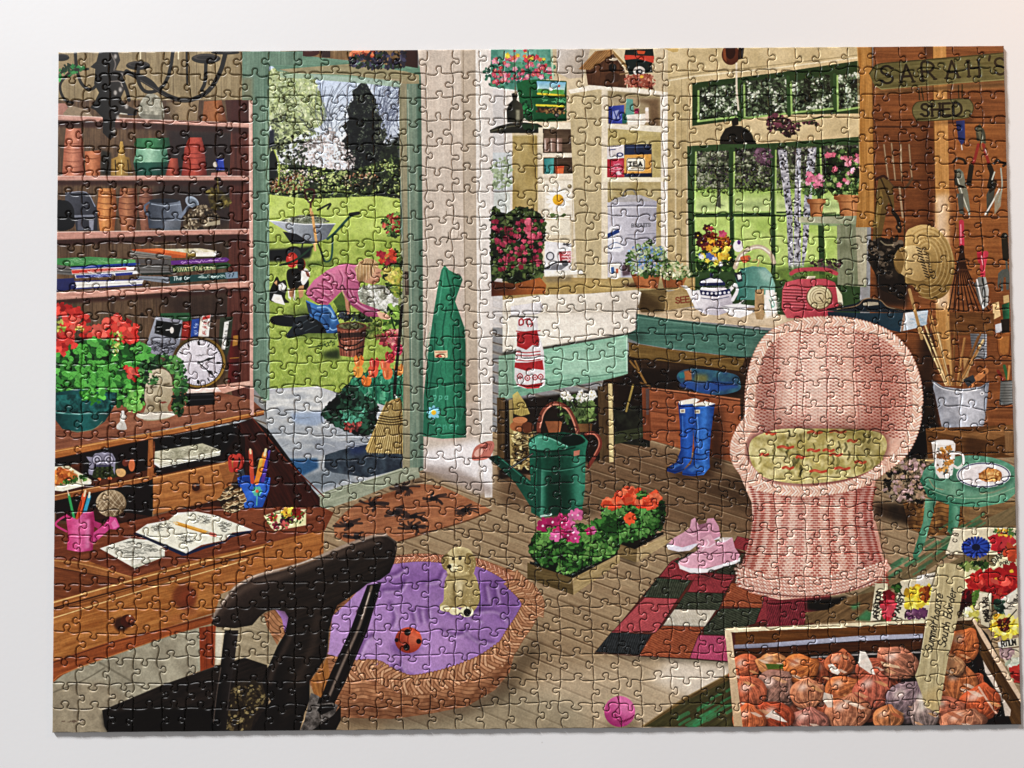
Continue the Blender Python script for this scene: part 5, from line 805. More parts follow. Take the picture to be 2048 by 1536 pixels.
    S('7a3c2c', 8, '155,300 150,200 180,100 240,40 310,30 390,80 440,180 470,290 470,420'); S('d08a70', 3, '160,220 190,110 245,48 310,38 380,82 430,180 458,290 458,400'); S('7a3428', 7, '530,270 590,265 635,310 640,370 600,450 545,540'); S('c87860', 2.4, '540,270 590,272 628,315 630,370 595,440')
    F(GR('1a6048', '2a7c60', 70, 0, 530, 0, mid='0e3c2c'), '70,310 150,270 340,255 500,280 545,330 525,420 520,700 500,870 420,900 250,930 170,945 90,900 85,640'); F(GR('66b89c', '1f6a50', 150, 600, 210, 600), '150,560 215,560 210,930 170,940 150,880', a=.9, soft=3); F('0b3022', '215,620 400,600 400,880 230,900', a=.7, soft=6); F('4a9c80', '430,450 515,440 505,830 440,850', a=.7, soft=5)
    EL('0c3424', 300, 325, 225, 52); F(GR('5ab094', '2a7a5c', 70, 300, 380, 380), '75,335 150,285 230,300 380,375 330,395 180,400 80,380', sm=1); EL('081c14', 420, 320, 90, 46); S('8ad0b8', 2.4, '150,300 230,302 380,372', a=.8); S('0a2c20', 3, '75,390 180,415 330,405 440,380', a=.8); S('0a2c20', 3, '80,530 250,560 430,540 520,500', a=.6); S('6ab89c', 2, '80,540 250,570 430,550', a=.5); S('e8f0ec', 4, '170,930 250,915', a=.7); F('c08068', '430,410 480,400 475,440 430,450')
    S('0c3a2c', 8, '150,880 155,560 150,430', a=.7)
    O(560, 800)
    F(GR('0e3428', '1c5844', 1700, 480, 1950, 780), '1655,455 1740,440 2060,690 2060,900 2010,860 1880,660 1780,560'); S('3a8a70', 2, '1750,455 1900,580 2060,720', a=.7); F('c87868', '1535,470 1560,380 1640,335 1700,330 1715,370 1690,440 1660,470 1580,485', sm=1)
    for i in range(6): S('8a4038', 1.2, [(1545 + i * 26, 460 - i * 12), (1600 + i * 18, 400 - i * 8), (1650 + i * 8, 350)], a=.8)
    EL('eab8a8', 1590, 420, 42, 26, -40, a=.9); S('1c1a16', 4, '1835,550 2020,430', sm=0); S('c8c8c0', 1.4, '1850,540 2020,432', sm=0, a=.6)
    # door mat
    F(WD('bc7c52', '945838', -8, 60, 10, 121), '600,835 780,770 1000,700 1140,670 1300,690 1450,760 1690,880 1500,960 1200,1050 950,1130 760,1090 560,1150 440,1090 430,1000 520,900'); F('6a3418', '600,835 800,765 1140,668 1140,700 820,800 620,860', soft=3, a=.5); S('5a2c14', 3, '1690,885 1500,965 1200,1055 950,1132', a=.7)
    for cx, cy in ((740, 830), (1230, 790), (930, 900), (1480, 880), (560, 1000), (1080, 1020), (620, 1100), (1000, 705), (1070, 930)):
        for i in range(13):
            t = RNG.random() * 6.28; L = 45 + RNG.random() * 95; S('3a2a26', 2.5 + RNG.random() * 3.5, [(cx, cy), (cx + L * .5 * math.cos(t), cy + L * .22 * math.sin(t)), (cx + L * math.cos(t + .3), cy + L * .42 * math.sin(t + .3))], a=.8)
        EL('241c1c', cx, cy, 34, 18)
def weave(c1, c2, ang, px, py, s=0, dark='7a3a30'):      # basket weave: rows of short strokes, alternate rows shifted
    a, b, d = hx(c1), hx(c2), hx(dark); t = math.radians(ang); ca, sa = math.cos(t), math.sin(t)
    def f(X, Y):
        u = X * ca + Y * sa + 3 * vn(X / 30, Y / 30, s); v = -X * sa + Y * ca + 2 * vn(X / 25, Y / 25, s + 3)
        row = np.floor(v / py); uu = u / px + .5 * (row % 2)
        m = np.abs(np.sin(uu * math.pi)); w = np.abs(np.sin(v / py * math.pi))
        c = mixc(a, b, np.clip(vn(uu * .6, row * .7, s) * 1.1, 0, 1))
        c = mixc(c, d, np.clip(1.15 - m * 1.7, 0, 1) * .95 * np.clip(w * 1.6, 0, 1))
        c = mixc(c, d, np.clip(.35 - w, 0, 1) * .9)
        return c * (.9 + .2 * vn(X / 9, Y / 9, s + 7))[..., None]
    return f
def strand(c1, c2, ang, py, L, s=0, dark='5a3018'):       # long woven strands, row over row
    a, b, d = hx(c1), hx(c2), hx(dark); t = math.radians(ang); ca, sa = math.cos(t), math.sin(t)
    def f(X, Y):
        u = X * ca + Y * sa; v = -X * sa + Y * ca + 5 * vn(X / 60, Y / 60, s) + 1.5 * np.sin(u / L * 2.2)
        row = np.floor(v / py); w = np.abs(np.sin(v / py * math.pi)); k = vn(u / L + row * .5, row * 3.7, s)
        c = mixc(a, b, np.clip(k * 1.4 - .2, 0, 1)); c = mixc(c, d, np.clip(.75 - w * 1.5, 0, 1) * .8)
        return mixc(c, d, np.clip(.32 - vn(u / (L * .6) + row * .5, row * 1.9, s + 4), 0, 1) * 1.6)
    return f
def knit(c1, c2, ang, p=5, s=0):
    a, b = hx(c1), hx(c2); t = math.radians(ang); ca, sa = math.cos(t), math.sin(t)
    def f(X, Y):
        u, v = X * ca + Y * sa, -X * sa + Y * ca
        w = .5 + .5 * np.sin(u / p * 6.28 + 1.5 * vn(X / 6, Y / 6, s)); n = vn(X / 3, Y / 3, s + 2)
        return mixc(a, b, np.clip(w * .6 + n * .5, 0, 1))
    return f
def braid(pts, w, cols, n, a=1.0):                       # a plaited rim: slanting strokes along a line
    p = smooth(tx(pp(pts)), False, 8); d = np.r_[0, np.cumsum(np.hypot(*np.diff(p, axis=0).T))]
    for i in range(n):
        t = d[-1] * (i + .5) / n; x = np.interp(t, d, p[:, 0]); y = np.interp(t, d, p[:, 1])
        x2 = np.interp(min(t + 4, d[-1]), d, p[:, 0]) - np.interp(max(t - 4, 0), d, p[:, 0]); y2 = np.interp(min(t + 4, d[-1]), d, p[:, 1]) - np.interp(max(t - 4, 0), d, p[:, 1])
        L = math.hypot(x2, y2) + 1e-6; ux, uy = x2 / L, y2 / L; g = d[-1] / n
        for k in (0, 1):
            sgn = 1 if (i + k) % 2 else -1
            q = [(x - ux * g + uy * w * .5 * sgn, y - uy * g - ux * w * .5 * sgn), (x + uy * w * .15 * sgn, y - ux * w * .15 * sgn), (x + ux * g - uy * w * .5 * sgn, y + uy * g + ux * w * .5 * sgn)]
            S(cols[0], g * .95, q, raw=True, a=a * .8); S(cols[1 + (i % (len(cols) - 1))], g * .55, q, raw=True, a=a)
def art_front():
    # ---- fuchsia by the wall, picture with bicycle
    O(1040, 440)
    F('e8e6e6', '200,170 410,190 410,410 190,410'); F('b84a50', '310,255 405,250 405,340 320,345'); SCR('330,260 395,260 395,330 335,330', 'f0d0d0', 22, 1.6); EL('3a3a40', 240, 290, 34, 36, a=.8); EL('d0d0d4', 240, 290, 24, 26); EL('3a3a40', 360, 350, 26, 22, a=.8); S('2a2a30', 3, '200,390 290,340 370,330'); F('6a6a70', '190,400 290,350 370,370 330,400', a=.8); TXT('A', 345, 200, 18, '4a4a50', 1.2); SCR('340,190 380,190 380,200 340,200', '4a4a50', 5, 1.2); F('f0ece0', '190,410 500,400 505,430 200,455'); F('8a7a5c', '200,455 420,440 400,490 210,500', a=.7, soft=2)
    O(560, 80)
    FOL('1690,1380 1740,1360 1800,1390 1900,1340 1990,1350 2100,1420 2120,1560 2090,1700 2110,1850 2060,1940 1900,1960 1740,1900 1690,1940', ['10160a', '1a2610', '2c3c1a', '445628', '627440'], 4.6, 760, base='1a2410'); BLOOM('1700,1450 2100,1440 2080,1800 1750,1850', ['8a2038', 'a83450', 'c85068', '701830'], 4.4, 90); BLOOM('1930,1430 2030,1420 2050,1600 1960,1560', ['c84c64', 'd86c80'], 5, 16)
    F(GR('6a3418', 'b46830', 1690, 0, 2080, 0), '1690,1930 1880,1950 2080,1900 2130,1960 2120,2030 1690,2050'); F('3a1c0c', '1690,1930 1880,1950 1880,2000 1690,2040', a=.5, soft=4)
    # ---- radio, tray on the bench
    O(1536, 440)
    S('c04c54', 8, '185,430 230,405 350,395 470,400 545,430'); F('d8ccb0', '300,450 380,450 370,480 310,480'); F('7a2c34', '110,560 150,500 240,470 460,470 540,500 570,600 600,700 480,790 160,790 110,740', soft=2, a=.5); F(GR('d8606a', 'b03c48', 120, 480, 540, 780), '115,560 140,500 240,475 460,472 530,500 560,560 565,680 480,790 150,785 108,700', sm=0)
    for i in range(7): y = 560 + i * 24; S('8a2834', 2.6, [(122, y - 4), (210, y), (305, y + 4)]); S('f09098', 1.2, [(122, y - 12), (210, y - 8), (305, y - 4)], a=.7)
    F('e8dcc0', '540,520 590,600 600,680 560,670'); EL('7a4a38', 410, 620, 106, 100); EL(GR('e8dcb8', 'b8a678', 330, 540, 490, 700), 410, 618, 96, 92)
    for r in (76, 56, 36): t = np.linspace(0, 6.2, 30); S('8a7850', 1.3, np.c_[410 + r * np.cos(t), 618 + r * .95 * np.sin(t)], a=.8)
    S('5a4830', 2, '410,618 440,660', sm=0); S('5a4830', 2, '395,590 425,590', sm=0)
    F('14242e', '470,710 600,690 700,670 760,635 820,625 900,640 950,690 1080,720 1270,715 1280,740 1080,745 480,730', sm=0); F(GR('1a303c', '24404e', 480, 740, 1080, 860), '475,735 760,745 1085,745 1060,900 960,880 860,830 700,815 485,800'); F('d8c8a8', '760,668 800,655 880,660 890,680 820,688 765,685', a=.75); S('a8845c', 2, '480,725 700,690 760,640 820,628 900,645 960,698 1090,722', a=.8); F(GR('e0e4e8', 'b0c0cc', 1090, 760, 1280, 860), '1085,745 1280,725 1265,840 1170,870 1055,895'); SCR('1110,770 1250,750 1240,830 1110,850', '9ab4c4', 16, 2.4, .5); F('8a5a38', '1085,745 1100,744 1080,890 1060,895', a=.7)
    S('b08a54', 6, '1130,560 1200,830 1230,950', sm=0)
    # ---- round table, cup, plate
    O(1536, 800)
    FOL('930,700 960,560 1050,470 1130,450 1200,490 1270,500 1290,640 1260,760 1230,840 1050,820 960,760', ['1c1810', '3a3222', '6a5c44', '98866c', 'b89a94'], 5, 300); BLOOM('980,500 1250,470 1250,800 980,740', ['c8a8a4', 'b08c8c', 'a88a70'], 4.5, 50)
    F(NZ('2a1a0e', '140c06', 20), '860,820 1160,830 1130,1010 960,960 840,920', soft=6, a=.85); F(strand('a0703a', '6e4822', 0, 8, 10, 3, '2a1608'), '1080,820 1280,840 1440,800 1620,860 1600,1000 1480,1080 1300,1090 1130,1030'); F('20120a', '1080,840 1180,850 1140,1020 1080,960', soft=5, a=.6)
    F(WD('9a7a4c', '6c5030', 6, 60, 6, 131), '1540,860 1990,800 2010,1060 1600,1020', a=.9)
    for q in ('1260,790 1350,800 1320,920 1240,1200 1170,1290 1160,1240 1240,980', '1450,820 1540,820 1530,980 1500,1080 1440,1060'): F(GR('3a7a5c', '2a5c48', pp(q)[:, 0].min(), 0, pp(q)[:, 0].max(), 0, mid='6aa888'), q)
    F(GR('2a6a50', '5aa080', 1220, 660, 1900, 820), '1215,640 1260,560 1980,620 1990,740 1900,820 1700,860 1480,850 1280,780'); EL(NZ('6aa488', '4f8c70', 14), 1620, 610, 388, 165); F('a8c4a0', '1400,640 1600,760 1980,700 1980,760 1700,830 1420,760', soft=10, a=.4); S('c8d8b8', 1.8, '1240,690 1400,760 1600,790 1800,770 1980,700', a=.5); S('b89a78', 2, '1290,640 1330,700 1400,720', a=.6); S('b89a78', 3, '1700,750 1800,740 1900,700', a=.4)
    EL('2c5a48', 1730, 625, 225, 105, soft=3, a=.5); EL('f0ecec', 1725, 602, 218, 102); S('3a4468', 2, np.c_[1725 + 205 * np.cos(np.linspace(0, 6.283, 40)), 602 + 94 * np.sin(np.linspace(0, 6.283, 40))]); EL('e0d8d8', 1725, 604, 165, 72, a=.6); F(GR('e0a058', 'a86428', 1690, 560, 1860, 650), '1690,600 1740,555 1800,548 1865,580 1860,640 1780,655 1700,640', sm=1); FOL('1700,590 1790,560 1850,590 1840,640 1730,640', ['a86830', 'd89850', 'f0b870'], 5, 26)
    F('2a4a3a', '1340,600 1500,580 1500,640 1370,640', soft=4, a=.5); F(GR('d4ccc4', 'e8e0d8', 1310, 0, 1500, 0, mid='fbf7f2'), '1308,345 1500,345 1495,460 1475,600 1440,630 1370,628 1345,590 1325,470'); EL('e4dcd4', 1404, 345, 96, 26); EL('fbf7f2', 1404, 342, 88, 20); S('e8e0d8', 5, '1490,430 1530,425 1560,450 1560,510 1520,545 1490,530'); BLOOM('1330,380 1480,380 1470,590 1360,600', ['d8943c', 'e8b060', 'a86a3c'], 6, 14); FOL('1340,400 1480,400 1470,580 1360,590', ['6a7a78', '8a6a4c'], 2.6, 24)
    # ---- green-edged bench board in the corner
    F(WD('8a7450', '64583a', -34, 80, 6, 132), '930,1440 1100,1330 1400,1130 1620,1010 1990,840 2000,1000 1640,1060 1400,1280 1200,1420 960,1540 1700,1540 700,1560')
    for i in range(46):
        x = 960 + RNG.random() * 700; y = 1440 - (x - 960) * .62 + RNG.normal(0, 60); S('4a8a60' if i % 2 else '3a6a48', 3 + RNG.random() * 4, [(x, y), (x + 50, y - 32), (x + 95, y - 60)], a=.6)
    S('d0b890', 2, '1110,1380 1400,1170 1640,1020', a=.4)
    # ---- rug
    O(1040, 1120)
    R = {'red': ('ac4046', '7e2a32'), 'dk': ('4c5240', '262b1e'), 'or': ('b0603c', '843c22'), 'wh': ('dcd4c4', 'b8ae98'), 'pk': ('cc5a7c', 'a43a5c'), 'bk': ('3c4042', '1c1f20'), 'sal': ('c8585c', 'a04248'), 'gn': ('8a8a74', '6a6a54')}
    rugs = [('605,735 730,580 1050,595 955,760', 'bk'), ('955,765 1060,595 1160,520 1480,530 1430,600 1360,790', 'or'), ('1360,785 1430,600 1700,610 1700,815', 'pk'), ('735,580 1000,300 1265,310 1090,580', 'sal'), ('1145,525 1240,390 1570,400 1480,535', 'wh'), ('1475,540 1610,390 1930,385 1880,510 1700,560 1690,600 1470,595', 'dk'), ('985,295 1100,145 1370,165 1270,310', 'dk'), ('1240,395 1330,260 1640,270 1590,400', 'dk'), ('1340,255 1400,140 1720,130 1640,265', 'red'), ('1610,370 1690,185 1960,190 1940,385', 'or'), ('1110,145 1210,10 1270,-20 1340,60 1560,110 1480,170', 'red'), ('1560,100 1700,0 1800,-60 1740,130', 'dk'), ('1720,180 1780,60 1830,0 1860,190', 'wh'), ('1890,500 1950,330 2500,300 2380,480', 'red'), ('1550,110 1740,120 1715,150 1560,150', 'red'), ('1690,-100 1740,-190 1870,-160 1860,-60', 'red'), ('1230,10 1400,-60 1560,100 1330,70', 'dk'), ('1860,190 2080,230 2500,240 2480,320 1950,330 1950,200', 'red')]
    F('1a1410', '600,740 1700,820 1700,840 900,790', soft=4, a=.5); F('5c2a20', '610,735 1210,10 1700,-100 2500,200 2380,500 1700,815')
    for i, (q, c) in enumerate(rugs): F(knit(R[c][1], R[c][0], 115 if i % 2 else 20, 4.2 if c in ('dk', 'bk', 'or') else 3, i), q)
    for q, c in rugs: S('180c0a', 1.2, q, closed=True, sm=0, a=.35)
    S('2c1010', 2.5, '605,742 955,768 1360,792 1700,818', sm=0, a=.6)
    # dark under the chair
    O(1536, 1120)
    F(knit('5c1c24', '9a3440', 20, 4, 3), '-10,340 310,320 290,520 -10,540'); F('16120e', '310,320 640,290 560,400 420,420 310,400', soft=3); F(WD('8a6a44', '5c4428', -30, 70, 6, 133), '300,420 480,400 640,300 860,250 830,480 520,500 300,510'); F('3a8a58', '700,480 790,400 840,430 820,490', soft=2, a=.8); F('3a8a58', '660,370 740,340 720,390 680,400', soft=2, a=.7)
    # ---- pink wicker chair
    O(1536, 440)
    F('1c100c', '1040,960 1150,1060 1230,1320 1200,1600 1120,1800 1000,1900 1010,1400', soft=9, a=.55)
    wv = NZ('f4d6c2', 'e6b49c', 9, 4, 1.6); wv2 = weave('f0d0c2', 'e0a494', 88, 6.5, 8, 5, '8e342e')
    F(wv, '-130,1500 -120,1250 -60,1040 60,900 280,815 560,800 800,840 980,920 1120,1060 1200,1280 1210,1500 1180,1680 1100,1850 960,1990 800,2120 560,2180 200,2180 -80,2080 -230,1950 -290,1800 -260,1720 -190,1640', sm=1)
    inner = tx(pp('-100,1500 -90,1260 -30,1060 80,940 290,860 560,845 790,885 950,965 1075,1100 1140,1290 1150,1500 1120,1680 1040,1800 900,1700 -60,1700 -150,1640'))
    for r in range(33):
        y = 862 + r * 27
        for k in range(-34, 35):
            x = 500 + k * 25 * (.80 + .00030 * (y - 850)); y_ = y + 9 * (k % 2) + .012 * abs(k) * k * k * .05; q = tx([(x, y_)])
            if not inside(inner, q[:, 0], q[:, 1])[0]: continue
            g = .5 + .5 * math.sin(k * .55 + .9); g = max(g, .9 if k > 9 else 0)
            S(['a8483c', 'b85c4c', '983a30'][(k + r) % 3], 2.6, [(x - 4.5, y_ - 1), (x + 4.5, y_ + 1)], a=.28 + .6 * g, sm=0)
            S('fdf0e4', 2.2, [(x - 5, y_ + 13), (x + 5, y_ + 13)], a=.55, sm=0)
    for k in range(-9, 11): S('fdf0e4' if k % 2 else 'b06050', 2, [(500 + k * 50 * .80, 862), (500 + k * 50 * .93, 1280), (500 + k * 50 * 1.06, 1700)], a=.16)
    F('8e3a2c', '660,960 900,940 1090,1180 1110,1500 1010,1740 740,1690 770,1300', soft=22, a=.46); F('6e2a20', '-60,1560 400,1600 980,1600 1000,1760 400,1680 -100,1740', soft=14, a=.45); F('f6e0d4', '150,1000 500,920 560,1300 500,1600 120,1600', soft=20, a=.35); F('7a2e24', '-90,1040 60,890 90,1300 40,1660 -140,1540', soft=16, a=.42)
    for x0, x1 in ((90, 60), (250, 230), (480, 480), (700, 730), (880, 960)): S('b05a50', 2.5, [(x0, 930), ((x0 + x1) / 2 - 10, 1250), (x1, 1640)], a=.4)
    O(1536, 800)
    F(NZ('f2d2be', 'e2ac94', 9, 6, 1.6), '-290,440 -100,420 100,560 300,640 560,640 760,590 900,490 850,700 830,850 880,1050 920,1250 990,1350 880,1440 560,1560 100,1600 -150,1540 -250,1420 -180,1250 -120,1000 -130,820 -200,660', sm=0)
    for r in range(42):
        y = 700 + r * 19; hw = float(np.interp(y, [680, 800, 900, 1050, 1200, 1420], [515, 480, 474, 488, 525, 606])); cx = 356
        for k in range(-21, 22):
            u = (k + .5 * (r % 2)) / 21.5; x = cx + hw * math.sin(u * 1.35) / math.sin(1.35); rib = (k % 4) in (0, 1)
            S(['9c382e', 'b04a3e', 'a8443a'][(k + r) % 3], 3.2 if rib else 2.2, [(x - 9 * math.cos(u * 1.3), y), (x + 9 * math.cos(u * 1.3), y + 2 * u)], a=.8 if rib else .4, sm=0)
            if not rib: S('fff2e6', 2, [(x - 8, y + 9), (x + 8, y + 9)], a=.5, sm=0)
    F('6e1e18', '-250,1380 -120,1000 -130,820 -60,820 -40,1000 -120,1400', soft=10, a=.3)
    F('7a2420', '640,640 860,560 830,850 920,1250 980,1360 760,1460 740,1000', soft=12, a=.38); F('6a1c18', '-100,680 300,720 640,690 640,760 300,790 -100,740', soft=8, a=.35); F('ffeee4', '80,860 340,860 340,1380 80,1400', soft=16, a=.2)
    # cushion
    F('5c1c18', '-150,300 60,230 400,215 800,235 940,300 960,420 860,560 600,680 200,690 -60,620 -170,480', sm=1, a=.55, soft=5); F(NZ('e0d49a', 'b4a45c', 16, 3, 2.6), '-130,320 60,240 300,230 640,235 880,260 950,340 930,440 860,540 640,630 330,670 100,655 -60,600 -140,480', sm=1)
    for i in range(40):
        x, y = -100 + RNG.random() * 980, 270 + RNG.random() * 330
        if ((x - 400) / 520) ** 2 + ((y - 450) / 190) ** 2 < 1: S('8a7a38' if i % 2 else 'e8dca0', 2 + RNG.random() * 3, [(x, y), (x + 25, y + 35 * RNG.normal()), (x + 60, y + 30 * RNG.normal())], a=.55, soft=1)
    for i in range(34):
        x, y = -90 + RNG.random() * 960, 265 + RNG.random() * 350
        if ((x - 400) / 500) ** 2 + ((y - 450) / 185) ** 2 < 1: S('4a4420' if i % 3 else '7a7038', 2.5 + RNG.random() * 3, [(x, y), (x + 16, y - 30), (x + 6, y - 62)], a=.6)
    for x, y, l in ((-10, 270, 70), (320, 262, 110), (500, 255, 120), (80, 380, 120), (320, 405, 90), (445, 405, 80), (340, 572, 130), (540, 550, 110), (500, 440, 90), (120, 545, 80), (640, 330, 70), (700, 500, 80), (230, 460, 60), (-60, 440, 60)):
        S('c8492e', 5, [(x, y), (x + l * .3, y - 8), (x + l * .65, y + 6), (x + l, y - 4)], a=.95); S('e07a58', 2, [(x + l * .2, y - 4), (x + l * .6, y + 2)], a=.8)
    F('6a5c24', '640,260 930,300 920,440 800,560 700,420', soft=12, a=.4); F('5a4c1c', '-130,320 600,232 900,262 880,290 600,262 -60,330', soft=4, a=.6)
    # rims
    br = ['d49a84', 'f6dcc8', 'efc8b0', 'f9e6d6']
    braid('-60,690 100,720 300,735 480,720 640,690 780,640 900,560 990,480', 17, br, 46)
    O(1536, 440)
    braid('-150,1560 -130,1280 -60,1050 60,910 280,830 560,815 800,860 970,940 1100,1080 1180,1290 1195,1500 1160,1690 1080,1850 960,1960', 17, br, 110)
    O(1536, 800)
    braid('-120,160 -190,240 -240,360 -230,480 -150,590 -60,680', 26, br, 30)
    O(1536, 1120)
    for r in range(5): braid(f'{-240 + r * 8},{60 + r * 34} {-60},{130 + r * 30} 200,{165 + r * 28} 480,{150 + r * 27} 760,{90 + r * 26} {940 - r * 8},{30 + r * 22}', 9, ['c07866', 'f6dece', 'ecc6b2'], 44, .95)
    S('5a1814', 3, '-200,230 0,270 240,292 480,280 700,230 880,150', a=.6)
    # ---- sneakers
    O(1040, 800)
    F('2a1a10', '1180,1200 1420,1220 1560,1160 1600,1200 1300,1260', soft=5, a=.6)
    F('e8e2f0', '1170,1150 1185,1195 1270,1215 1360,1205 1420,1160 1600,1110 1600,1090 1400,1130'); F(GR('e4b0c2', 'c88ca2', 1180, 960, 1600, 1180), '1185,1150 1230,1105 1310,1060 1360,1020 1370,960 1400,940 1430,1000 1490,985 1500,950 1550,945 1590,1010 1605,1090 1500,1140 1400,1150 1300,1180', sm=0); S('f0c0d0', 2.4, '1340,1060 1390,1090 1440,1060'); S('8a5068', 2, '1360,1030 1400,1060 1480,1010'); F('7a4458', '1420,1000 1500,985 1490,1020 1440,1030', a=.6)
    F('2a1c14', '1290,1340 1560,1400 1780,1300 1780,1340 1500,1430', soft=4, a=.5); F('eeeaf4', '1265,1300 1280,1350 1380,1390 1500,1380 1620,1340 1760,1300 1765,1260 1500,1350'); F(GR('efbccc', 'd498ac', 1270, 1100, 1760, 1340), '1270,1290 1330,1260 1430,1200 1410,1130 1450,1110 1520,1070 1570,1140 1620,1130 1700,1100 1720,1180 1760,1240 1745,1280 1600,1320 1480,1350 1350,1345 1280,1320', sm=0); S('f8d4e0', 2.6, '1420,1150 1500,1180 1560,1150'); S('f8d4e0', 2.6, '1460,1200 1510,1150 1500,1120'); S('8a5068', 1.8, '1430,1210 1500,1240 1580,1200'); F('efeaf0', '1560,1140 1620,1100 1700,1100 1640,1140', a=.7); S('9a5c74', 1.6, '1580,1250 1680,1220 1750,1230', a=.7); EL('4a2c38', 1430, 1185, 8)
    # ---- flower crates
    F('241a0e', '760,1150 940,1300 920,1320 760,1250', soft=4, a=.6); F(WD('8a744c', '64502c', 10, 50, 5, 134), '780,1140 940,1190 930,1300 790,1250'); F(WD('c8b184', 'a88e60', -22, 60, 5, 135), '940,1190 1180,1080 1180,1150 935,1300'); F('18140c', '800,1130 1150,1055 1150,1075 920,1195 780,1145')
    FOL('650,880 700,820 1100,800 1160,860 1150,1000 1060,1070 900,1130 800,1140 700,1050', ['10200c', '1a3a14', '2a5a20', '447c34', '62984a'], 4.8, 560, base='16280f'); FOL('670,840 690,800 760,800 770,740 860,710 960,720 1000,770 1060,740 1120,760 1110,810 1060,870 960,850 860,820 740,880', ['c83a1c', 'e85a34', 'f47a50', 'd84a28'], 7, 170, el=.85); FLW(880, 950, 12, 'e8582c', 'b03818', raw=False, m=8); FOL('1000,730 1020,760 940,790 930,760', ['2c5a20', '5a8a3c'], 4, 20)
    F(WD('746038', '524020', 12, 50, 5, 136), '60,1300 420,1420 430,1560 60,1430'); F(WD('c4ac7c', '9c8454', -22, 60, 5, 137), '425,1425 800,1230 800,1300 430,1560'); F('12100c', '80,1290 420,1400 780,1220 780,1240 425,1425 80,1310'); F('203c3c', '95,1300 420,1405 440,1390 780,1215 760,1205 420,1370 150,1290', a=.8)
    FOL('80,1180 130,1060 300,1010 560,1000 700,1030 780,1120 770,1220 560,1320 400,1390 250,1350 110,1280', ['0e1c0c', '183614', '285a20', '427c32', '689c4a'], 5.6, 700, base='13240f'); FOL('560,1000 700,940 800,1000 770,1080', ['1f4a1c', '3c7c30', '5a9a44'], 6, 60)
    for q, n in (('150,1010 200,970 280,960 380,950 400,1000 320,1010 230,1030', 9), ('270,1080 330,1040 460,1060 450,1110 330,1130', 8), ('520,1040 580,1030 580,1060 530,1070', 2), ('400,910 490,890 500,930 430,940', 4)): BLOOM(q, ['c8286c', 'd84a8c', 'b02060', 'e070a8'], 10, n, 'f0c8d8')
    # ---- basket bed with dog toy
    O(560, 1120)
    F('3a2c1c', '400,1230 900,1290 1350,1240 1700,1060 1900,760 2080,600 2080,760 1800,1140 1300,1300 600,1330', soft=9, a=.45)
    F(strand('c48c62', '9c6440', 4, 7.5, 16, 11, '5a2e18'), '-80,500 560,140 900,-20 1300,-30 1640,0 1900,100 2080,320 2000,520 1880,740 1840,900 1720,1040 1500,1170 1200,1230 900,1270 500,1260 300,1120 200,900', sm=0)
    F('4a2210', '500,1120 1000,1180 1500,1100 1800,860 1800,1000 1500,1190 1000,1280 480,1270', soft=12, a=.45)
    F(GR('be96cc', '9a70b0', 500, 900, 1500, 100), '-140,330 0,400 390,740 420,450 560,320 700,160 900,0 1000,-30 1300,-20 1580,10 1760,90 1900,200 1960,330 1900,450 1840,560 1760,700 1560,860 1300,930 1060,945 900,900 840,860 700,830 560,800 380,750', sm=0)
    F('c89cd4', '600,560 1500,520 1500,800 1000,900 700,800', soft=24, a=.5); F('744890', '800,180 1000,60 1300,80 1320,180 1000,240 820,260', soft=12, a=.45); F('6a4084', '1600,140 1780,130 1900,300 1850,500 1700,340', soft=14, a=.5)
    for p in ('820,240 960,230 1000,160', '800,100 900,120 1000,60', '880,340 920,440 900,520', '1060,400 1080,480', '1120,400 1140,490', '1180,390 1190,480', '1640,200 1660,320', '1720,190 1740,330', '1550,400 1480,450 1600,480', '1300,560 1400,600 1500,560', '960,820 1000,900 1060,930', '900,840 960,900', '640,740 680,640 740,600', '1460,560 1560,640 1700,660', '1500,420 1700,400 1800,480', '1150,180 1260,160 1300,90'): S('5e3676', 8, p, a=.7, soft=3); S('e6caee', 5, [(a + 20, b + 16) for a, b in pp(p)], a=.5, soft=2)
    bw = ['8a5636', 'c8926a', 'b47e58', 'd4a47c']
    braid('900,0 1100,-20 1300,-10 1580,20 1760,100 1880,190', 12, ['8a5438', 'e0a484', 'c07c5c'], 50); braid('1860,150 1970,260 2010,360 1960,480 1880,600 1820,700 1740,790', 34, bw, 30); braid('1800,720 1640,830 1450,910 1250,970 1060,1000 940,970 860,930 760,880 620,880 530,900', 34, bw, 42); braid('1990,220 2060,330 2060,440', 22, bw, 12)
    # ladybird ball
    EL('6a3c80', 1000, 700, 120, 70, soft=6, a=.6); EL(GR('d85838', '8a2c1c', 1100, 580, 950, 740), 1030, 640, 108, 104); EL('f08a60', 1070, 630, 50, 50, soft=5, a=.5); S('8a2c1c', 2, '1040,545 1025,640 1040,740')
    for x, y, r in ((1022, 578, 26), (1015, 698, 26), (1112, 650, 20), (935, 640, 16)): EL('1c100c', x, y, r, r * 1.05)
    # toy dog
    O(560, 800)
    c = GR('e0cf9c', 'a8935c', 1300, 1200, 1600, 1600)
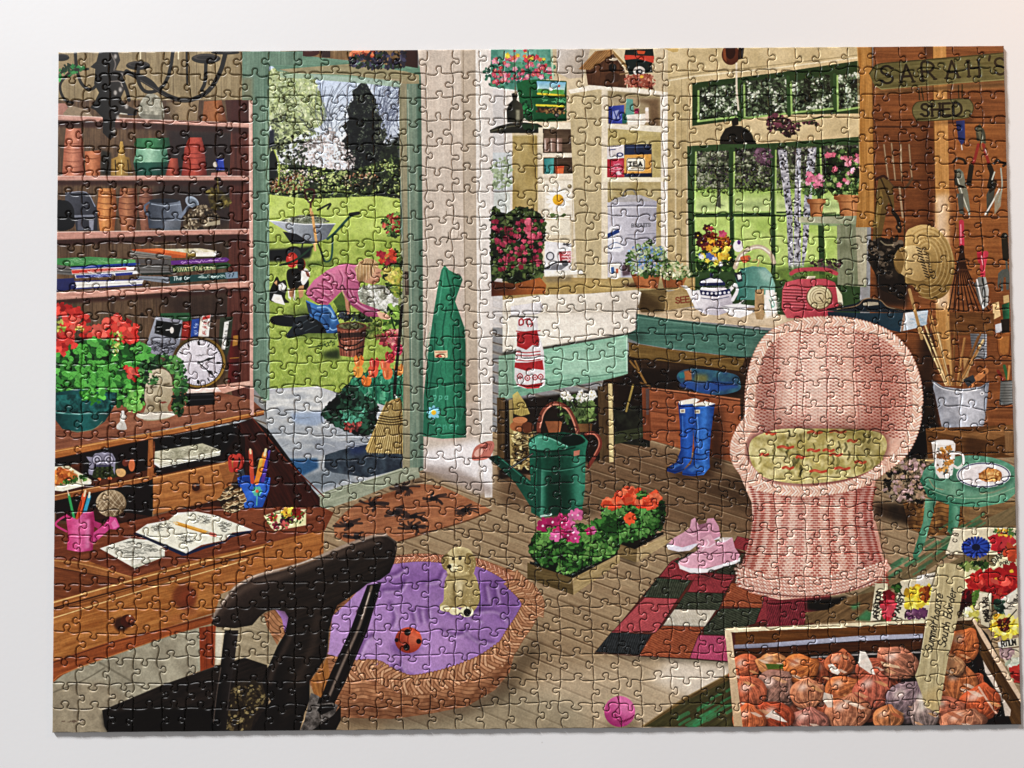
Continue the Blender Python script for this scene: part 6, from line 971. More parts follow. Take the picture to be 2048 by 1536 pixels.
    F('5c3c78', '1280,1640 1620,1600 1700,1650 1480,1740 1300,1700', soft=6, a=.5); F(c, '1330,1420 1400,1390 1540,1380 1590,1480 1600,1560 1560,1640 1450,1660 1340,1640 1315,1560', sm=1); F(c, '1340,1230 1400,1180 1480,1180 1540,1220 1560,1330 1540,1400 1440,1420 1350,1400 1330,1320', sm=1); F(hx('8f7a48'), '1290,1280 1330,1230 1350,1250 1345,1350 1310,1350', sm=1); F(hx('98824e'), '1490,1230 1550,1240 1570,1320 1530,1400 1500,1340', sm=1); EL('f0e2b8', 1385, 1340, 42, 34); EL('1c140e', 1356, 1332, 18); EL('1c140e', 1442, 1265, 14, 15); EL('1c140e', 1385, 1270, 11, 12); S('5c4824', 2.4, '1356,1350 1375,1375 1410,1372'); F('8a7444', '1400,1200 1480,1195 1500,1240 1420,1240', soft=3, a=.5); F('8a7440', '1480,1290 1510,1250 1500,1370 1480,1380', soft=2, a=.7)
    F(c, '1320,1480 1380,1470 1390,1600 1370,1690 1290,1680 1280,1640 1310,1600', sm=1); F(c, '1480,1500 1580,1480 1600,1600 1540,1700 1460,1700 1470,1600', sm=1); EL('ece0b8', 1400, 1690, 44, 30); EL('ece0b8', 1495, 1695, 56, 42); EL('1c1810', 1500, 1700, 30, 32); EL('ece0b8', 1320, 1665, 40, 26)
    FOL('1340,1240 1540,1230 1560,1380 1590,1600 1340,1620 1330,1400', ['c8b47c', 'b09a64', 'dccb9a'], 1.6, 170)
    F('8a7440', '1340,1400 1450,1430 1545,1395 1550,1430 1440,1460 1345,1440', soft=3, a=.6); F('f2e6c0', '1400,1440 1470,1440 1465,1560 1410,1580', soft=4, a=.6); F('7a6434', '1385,1480 1410,1480 1405,1640 1380,1640', soft=3, a=.6); F('7a6434', '1480,1520 1500,1510 1490,1620 1475,1620', soft=3, a=.5)
    for p in ('1390,1470 1400,1600', '1470,1480 1465,1620', '1330,1390 1400,1420 1540,1400'): S('7a6638', 3, p, a=.6, soft=1)
    # ---- dark chair
    O(80, 1120)
    F(strand('cc9468', 'a06a44', 40, 8, 14, 15, '4a2c14'), '1790,430 1880,390 1940,470 1960,560 1900,680 1820,540'); F('a878b8', '1900,395 1980,410 2000,460 1960,590 1940,480', sm=0)
    F(WD('2c211b', '16100d', -20, 60, 8, 172), '500,1200 620,1150 1000,990 1430,840 1640,780 1820,840 1840,1400 560,1400 520,1330'); F(WD('3c3020', '1c140e', -40, 40, 6, 141), '1560,960 1780,960 1790,1050 1840,1120 1720,1250 1680,1390 1480,1390', a=.9); FOL('1520,1050 1780,1010 1800,1120 1700,1240 1660,1390 1500,1390', ['2a2016', '4a3c26', '6a5a38', '8a7a50'], 4, 130)
    F('0e0a09', '500,1220 1000,1180 1500,1180 1480,1390 560,1390 510,1320', soft=4, a=.8); S('4a4038', 2, '520,1195 1000,995 1430,842', a=.5, sm=0)
    F(GR('0c0908', '2e2522', 1420, 0, 1560, 0), '1480,560 1590,560 1560,800 1530,1000 1490,1390 1350,1390 1400,1150 1440,900'); S('6a5a50', 2, '1450,860 1420,1050 1390,1300', a=.7); S('4a403a', 2, '1530,960 1500,1200', a=.6)
    O(560, 800)
    F(GR('3c2e27', '17110f', 100, 1300, 300, 1700), '-545,1790 -530,1730 -480,1660 -360,1500 -250,1440 -170,1405 130,1330 300,1270 560,1160 760,1090 860,1080 930,1130 940,1180 915,1300 880,1380 800,1440 700,1470 640,1520 540,1590 460,1640 420,1740 400,1820 380,2060 240,2240 240,2400 200,2500 160,2650 -240,2670 -160,2530 -70,2410 -120,2330 -140,2240 -90,2130 -20,1970 40,1870 70,1740 40,1690 -40,1675 -110,1690 -160,1730 -220,1800 -360,1825 -500,1815', sm=0)
    F(WD('1a1411', '34281f', -20, 70, 8, 171), '-380,1700 0,1450 500,1240 860,1150 900,1280 780,1420 560,1540 400,1720 360,2060 200,2300 100,2500 0,2640 60,2380 40,2200 100,1860 60,1720 -40,1660 -200,1700', a=.7, soft=6)
    S('a89484', 6, '-535,1740 -475,1650 -360,1500 -250,1436 -170,1400 130,1322 300,1260 560,1150 760,1085 850,1078', a=.9, soft=1); S('6a5648', 12, '-500,1720 -400,1600 -250,1490 0,1410 300,1300 560,1195 800,1120', a=.45, soft=3); S('f0e2d2', 2, '-470,1640 -355,1495 -170,1395 130,1318 300,1254', a=.5); S('8a7868', 3, '850,1080 920,1130 930,1200', a=.6, soft=1); S('6a4a30', 2, '0,1365 150,1325 300,1272', a=.7)
    F(GR('1c1412', '0b0807', 560, 1600, 700, 1600), '700,1480 815,1460 700,1850 520,2270 410,2480 290,2440 400,2200 560,1850'); S('a08c7c', 5, '735,1490 640,1800 500,2120 400,2360', a=.75, soft=1); S('f0e0d0', 1.6, '720,1540 655,1750', a=.7); S('3a2e28', 2, '790,1560 680,1850 520,2250', a=.6)
    F(NZ('7a726c', '3c3632', 8), '250,2340 320,2370 300,2430 420,2420 470,2440 440,2520 260,2640 160,2650 200,2560'); F('140e0c', '330,2440 420,2430 440,2470 330,2520 300,2480'); F('1a1210', '430,2520 490,2440 490,2560 450,2640 260,2640'); F(WD('b87838', '8a5424', 80, 50, 6, 142), '250,2240 380,2040 400,2200 330,2380 270,2340', a=.95)
    S('5c4a3e', 10, '80,1900 20,2030 -50,2150 -80,2260', a=.5, soft=3); S('4a3a30', 14, '300,1700 280,1900 220,2080 140,2240', a=.45, soft=4); S('7a6656', 2, '395,1830 372,2060 250,2230', a=.6)
    # ---- pink ball
    O(1040, 1120)
    EL('5a4630', 830, 1310, 150, 40, soft=6, a=.5); EL(GR('e070a8', 'a83070', 850, 1140, 760, 1320), 800, 1212, 124, 124); EL('f090c0', 840, 1180, 60, 56, soft=8, a=.6); S('8a1c54', 2, '780,1090 800,1160 760,1220 800,1290 880,1270 915,1240')
    for i in range(9): S('7a1648', 1.4, [(800 + i * 12, 1295 - i * 5), (806 + i * 12, 1315 - i * 6)], sm=0)
    # ---- bench leg corner, green stain
    F(WD('7a6238', '54401f', -34, 80, 6, 151), '970,1335 1300,1110 1690,900 1720,930 1760,1335'); F(WD('4a4a28', '2c2f18', -34, 80, 6, 152), '1000,1335 1340,1120 1720,940 1750,1335', a=.7)
    for i in range(24): x = 1250 + RNG.random() * 420; y = 1330 - (x - 1250) * .45 + RNG.normal(0, 60); S('3a9a60', 3 + RNG.random() * 5, [(x, y), (x + 40, y - 26), (x + 80, y - 46)], a=.5)
    S('b09468', 2.5, '980,1330 1300,1112 1690,900', sm=0, a=.7)
    # ---- seed packets
    O(1536, 1120)
    F(WD('8a7450', '5c5434', -30, 70, 6, 153), '1180,160 1990,-240 2060,400 1700,480 840,500', a=.9)
    def pk(q, c='e8dfc4'): F('2a1c10', [(a + 8, b + 10) for a, b in pp(q)], a=.5, soft=2); F(GR(c, 'cfc4a4', pp(q)[0][0], pp(q)[0][1], pp(q)[2][0], pp(q)[2][1]), q)
    pk('1420,-45 1490,-255 2000,-260 2000,-40 1790,-40'); 
    for i in range(26): t = i * .2417; S('2c4cb0' if i % 2 else '1c2f80', 5, [(1665 + 24 * math.cos(t), -100 + 20 * math.sin(t)), (1665 + 108 * math.cos(t + .05), -100 + 78 * math.sin(t + .05))], sm=0)
    EL('141c40', 1665, -100, 34, 28); FLW(1880, -130, 26, 'b82430', '5a101c', raw=False, m=7); FLW(1930, -120, 18, 'd03a40', raw=False, m=6); FOL('1790,-240 1990,-240 1960,-190 1820,-200', ['2c4a24', '5a8040', 'd8a838'], 4, 30); TXT('C B', 1510, -140, 34, '4a3c2c', 1.6, -78); SCR('1440,-60 1540,-60 1540,-50 1440,-50', '6a5a48', 6, 1.2)
    pk('1780,0 2010,-150 2010,80 1840,80', 'f0e4b8'); TXT('DANSIA', 1815, 35, 44, '2a2018', 2, -42, .95); TXT('PORTU', 1862, 48, 26, '3a2c20', 1.5, -14, 1.0); FLW(1960, -60, 20, 'd8502c', raw=False)
    pk('1560,60 1720,20 2010,100 2010,260 1560,260', 'e8dcb0'); FOL('1540,40 1720,10 1760,60 1580,80', ['1c3014', '3a5a24', '8a9a50'], 5, 50); FOL('1800,100 1990,60 2000,140 1860,150', ['2c5a34', '5a8a4c', '88a860'], 6, 40)
    for x, y, r in ((1740, 190, 30), (1850, 250, 30), (1900, 170, 28), (1950, 90, 18), (1660, 180, 18), (1830, 160, 26)): FLW(x, y, r, ['b81c20', 'd03028', 'a01418'][int(x) % 3], 'e8b030', raw=False, m=6)
    FOL('1640,180 1960,140 1980,240 1900,330 1700,240', ['8a1014', 'b81c20', 'd83830', 'e8584a'], 8, 60)
    pk('820,490 860,190 960,190 960,250 900,480'); pk('1000,480 1060,170 1340,100 1320,480'); pk('1195,130 1340,100 1300,230 1180,215', 'e4e2e0'); SCR('1250,120 1330,110 1320,140 1250,150', '6a6460', 8, 1.2)
    FOL('920,280 1000,270 1020,360 980,470 920,450', ['7a101c', 'b82434', 'd84858'], 7, 60); FOL('1000,210 1060,200 1060,250 1010,250', ['1c3a14', '3a6a28'], 6, 16)
    F('e8c828', '1130,240 1300,220 1310,300 1260,360 1200,400 1120,380', sm=1); FOL('1120,240 1300,220 1300,340 1130,390', ['d8a81c', 'f0d838', 'f8e868'], 8, 60); FOL('1220,240 1290,230 1290,320 1240,320', ['8a3c10', 'b86018'], 6, 16); FOL('1100,430 1270,390 1270,460 1130,460', ['4a2848', '6a3c60', '8a5c78'], 6, 40)
    TXT('ARNATION', 880, 475, 38, '2a221c', 2.2, -83, .78, 1.1, serif=3); TXT('PANSY', 1038, 462, 40, '2a221c', 2.6, -72, 1.0, 1.15, serif=3)
    pk('1540,270 1690,250 1790,270 1790,520 1650,450 1540,470', 'd8d0a8'); FOL('1540,280 1640,260 1650,360 1560,420', ['5a0c14', '8a141c', '3a0a10'], 8, 50); FOL('1640,260 1690,250 1660,340 1630,330', ['5a8030', '8ab048'], 5, 16); FOL('1560,420 1650,380 1690,470 1640,480', ['d8d060', 'f0f0b0', 'f8f8e0'], 6, 30)
    pk('1690,265 1790,268 1770,545 1705,515', 'ece2c8'); SCR('1715,300 1760,300 1755,500 1715,490', '2a2018', 40, 2, .9, 5)
    pk('1830,340 2010,220 2020,480 1900,500 1840,460', 'e6e2d8'); SCR('1880,390 2000,270 2010,300 1900,420', '4a443c', 16, 1.6); FOL('1810,330 1880,320 1880,440 1830,400', ['2c4a3c', '4a6a54', '1c3428'], 5, 30)
    F('f0d838', '1805,450 1900,480 2015,470 2020,590 1900,620 1810,580'); FOL('1810,460 2010,480 2015,600 1820,600', ['e8c828', 'f4e048', 'f8ec80', 'c89a18'], 8, 70); FOL('1840,470 1930,480 1920,560 1860,550', ['6a1c10', 'a83c18'], 5, 24); S('1c1a14', 2, '1990,400 1900,500 1870,540'); pk('1840,660 2010,620 2020,690 1850,710', 'efe9d8'); TXT('RTIUM', 1875, 695, 42, '1c1814', 2.4, -8, .85, .8, serif=2)
    pk('1850,720 2030,700 2030,860 1930,890', 'd8ccb8'); FOL('1860,730 1960,720 1940,790 1880,780', ['6a5058', '8a6c74', 'b89a98'], 6, 30); FOL('1920,800 2030,790 2030,860 1940,850', ['a8b098', 'd8dcc8'], 7, 20); FOL('1940,870 2030,850 2030,960 1990,990', ['a82020', 'd03a30', '8a1818'], 7, 30)
    # ---- crate of onions
    F(NZ('1c0e08', '0e0805', 20), '-240,620 1260,560 1640,480 1760,600 2050,1200 2050,1330 -120,1330 -240,700')
    F('efdcb8', '-345,545 -200,535 0,535 700,505 1270,480 1640,460 1650,485 1270,505 700,540 0,565 -260,580 -330,575'); F(WD('7c4a20', '553010', 0, 80, 5, 161), '-260,580 0,565 700,540 1270,505 1640,485 1700,560 1500,620 1260,600 700,640 0,665 -260,680'); F(GR('b0b0c0', '8a8898', 0, 640, 0, 700), '-270,680 0,665 700,610 1240,590 1240,625 700,650 0,700 -270,710'); F(WD('5a3014', '3a1c0a', 0, 80, 5, 162), '-270,712 0,702 700,655 1240,628 1230,720 700,740 0,780 -270,780'); S('d8d0cc', 3, '350,780 700,760 1220,740', a=.7)
    F(WD('6a4824', '462c10', 62, 70, 6, 163), '1500,490 1650,480 1790,720 2040,1180 2040,1330 1960,1330 1860,1080 1700,760'); F('e0c4a4', '1650,465 1700,540 1820,740 1940,930 2040,1110 2040,1170 1860,880 1700,610 1640,490'); F('e8d8c8', '1720,800 1760,870 1820,960 1880,1100 1945,1200 1940,1250 1900,1250 1880,1150 1820,1030 1740,900', a=.9)
    def onion(x, y, rx, ry, c, rot=0):
        cc = np.minimum(hx(c) * .94 + np.array([34, 20, 8], np.float32), 255); t = np.linspace(0, 6.283, 22, endpoint=False)
        k = 1 + .05 * np.sin(t * 2 + RNG.random() * 6) + .04 * np.sin(t * 3 + RNG.random() * 6)
        a0 = -1.57 + RNG.normal(0, .9); k += .28 * np.exp(-((np.angle(np.exp(1j * (t - a0)))) / .22) ** 2)     # the dry neck
        q = np.c_[x + rx * k * np.cos(t), y + ry * k * np.sin(t)]
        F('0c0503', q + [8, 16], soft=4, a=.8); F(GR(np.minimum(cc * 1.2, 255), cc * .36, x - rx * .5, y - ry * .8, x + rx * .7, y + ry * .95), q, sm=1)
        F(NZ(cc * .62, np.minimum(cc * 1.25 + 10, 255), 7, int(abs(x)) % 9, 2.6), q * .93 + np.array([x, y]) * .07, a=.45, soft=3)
        for i in range(9):
            u = -.85 + i * .21; n_ = np.array([math.cos(a0), math.sin(a0)]); m_ = np.array([-n_[1], n_[0]]); R_ = np.array([rx, ry])
            S(np.minimum(cc * (.55 if i % 2 else 1.3), 255), 1.5, [np.array([x, y]) + R_ * (n_ * .95 + m_ * u * .2), np.array([x, y]) + R_ * (m_ * u), np.array([x, y]) + R_ * (-n_ * .85 + m_ * u * .35)], a=.5)
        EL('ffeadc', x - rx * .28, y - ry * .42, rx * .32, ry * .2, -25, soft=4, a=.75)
        for _ in range(2):
            a = RNG.random() * 6.28; px, py = x + rx * .62 * math.cos(a), y + ry * .62 * math.sin(a); w = rx * .3; F(['dca468', 'ead2bc', 'b4603c', 'e0a878'][RNG.integers(4)], [(px - w * 1.3, py - w * .5), (px - w * .2, py - w * .45), (px + w * 1.2, py + w * .3), (px + w * .5, py + w * .5), (px - w * .6, py)], a=.7)
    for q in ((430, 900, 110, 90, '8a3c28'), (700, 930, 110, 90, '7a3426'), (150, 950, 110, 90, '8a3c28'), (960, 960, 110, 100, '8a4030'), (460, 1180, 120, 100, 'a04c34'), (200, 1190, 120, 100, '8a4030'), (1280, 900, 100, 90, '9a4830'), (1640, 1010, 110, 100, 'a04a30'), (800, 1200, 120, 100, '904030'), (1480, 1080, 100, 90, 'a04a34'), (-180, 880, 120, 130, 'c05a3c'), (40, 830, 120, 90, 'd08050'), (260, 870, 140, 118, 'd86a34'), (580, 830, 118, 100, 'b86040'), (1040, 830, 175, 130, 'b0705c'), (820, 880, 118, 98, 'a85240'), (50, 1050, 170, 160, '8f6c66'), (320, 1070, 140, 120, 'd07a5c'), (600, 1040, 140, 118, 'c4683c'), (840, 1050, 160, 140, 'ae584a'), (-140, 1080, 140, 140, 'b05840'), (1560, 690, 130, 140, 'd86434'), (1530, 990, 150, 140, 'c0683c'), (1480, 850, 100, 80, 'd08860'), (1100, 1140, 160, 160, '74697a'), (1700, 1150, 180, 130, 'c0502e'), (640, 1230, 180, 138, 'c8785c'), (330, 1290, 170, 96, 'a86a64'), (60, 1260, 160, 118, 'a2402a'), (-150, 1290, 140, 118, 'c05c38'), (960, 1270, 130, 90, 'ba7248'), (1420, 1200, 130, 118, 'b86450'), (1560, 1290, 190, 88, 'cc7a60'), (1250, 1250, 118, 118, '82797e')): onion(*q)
    F('efe8dc', '740,730 780,730 830,830 860,920 820,910 720,840', a=.9); F('efe8dc', '480,840 520,830 580,900 560,920 510,900', a=.9); F('efe8dc', '-20,1250 40,1200 160,1300 100,1290', a=.85); F('efe2d2', '450,1060 520,1080 530,1180 480,1180 440,1120', a=.85); F('e8c8a0', '900,810 1050,850 1060,870 920,850', a=.8); F('4a6a20', '-20,830 130,835 120,870 0,875', a=.9); F('efe8d8', '1190,1080 1260,1060 1300,1100 1290,1180 1220,1200', a=.7, soft=3); F('8a7430', '1240,1100 1300,1090 1310,1150 1270,1180', a=.7, soft=2); S('e8c0a8', 4, '1690,1020 1760,1130 1830,1230', a=.8); F('c88a5c', '1400,820 1450,790 1540,830 1480,870', a=.8)
    F(GR('e8d0ac', 'c8a880', -330, 560, -240, 1330), '-345,560 -290,580 -200,1335 -270,1335 -330,700')
    # ---- plant label
    F('2a1a0c', '1210,900 1330,200 1560,120 1580,500 1400,1200 1180,900', soft=4, a=.35); F(WD('d4c69a', 'b0a074', 98, 90, 5, 164), '1365,40 1440,25 1520,40 1565,75 1565,210 1530,420 1480,640 1440,800 1370,1230 1270,1180 1180,930 1215,820 1250,600 1310,250'); F('c8a868', '1240,1080 1380,1000 1370,1230 1290,1200', a=.5, soft=5); S('f0e6c4', 2, '1375,50 1310,260 1250,610 1215,830', a=.6, sm=0)
    TXT('Summerhouse', 1313, 742, 62, '2a241c', 2, -79, .82, .95, slant=.25); TXT('South Border', 1420, 702, 62, '2a241c', 2, -79, .78, .95, slant=.25)
def finish():
    # printing grain and a touch of local contrast
    Y, X = np.mgrid[0:TH, 0:TW].astype(np.float32)
    n = (vn(X / 2.2, Y / 2.2, 21) - .5) * .10 + (vn(X / 7, Y / 7, 22) - .5) * .05 + (vn(X / 40, Y / 40, 23) - .5) * .06
    CAN[:] = CAN * (1 + n)[..., None]
    g = CAN @ np.array([.3, .59, .11], np.float32); CAN[:] = g[..., None] + (CAN - g[..., None]) * .88
    for k in range(3):
        b = blur(CAN[..., k].copy(), 4)
        c = np.clip(CAN[..., k] + .35 * (CAN[..., k] - b), 0, 255) / 255
        CAN[..., k] = np.clip(255 * (c ** 1.10 * 1.012 - .022 * (1 - c)), 3, 250)
for _f in (art_boards, art_garden, art_middle, art_right, art_floor, art_left, art_front, finish): _f()

# ---------------------------------------------------------------- materials
def new_mat(name):
    m = bpy.data.materials.new(name); m.use_nodes = True
    return m, m.node_tree, m.node_tree.nodes['Principled BSDF']
def print_material():
    img = bpy.data.images.new('printed_picture', TW, TH, alpha=False)
    px = np.ones((TH, TW, 4), np.float32); px[..., :3] = np.clip(CAN, 0, 255)[::-1] / 255.0
    img.pixels.foreach_set(px.ravel()); img.update(); img.pack()
    m, nt, b = new_mat('printed card')
    t = nt.nodes.new('ShaderNodeTexImage'); t.image = img; t.extension = 'EXTEND'
    nt.links.new(t.outputs['Color'], b.inputs['Base Color'])
    b.inputs['Roughness'].default_value = 0.40; b.inputs['Specular IOR Level'].default_value = 0.26
    tc = nt.nodes.new('ShaderNodeTexCoord'); n = nt.nodes.new('ShaderNodeTexNoise'); n.inputs['Scale'].default_value = 900; n.inputs['Detail'].default_value = 2
    bp = nt.nodes.new('ShaderNodeBump'); bp.inputs['Strength'].default_value = 0.10; bp.inputs['Distance'].default_value = 0.0002
    gm = nt.nodes.new('ShaderNodeNewGeometry')
    nt.links.new(gm.outputs['Position'], n.inputs['Vector']); nt.links.new(n.outputs['Fac'], bp.inputs['Height']); nt.links.new(bp.outputs['Normal'], b.inputs['Normal'])
    return m
def board_material():
    m, nt, b = new_mat('grey board edge')
    n = nt.nodes.new('ShaderNodeTexNoise'); n.inputs['Scale'].default_value = 600
    r = nt.nodes.new('ShaderNodeValToRGB'); r.color_ramp.elements[0].color = (0.16, 0.15, 0.14, 1); r.color_ramp.elements[1].color = (0.28, 0.26, 0.23, 1)
    nt.links.new(n.outputs['Fac'], r.inputs['Fac']); nt.links.new(r.outputs['Color'], b.inputs['Base Color']); b.inputs['Roughness'].default_value = 0.9
    return m
def table_material():
    m, nt, b = new_mat('white table paint')
    gm = nt.nodes.new('ShaderNodeNewGeometry')
    n = nt.nodes.new('ShaderNodeTexNoise'); n.inputs['Scale'].default_value = 7; n.inputs['Detail'].default_value = 5
    r = nt.nodes.new('ShaderNodeValToRGB'); r.color_ramp.elements[0].color = (0.775, 0.775, 0.785, 1); r.color_ramp.elements[1].color = (0.815, 0.815, 0.82, 1)
    nt.links.new(gm.outputs['Position'], n.inputs['Vector']); nt.links.new(n.outputs['Fac'], r.inputs['Fac'])
    v = nt.nodes.new('ShaderNodeTexVoronoi'); v.inputs['Scale'].default_value = 55                 # a few specks of dust
    v2 = nt.nodes.new('ShaderNodeMath'); v2.operation = 'LESS_THAN'; v2.inputs[1].default_value = 0.035
    w = nt.nodes.new('ShaderNodeTexNoise'); w.inputs['Scale'].default_value = 13
    w2 = nt.nodes.new('ShaderNodeMath'); w2.operation = 'GREATER_THAN'; w2.inputs[1].default_value = 0.63
    mu = nt.nodes.new('ShaderNodeMath'); mu.operation = 'MULTIPLY'; k = nt.nodes.new('ShaderNodeMath'); k.operation = 'MULTIPLY'; k.inputs[1].default_value = 0.4
    mx = nt.nodes.new('ShaderNodeMixRGB'); mx.inputs['Color2'].default_value = (0.42, 0.40, 0.37, 1)
    for a in (v, w): nt.links.new(gm.outputs['Position'], a.inputs['Vector'])
    nt.links.new(v.outputs['Distance'], v2.inputs[0]); nt.links.new(w.outputs['Fac'], w2.inputs[0]); nt.links.new(v2.outputs[0], mu.inputs[0]); nt.links.new(w2.outputs[0], mu.inputs[1]); nt.links.new(mu.outputs[0], k.inputs[0])
    nt.links.new(k.outputs[0], mx.inputs['Fac']); nt.links.new(r.outputs['Color'], mx.inputs['Color1']); nt.links.new(mx.outputs['Color'], b.inputs['Base Color'])
    b.inputs['Roughness'].default_value = 0.5; b.inputs['Specular IOR Level'].default_value = 0.3
    f = nt.nodes.new('ShaderNodeTexNoise'); f.inputs['Scale'].default_value = 260; f.inputs['Detail'].default_value = 3
    bp = nt.nodes.new('ShaderNodeBump'); bp.inputs['Strength'].default_value = 0.025; bp.inputs['Distance'].default_value = 0.001
    nt.links.new(gm.outputs['Position'], f.inputs['Vector']); nt.links.new(f.outputs['Fac'], bp.inputs['Height']); nt.links.new(bp.outputs['Normal'], b.inputs['Normal'])
    return m
M_PRINT, M_BOARD, M_TABLE = print_material(), board_material(), table_material()

def add_mesh(name, verts, faces, mats, parent=None, loc=(0, 0, 0)):
    me = bpy.data.meshes.new(name); me.from_pydata(verts, [], faces)
    for m in mats: me.materials.append(m)
    o = bpy.data.objects.new(name, me); scene.collection.objects.link(o); o.location = loc
    if parent: o.parent = parent
    return o

# ---------------------------------------------------------------- table top
tw, tdep, tt = 1.5, 1.1, 0.03
tb = add_mesh('table_top', [(x, y, z) for z in (-tt, 0) for x, y in ((-tw / 2, -tdep / 2), (tw / 2, -tdep / 2), (tw / 2, tdep / 2), (-tw / 2, tdep / 2))],
              [(3, 2, 1, 0), (4, 5, 6, 7), (0, 1, 5, 4), (1, 2, 6, 5), (2, 3, 7, 6), (3, 0, 4, 7)], [M_TABLE])
tb['kind'] = 'structure'

# ---------------------------------------------------------------- the cut: 36 x 28 interlocking pieces
NC, NR = 36, 28
crng = np.random.default_rng(41)
DX, DY = PW / NC, PH / NR
gx = np.zeros((NR + 1, NC + 1)); gy = np.zeros((NR + 1, NC + 1))
colj = np.cumsum(crng.normal(0, .010, (NR + 1, NC + 1)), 0) + crng.normal(0, .045, (NR + 1, NC + 1))
rowj = crng.normal(0, .055, (NR + 1, NC + 1))
for r in range(NR + 1):
    for c in range(NC + 1):
        jx = 0 if c in (0, NC) else colj[r, c]; jy = 0 if r in (0, NR) else rowj[r, c]
        gx[r, c] = -PW / 2 + DX * (c + jx); gy[r, c] = PH / 2 - DY * (r + jy)
def tab_edge(p, q, straight):
    p, q = np.array(p), np.array(q); d = q - p; L = np.hypot(*d); u = d / L; n = np.array([-u[1], u[0]])
    if straight: return np.array([p + d * t for t in np.linspace(0, 1, 6)])
    s = 1 if crng.random() < .5 else -1
    m = .5 + crng.normal(0, .045); w = .075 + crng.normal(0, .007); k = .125 + crng.normal(0, .010); h = (.265 + crng.normal(0, .018)) * .0185 / L
    lean = crng.normal(0, .018); bow0, bow1 = crng.normal(.02, .022), crng.normal(.02, .022)
    P = [(0, 0), (.16, -bow0 * .9), (m - w - .10, -bow0), (m - w - .015, .012), (m - w + .006, .055), (m - k + .012 + lean, h * .52), (m - k + .012 + lean, h * .74), (m - k * .55 + lean, h * .96),
         (m + lean, h * 1.0), (m + k * .55 + lean, h * .96), (m + k - .012 + lean, h * .74), (m + k - .012 + lean, h * .52), (m + w - .006, .055), (m + w + .015, .012), (m + w + .10, -bow1), (.84, -bow1 * .9), (1, 0)]
    P = np.array(P); P = smooth(P, False, 2)
    return p + np.outer(P[:, 0] * L, u) + np.outer(P[:, 1] * L * s, n)
HE = [[tab_edge((gx[r, c], gy[r, c]), (gx[r, c + 1], gy[r, c + 1]), r in (0, NR)) for c in range(NC)] for r in range(NR + 1)]
VE = [[tab_edge((gx[r, c], gy[r, c]), (gx[r + 1, c], gy[r + 1, c]), c in (0, NC)) for c in range(NC + 1)] for r in range(NR)]
def outline(r, c):
    return np.concatenate([VE[r][c][:-1], HE[r + 1][c][:-1], VE[r][c + 1][::-1][:-1], HE[r][c][::-1][:-1]])       # anticlockwise from the top left corner
def inward(p):                                                   # inward normals, and how far each point may go in before it meets another part of the outline
    t = np.roll(p, -1, 0) - np.roll(p, 1, 0); t /= np.linalg.norm(t, axis=1)[:, None] + 1e-12
    m = np.c_[-t[:, 1], t[:, 0]]
    v = p[None] - p[:, None]; dn = (v * m[:, None]).sum(2); rad = (v ** 2).sum(2) / (2 * np.maximum(dn, 1e-9))
    rad[dn <= 1e-7] = 1.0
    lim = .78 * rad.min(1); lim = np.minimum(lim, np.minimum(np.roll(lim, 1), np.roll(lim, -1)) * 1.15)
    return m, lim
RINGS = [(0.00016, None), (0.00018, -0.00085), (0.00042, -0.00038), (0.00080, -0.00012), (0.00120, 0.0)]        # how far in, how far below the top
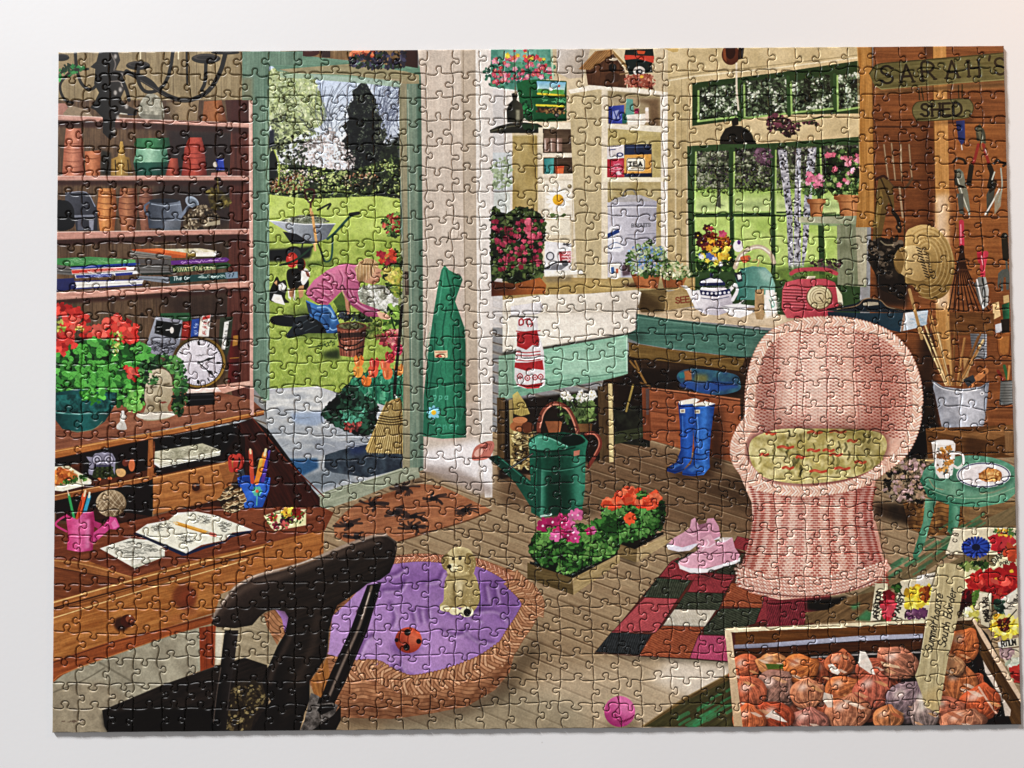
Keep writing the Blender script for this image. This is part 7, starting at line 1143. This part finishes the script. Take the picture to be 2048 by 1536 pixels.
def piece_geometry(r, c):
    p = outline(r, c); n = len(p); zs = PT + crng.normal(0, 0.00004); tx_, ty_ = crng.normal(0, .0035, 2)
    cx, cy = p.mean(0); V = []
    m, lim = inward(p)
    for d, z in RINGS:
        q = p + m * np.minimum(d, np.maximum(lim, .00003) * (.7 + .3 * d / .0012))[:, None]
        zz = np.full(n, 0.0002) if z is None else zs + z + (q[:, 0] - cx) * tx_ + (q[:, 1] - cy) * ty_
        V.append(np.c_[q, zz])
    V = np.concatenate(V); F_ = []; mats = []; sm = []
    for k in range(len(RINGS) - 1):
        for i in range(n):
            j = (i + 1) % n; F_.append((k * n + i, k * n + j, (k + 1) * n + j, (k + 1) * n + i)); mats.append(1 if k == 0 else 0); sm.append(k > 0)
    k = len(RINGS) - 1; F_.append(tuple(range(k * n, k * n + n))); mats.append(0); sm.append(False)
    return V, F_, mats, sm, (cx, cy)
def make_pieces(name, geos, parent, origin):
    V, F_, mats, sm, off = [], [], [], [], 0
    for g in geos:
        V.append(g[0] - np.array([origin[0], origin[1], 0])); F_ += [tuple(i + off for i in f) for f in g[1]]; mats += g[2]; sm += g[3]; off += len(g[0])
    V = np.concatenate(V)
    o = add_mesh(name, V.tolist(), F_, [M_PRINT, M_BOARD], parent, (origin[0], origin[1], 0)); me = o.data
    me.polygons.foreach_set('material_index', mats); me.polygons.foreach_set('use_smooth', sm)
    uv = me.uv_layers.new(name='UVMap'); li = np.zeros(len(me.loops), np.int32); me.loops.foreach_get('vertex_index', li)
    W = V[li]; uv.data.foreach_set('uv', np.c_[(W[:, 0] + origin[0]) / PW + .5, (W[:, 1] + origin[1]) / PH + .5].ravel().astype(np.float32)); me.update()
    return o
jig = bpy.data.objects.new('jigsaw_puzzle', None); scene.collection.objects.link(jig)
jig['label'] = 'finished jigsaw puzzle of a cluttered garden shed lying flat on a white table'; jig['category'] = 'jigsaw puzzle'
MV = cam.matrix_world.inverted()
def seen_area(r, c):
    p = outline(r, c); q = []
    for x, y in p:
        v = MV @ Vector((x, y, PT)); q.append((v.x / -v.z, v.y / -v.z))
    q = np.array(q); x, y = q[:, 0], q[:, 1]
    return abs((x * np.roll(y, -1) - y * np.roll(x, -1)).sum())
cells = sorted(((seen_area(r, c), r, c) for r in range(NR) for c in range(NC)), reverse=True)
rest = []
for i, (_, r, c) in enumerate(cells):
    g = piece_geometry(r, c)
    if i < 300: make_pieces('puzzle_piece', [g], jig, g[4])
    else: rest.append(g)
ro = make_pieces('remaining_puzzle_pieces', rest, jig, (0.0, 0.0)); ro['kind'] = 'stuff'
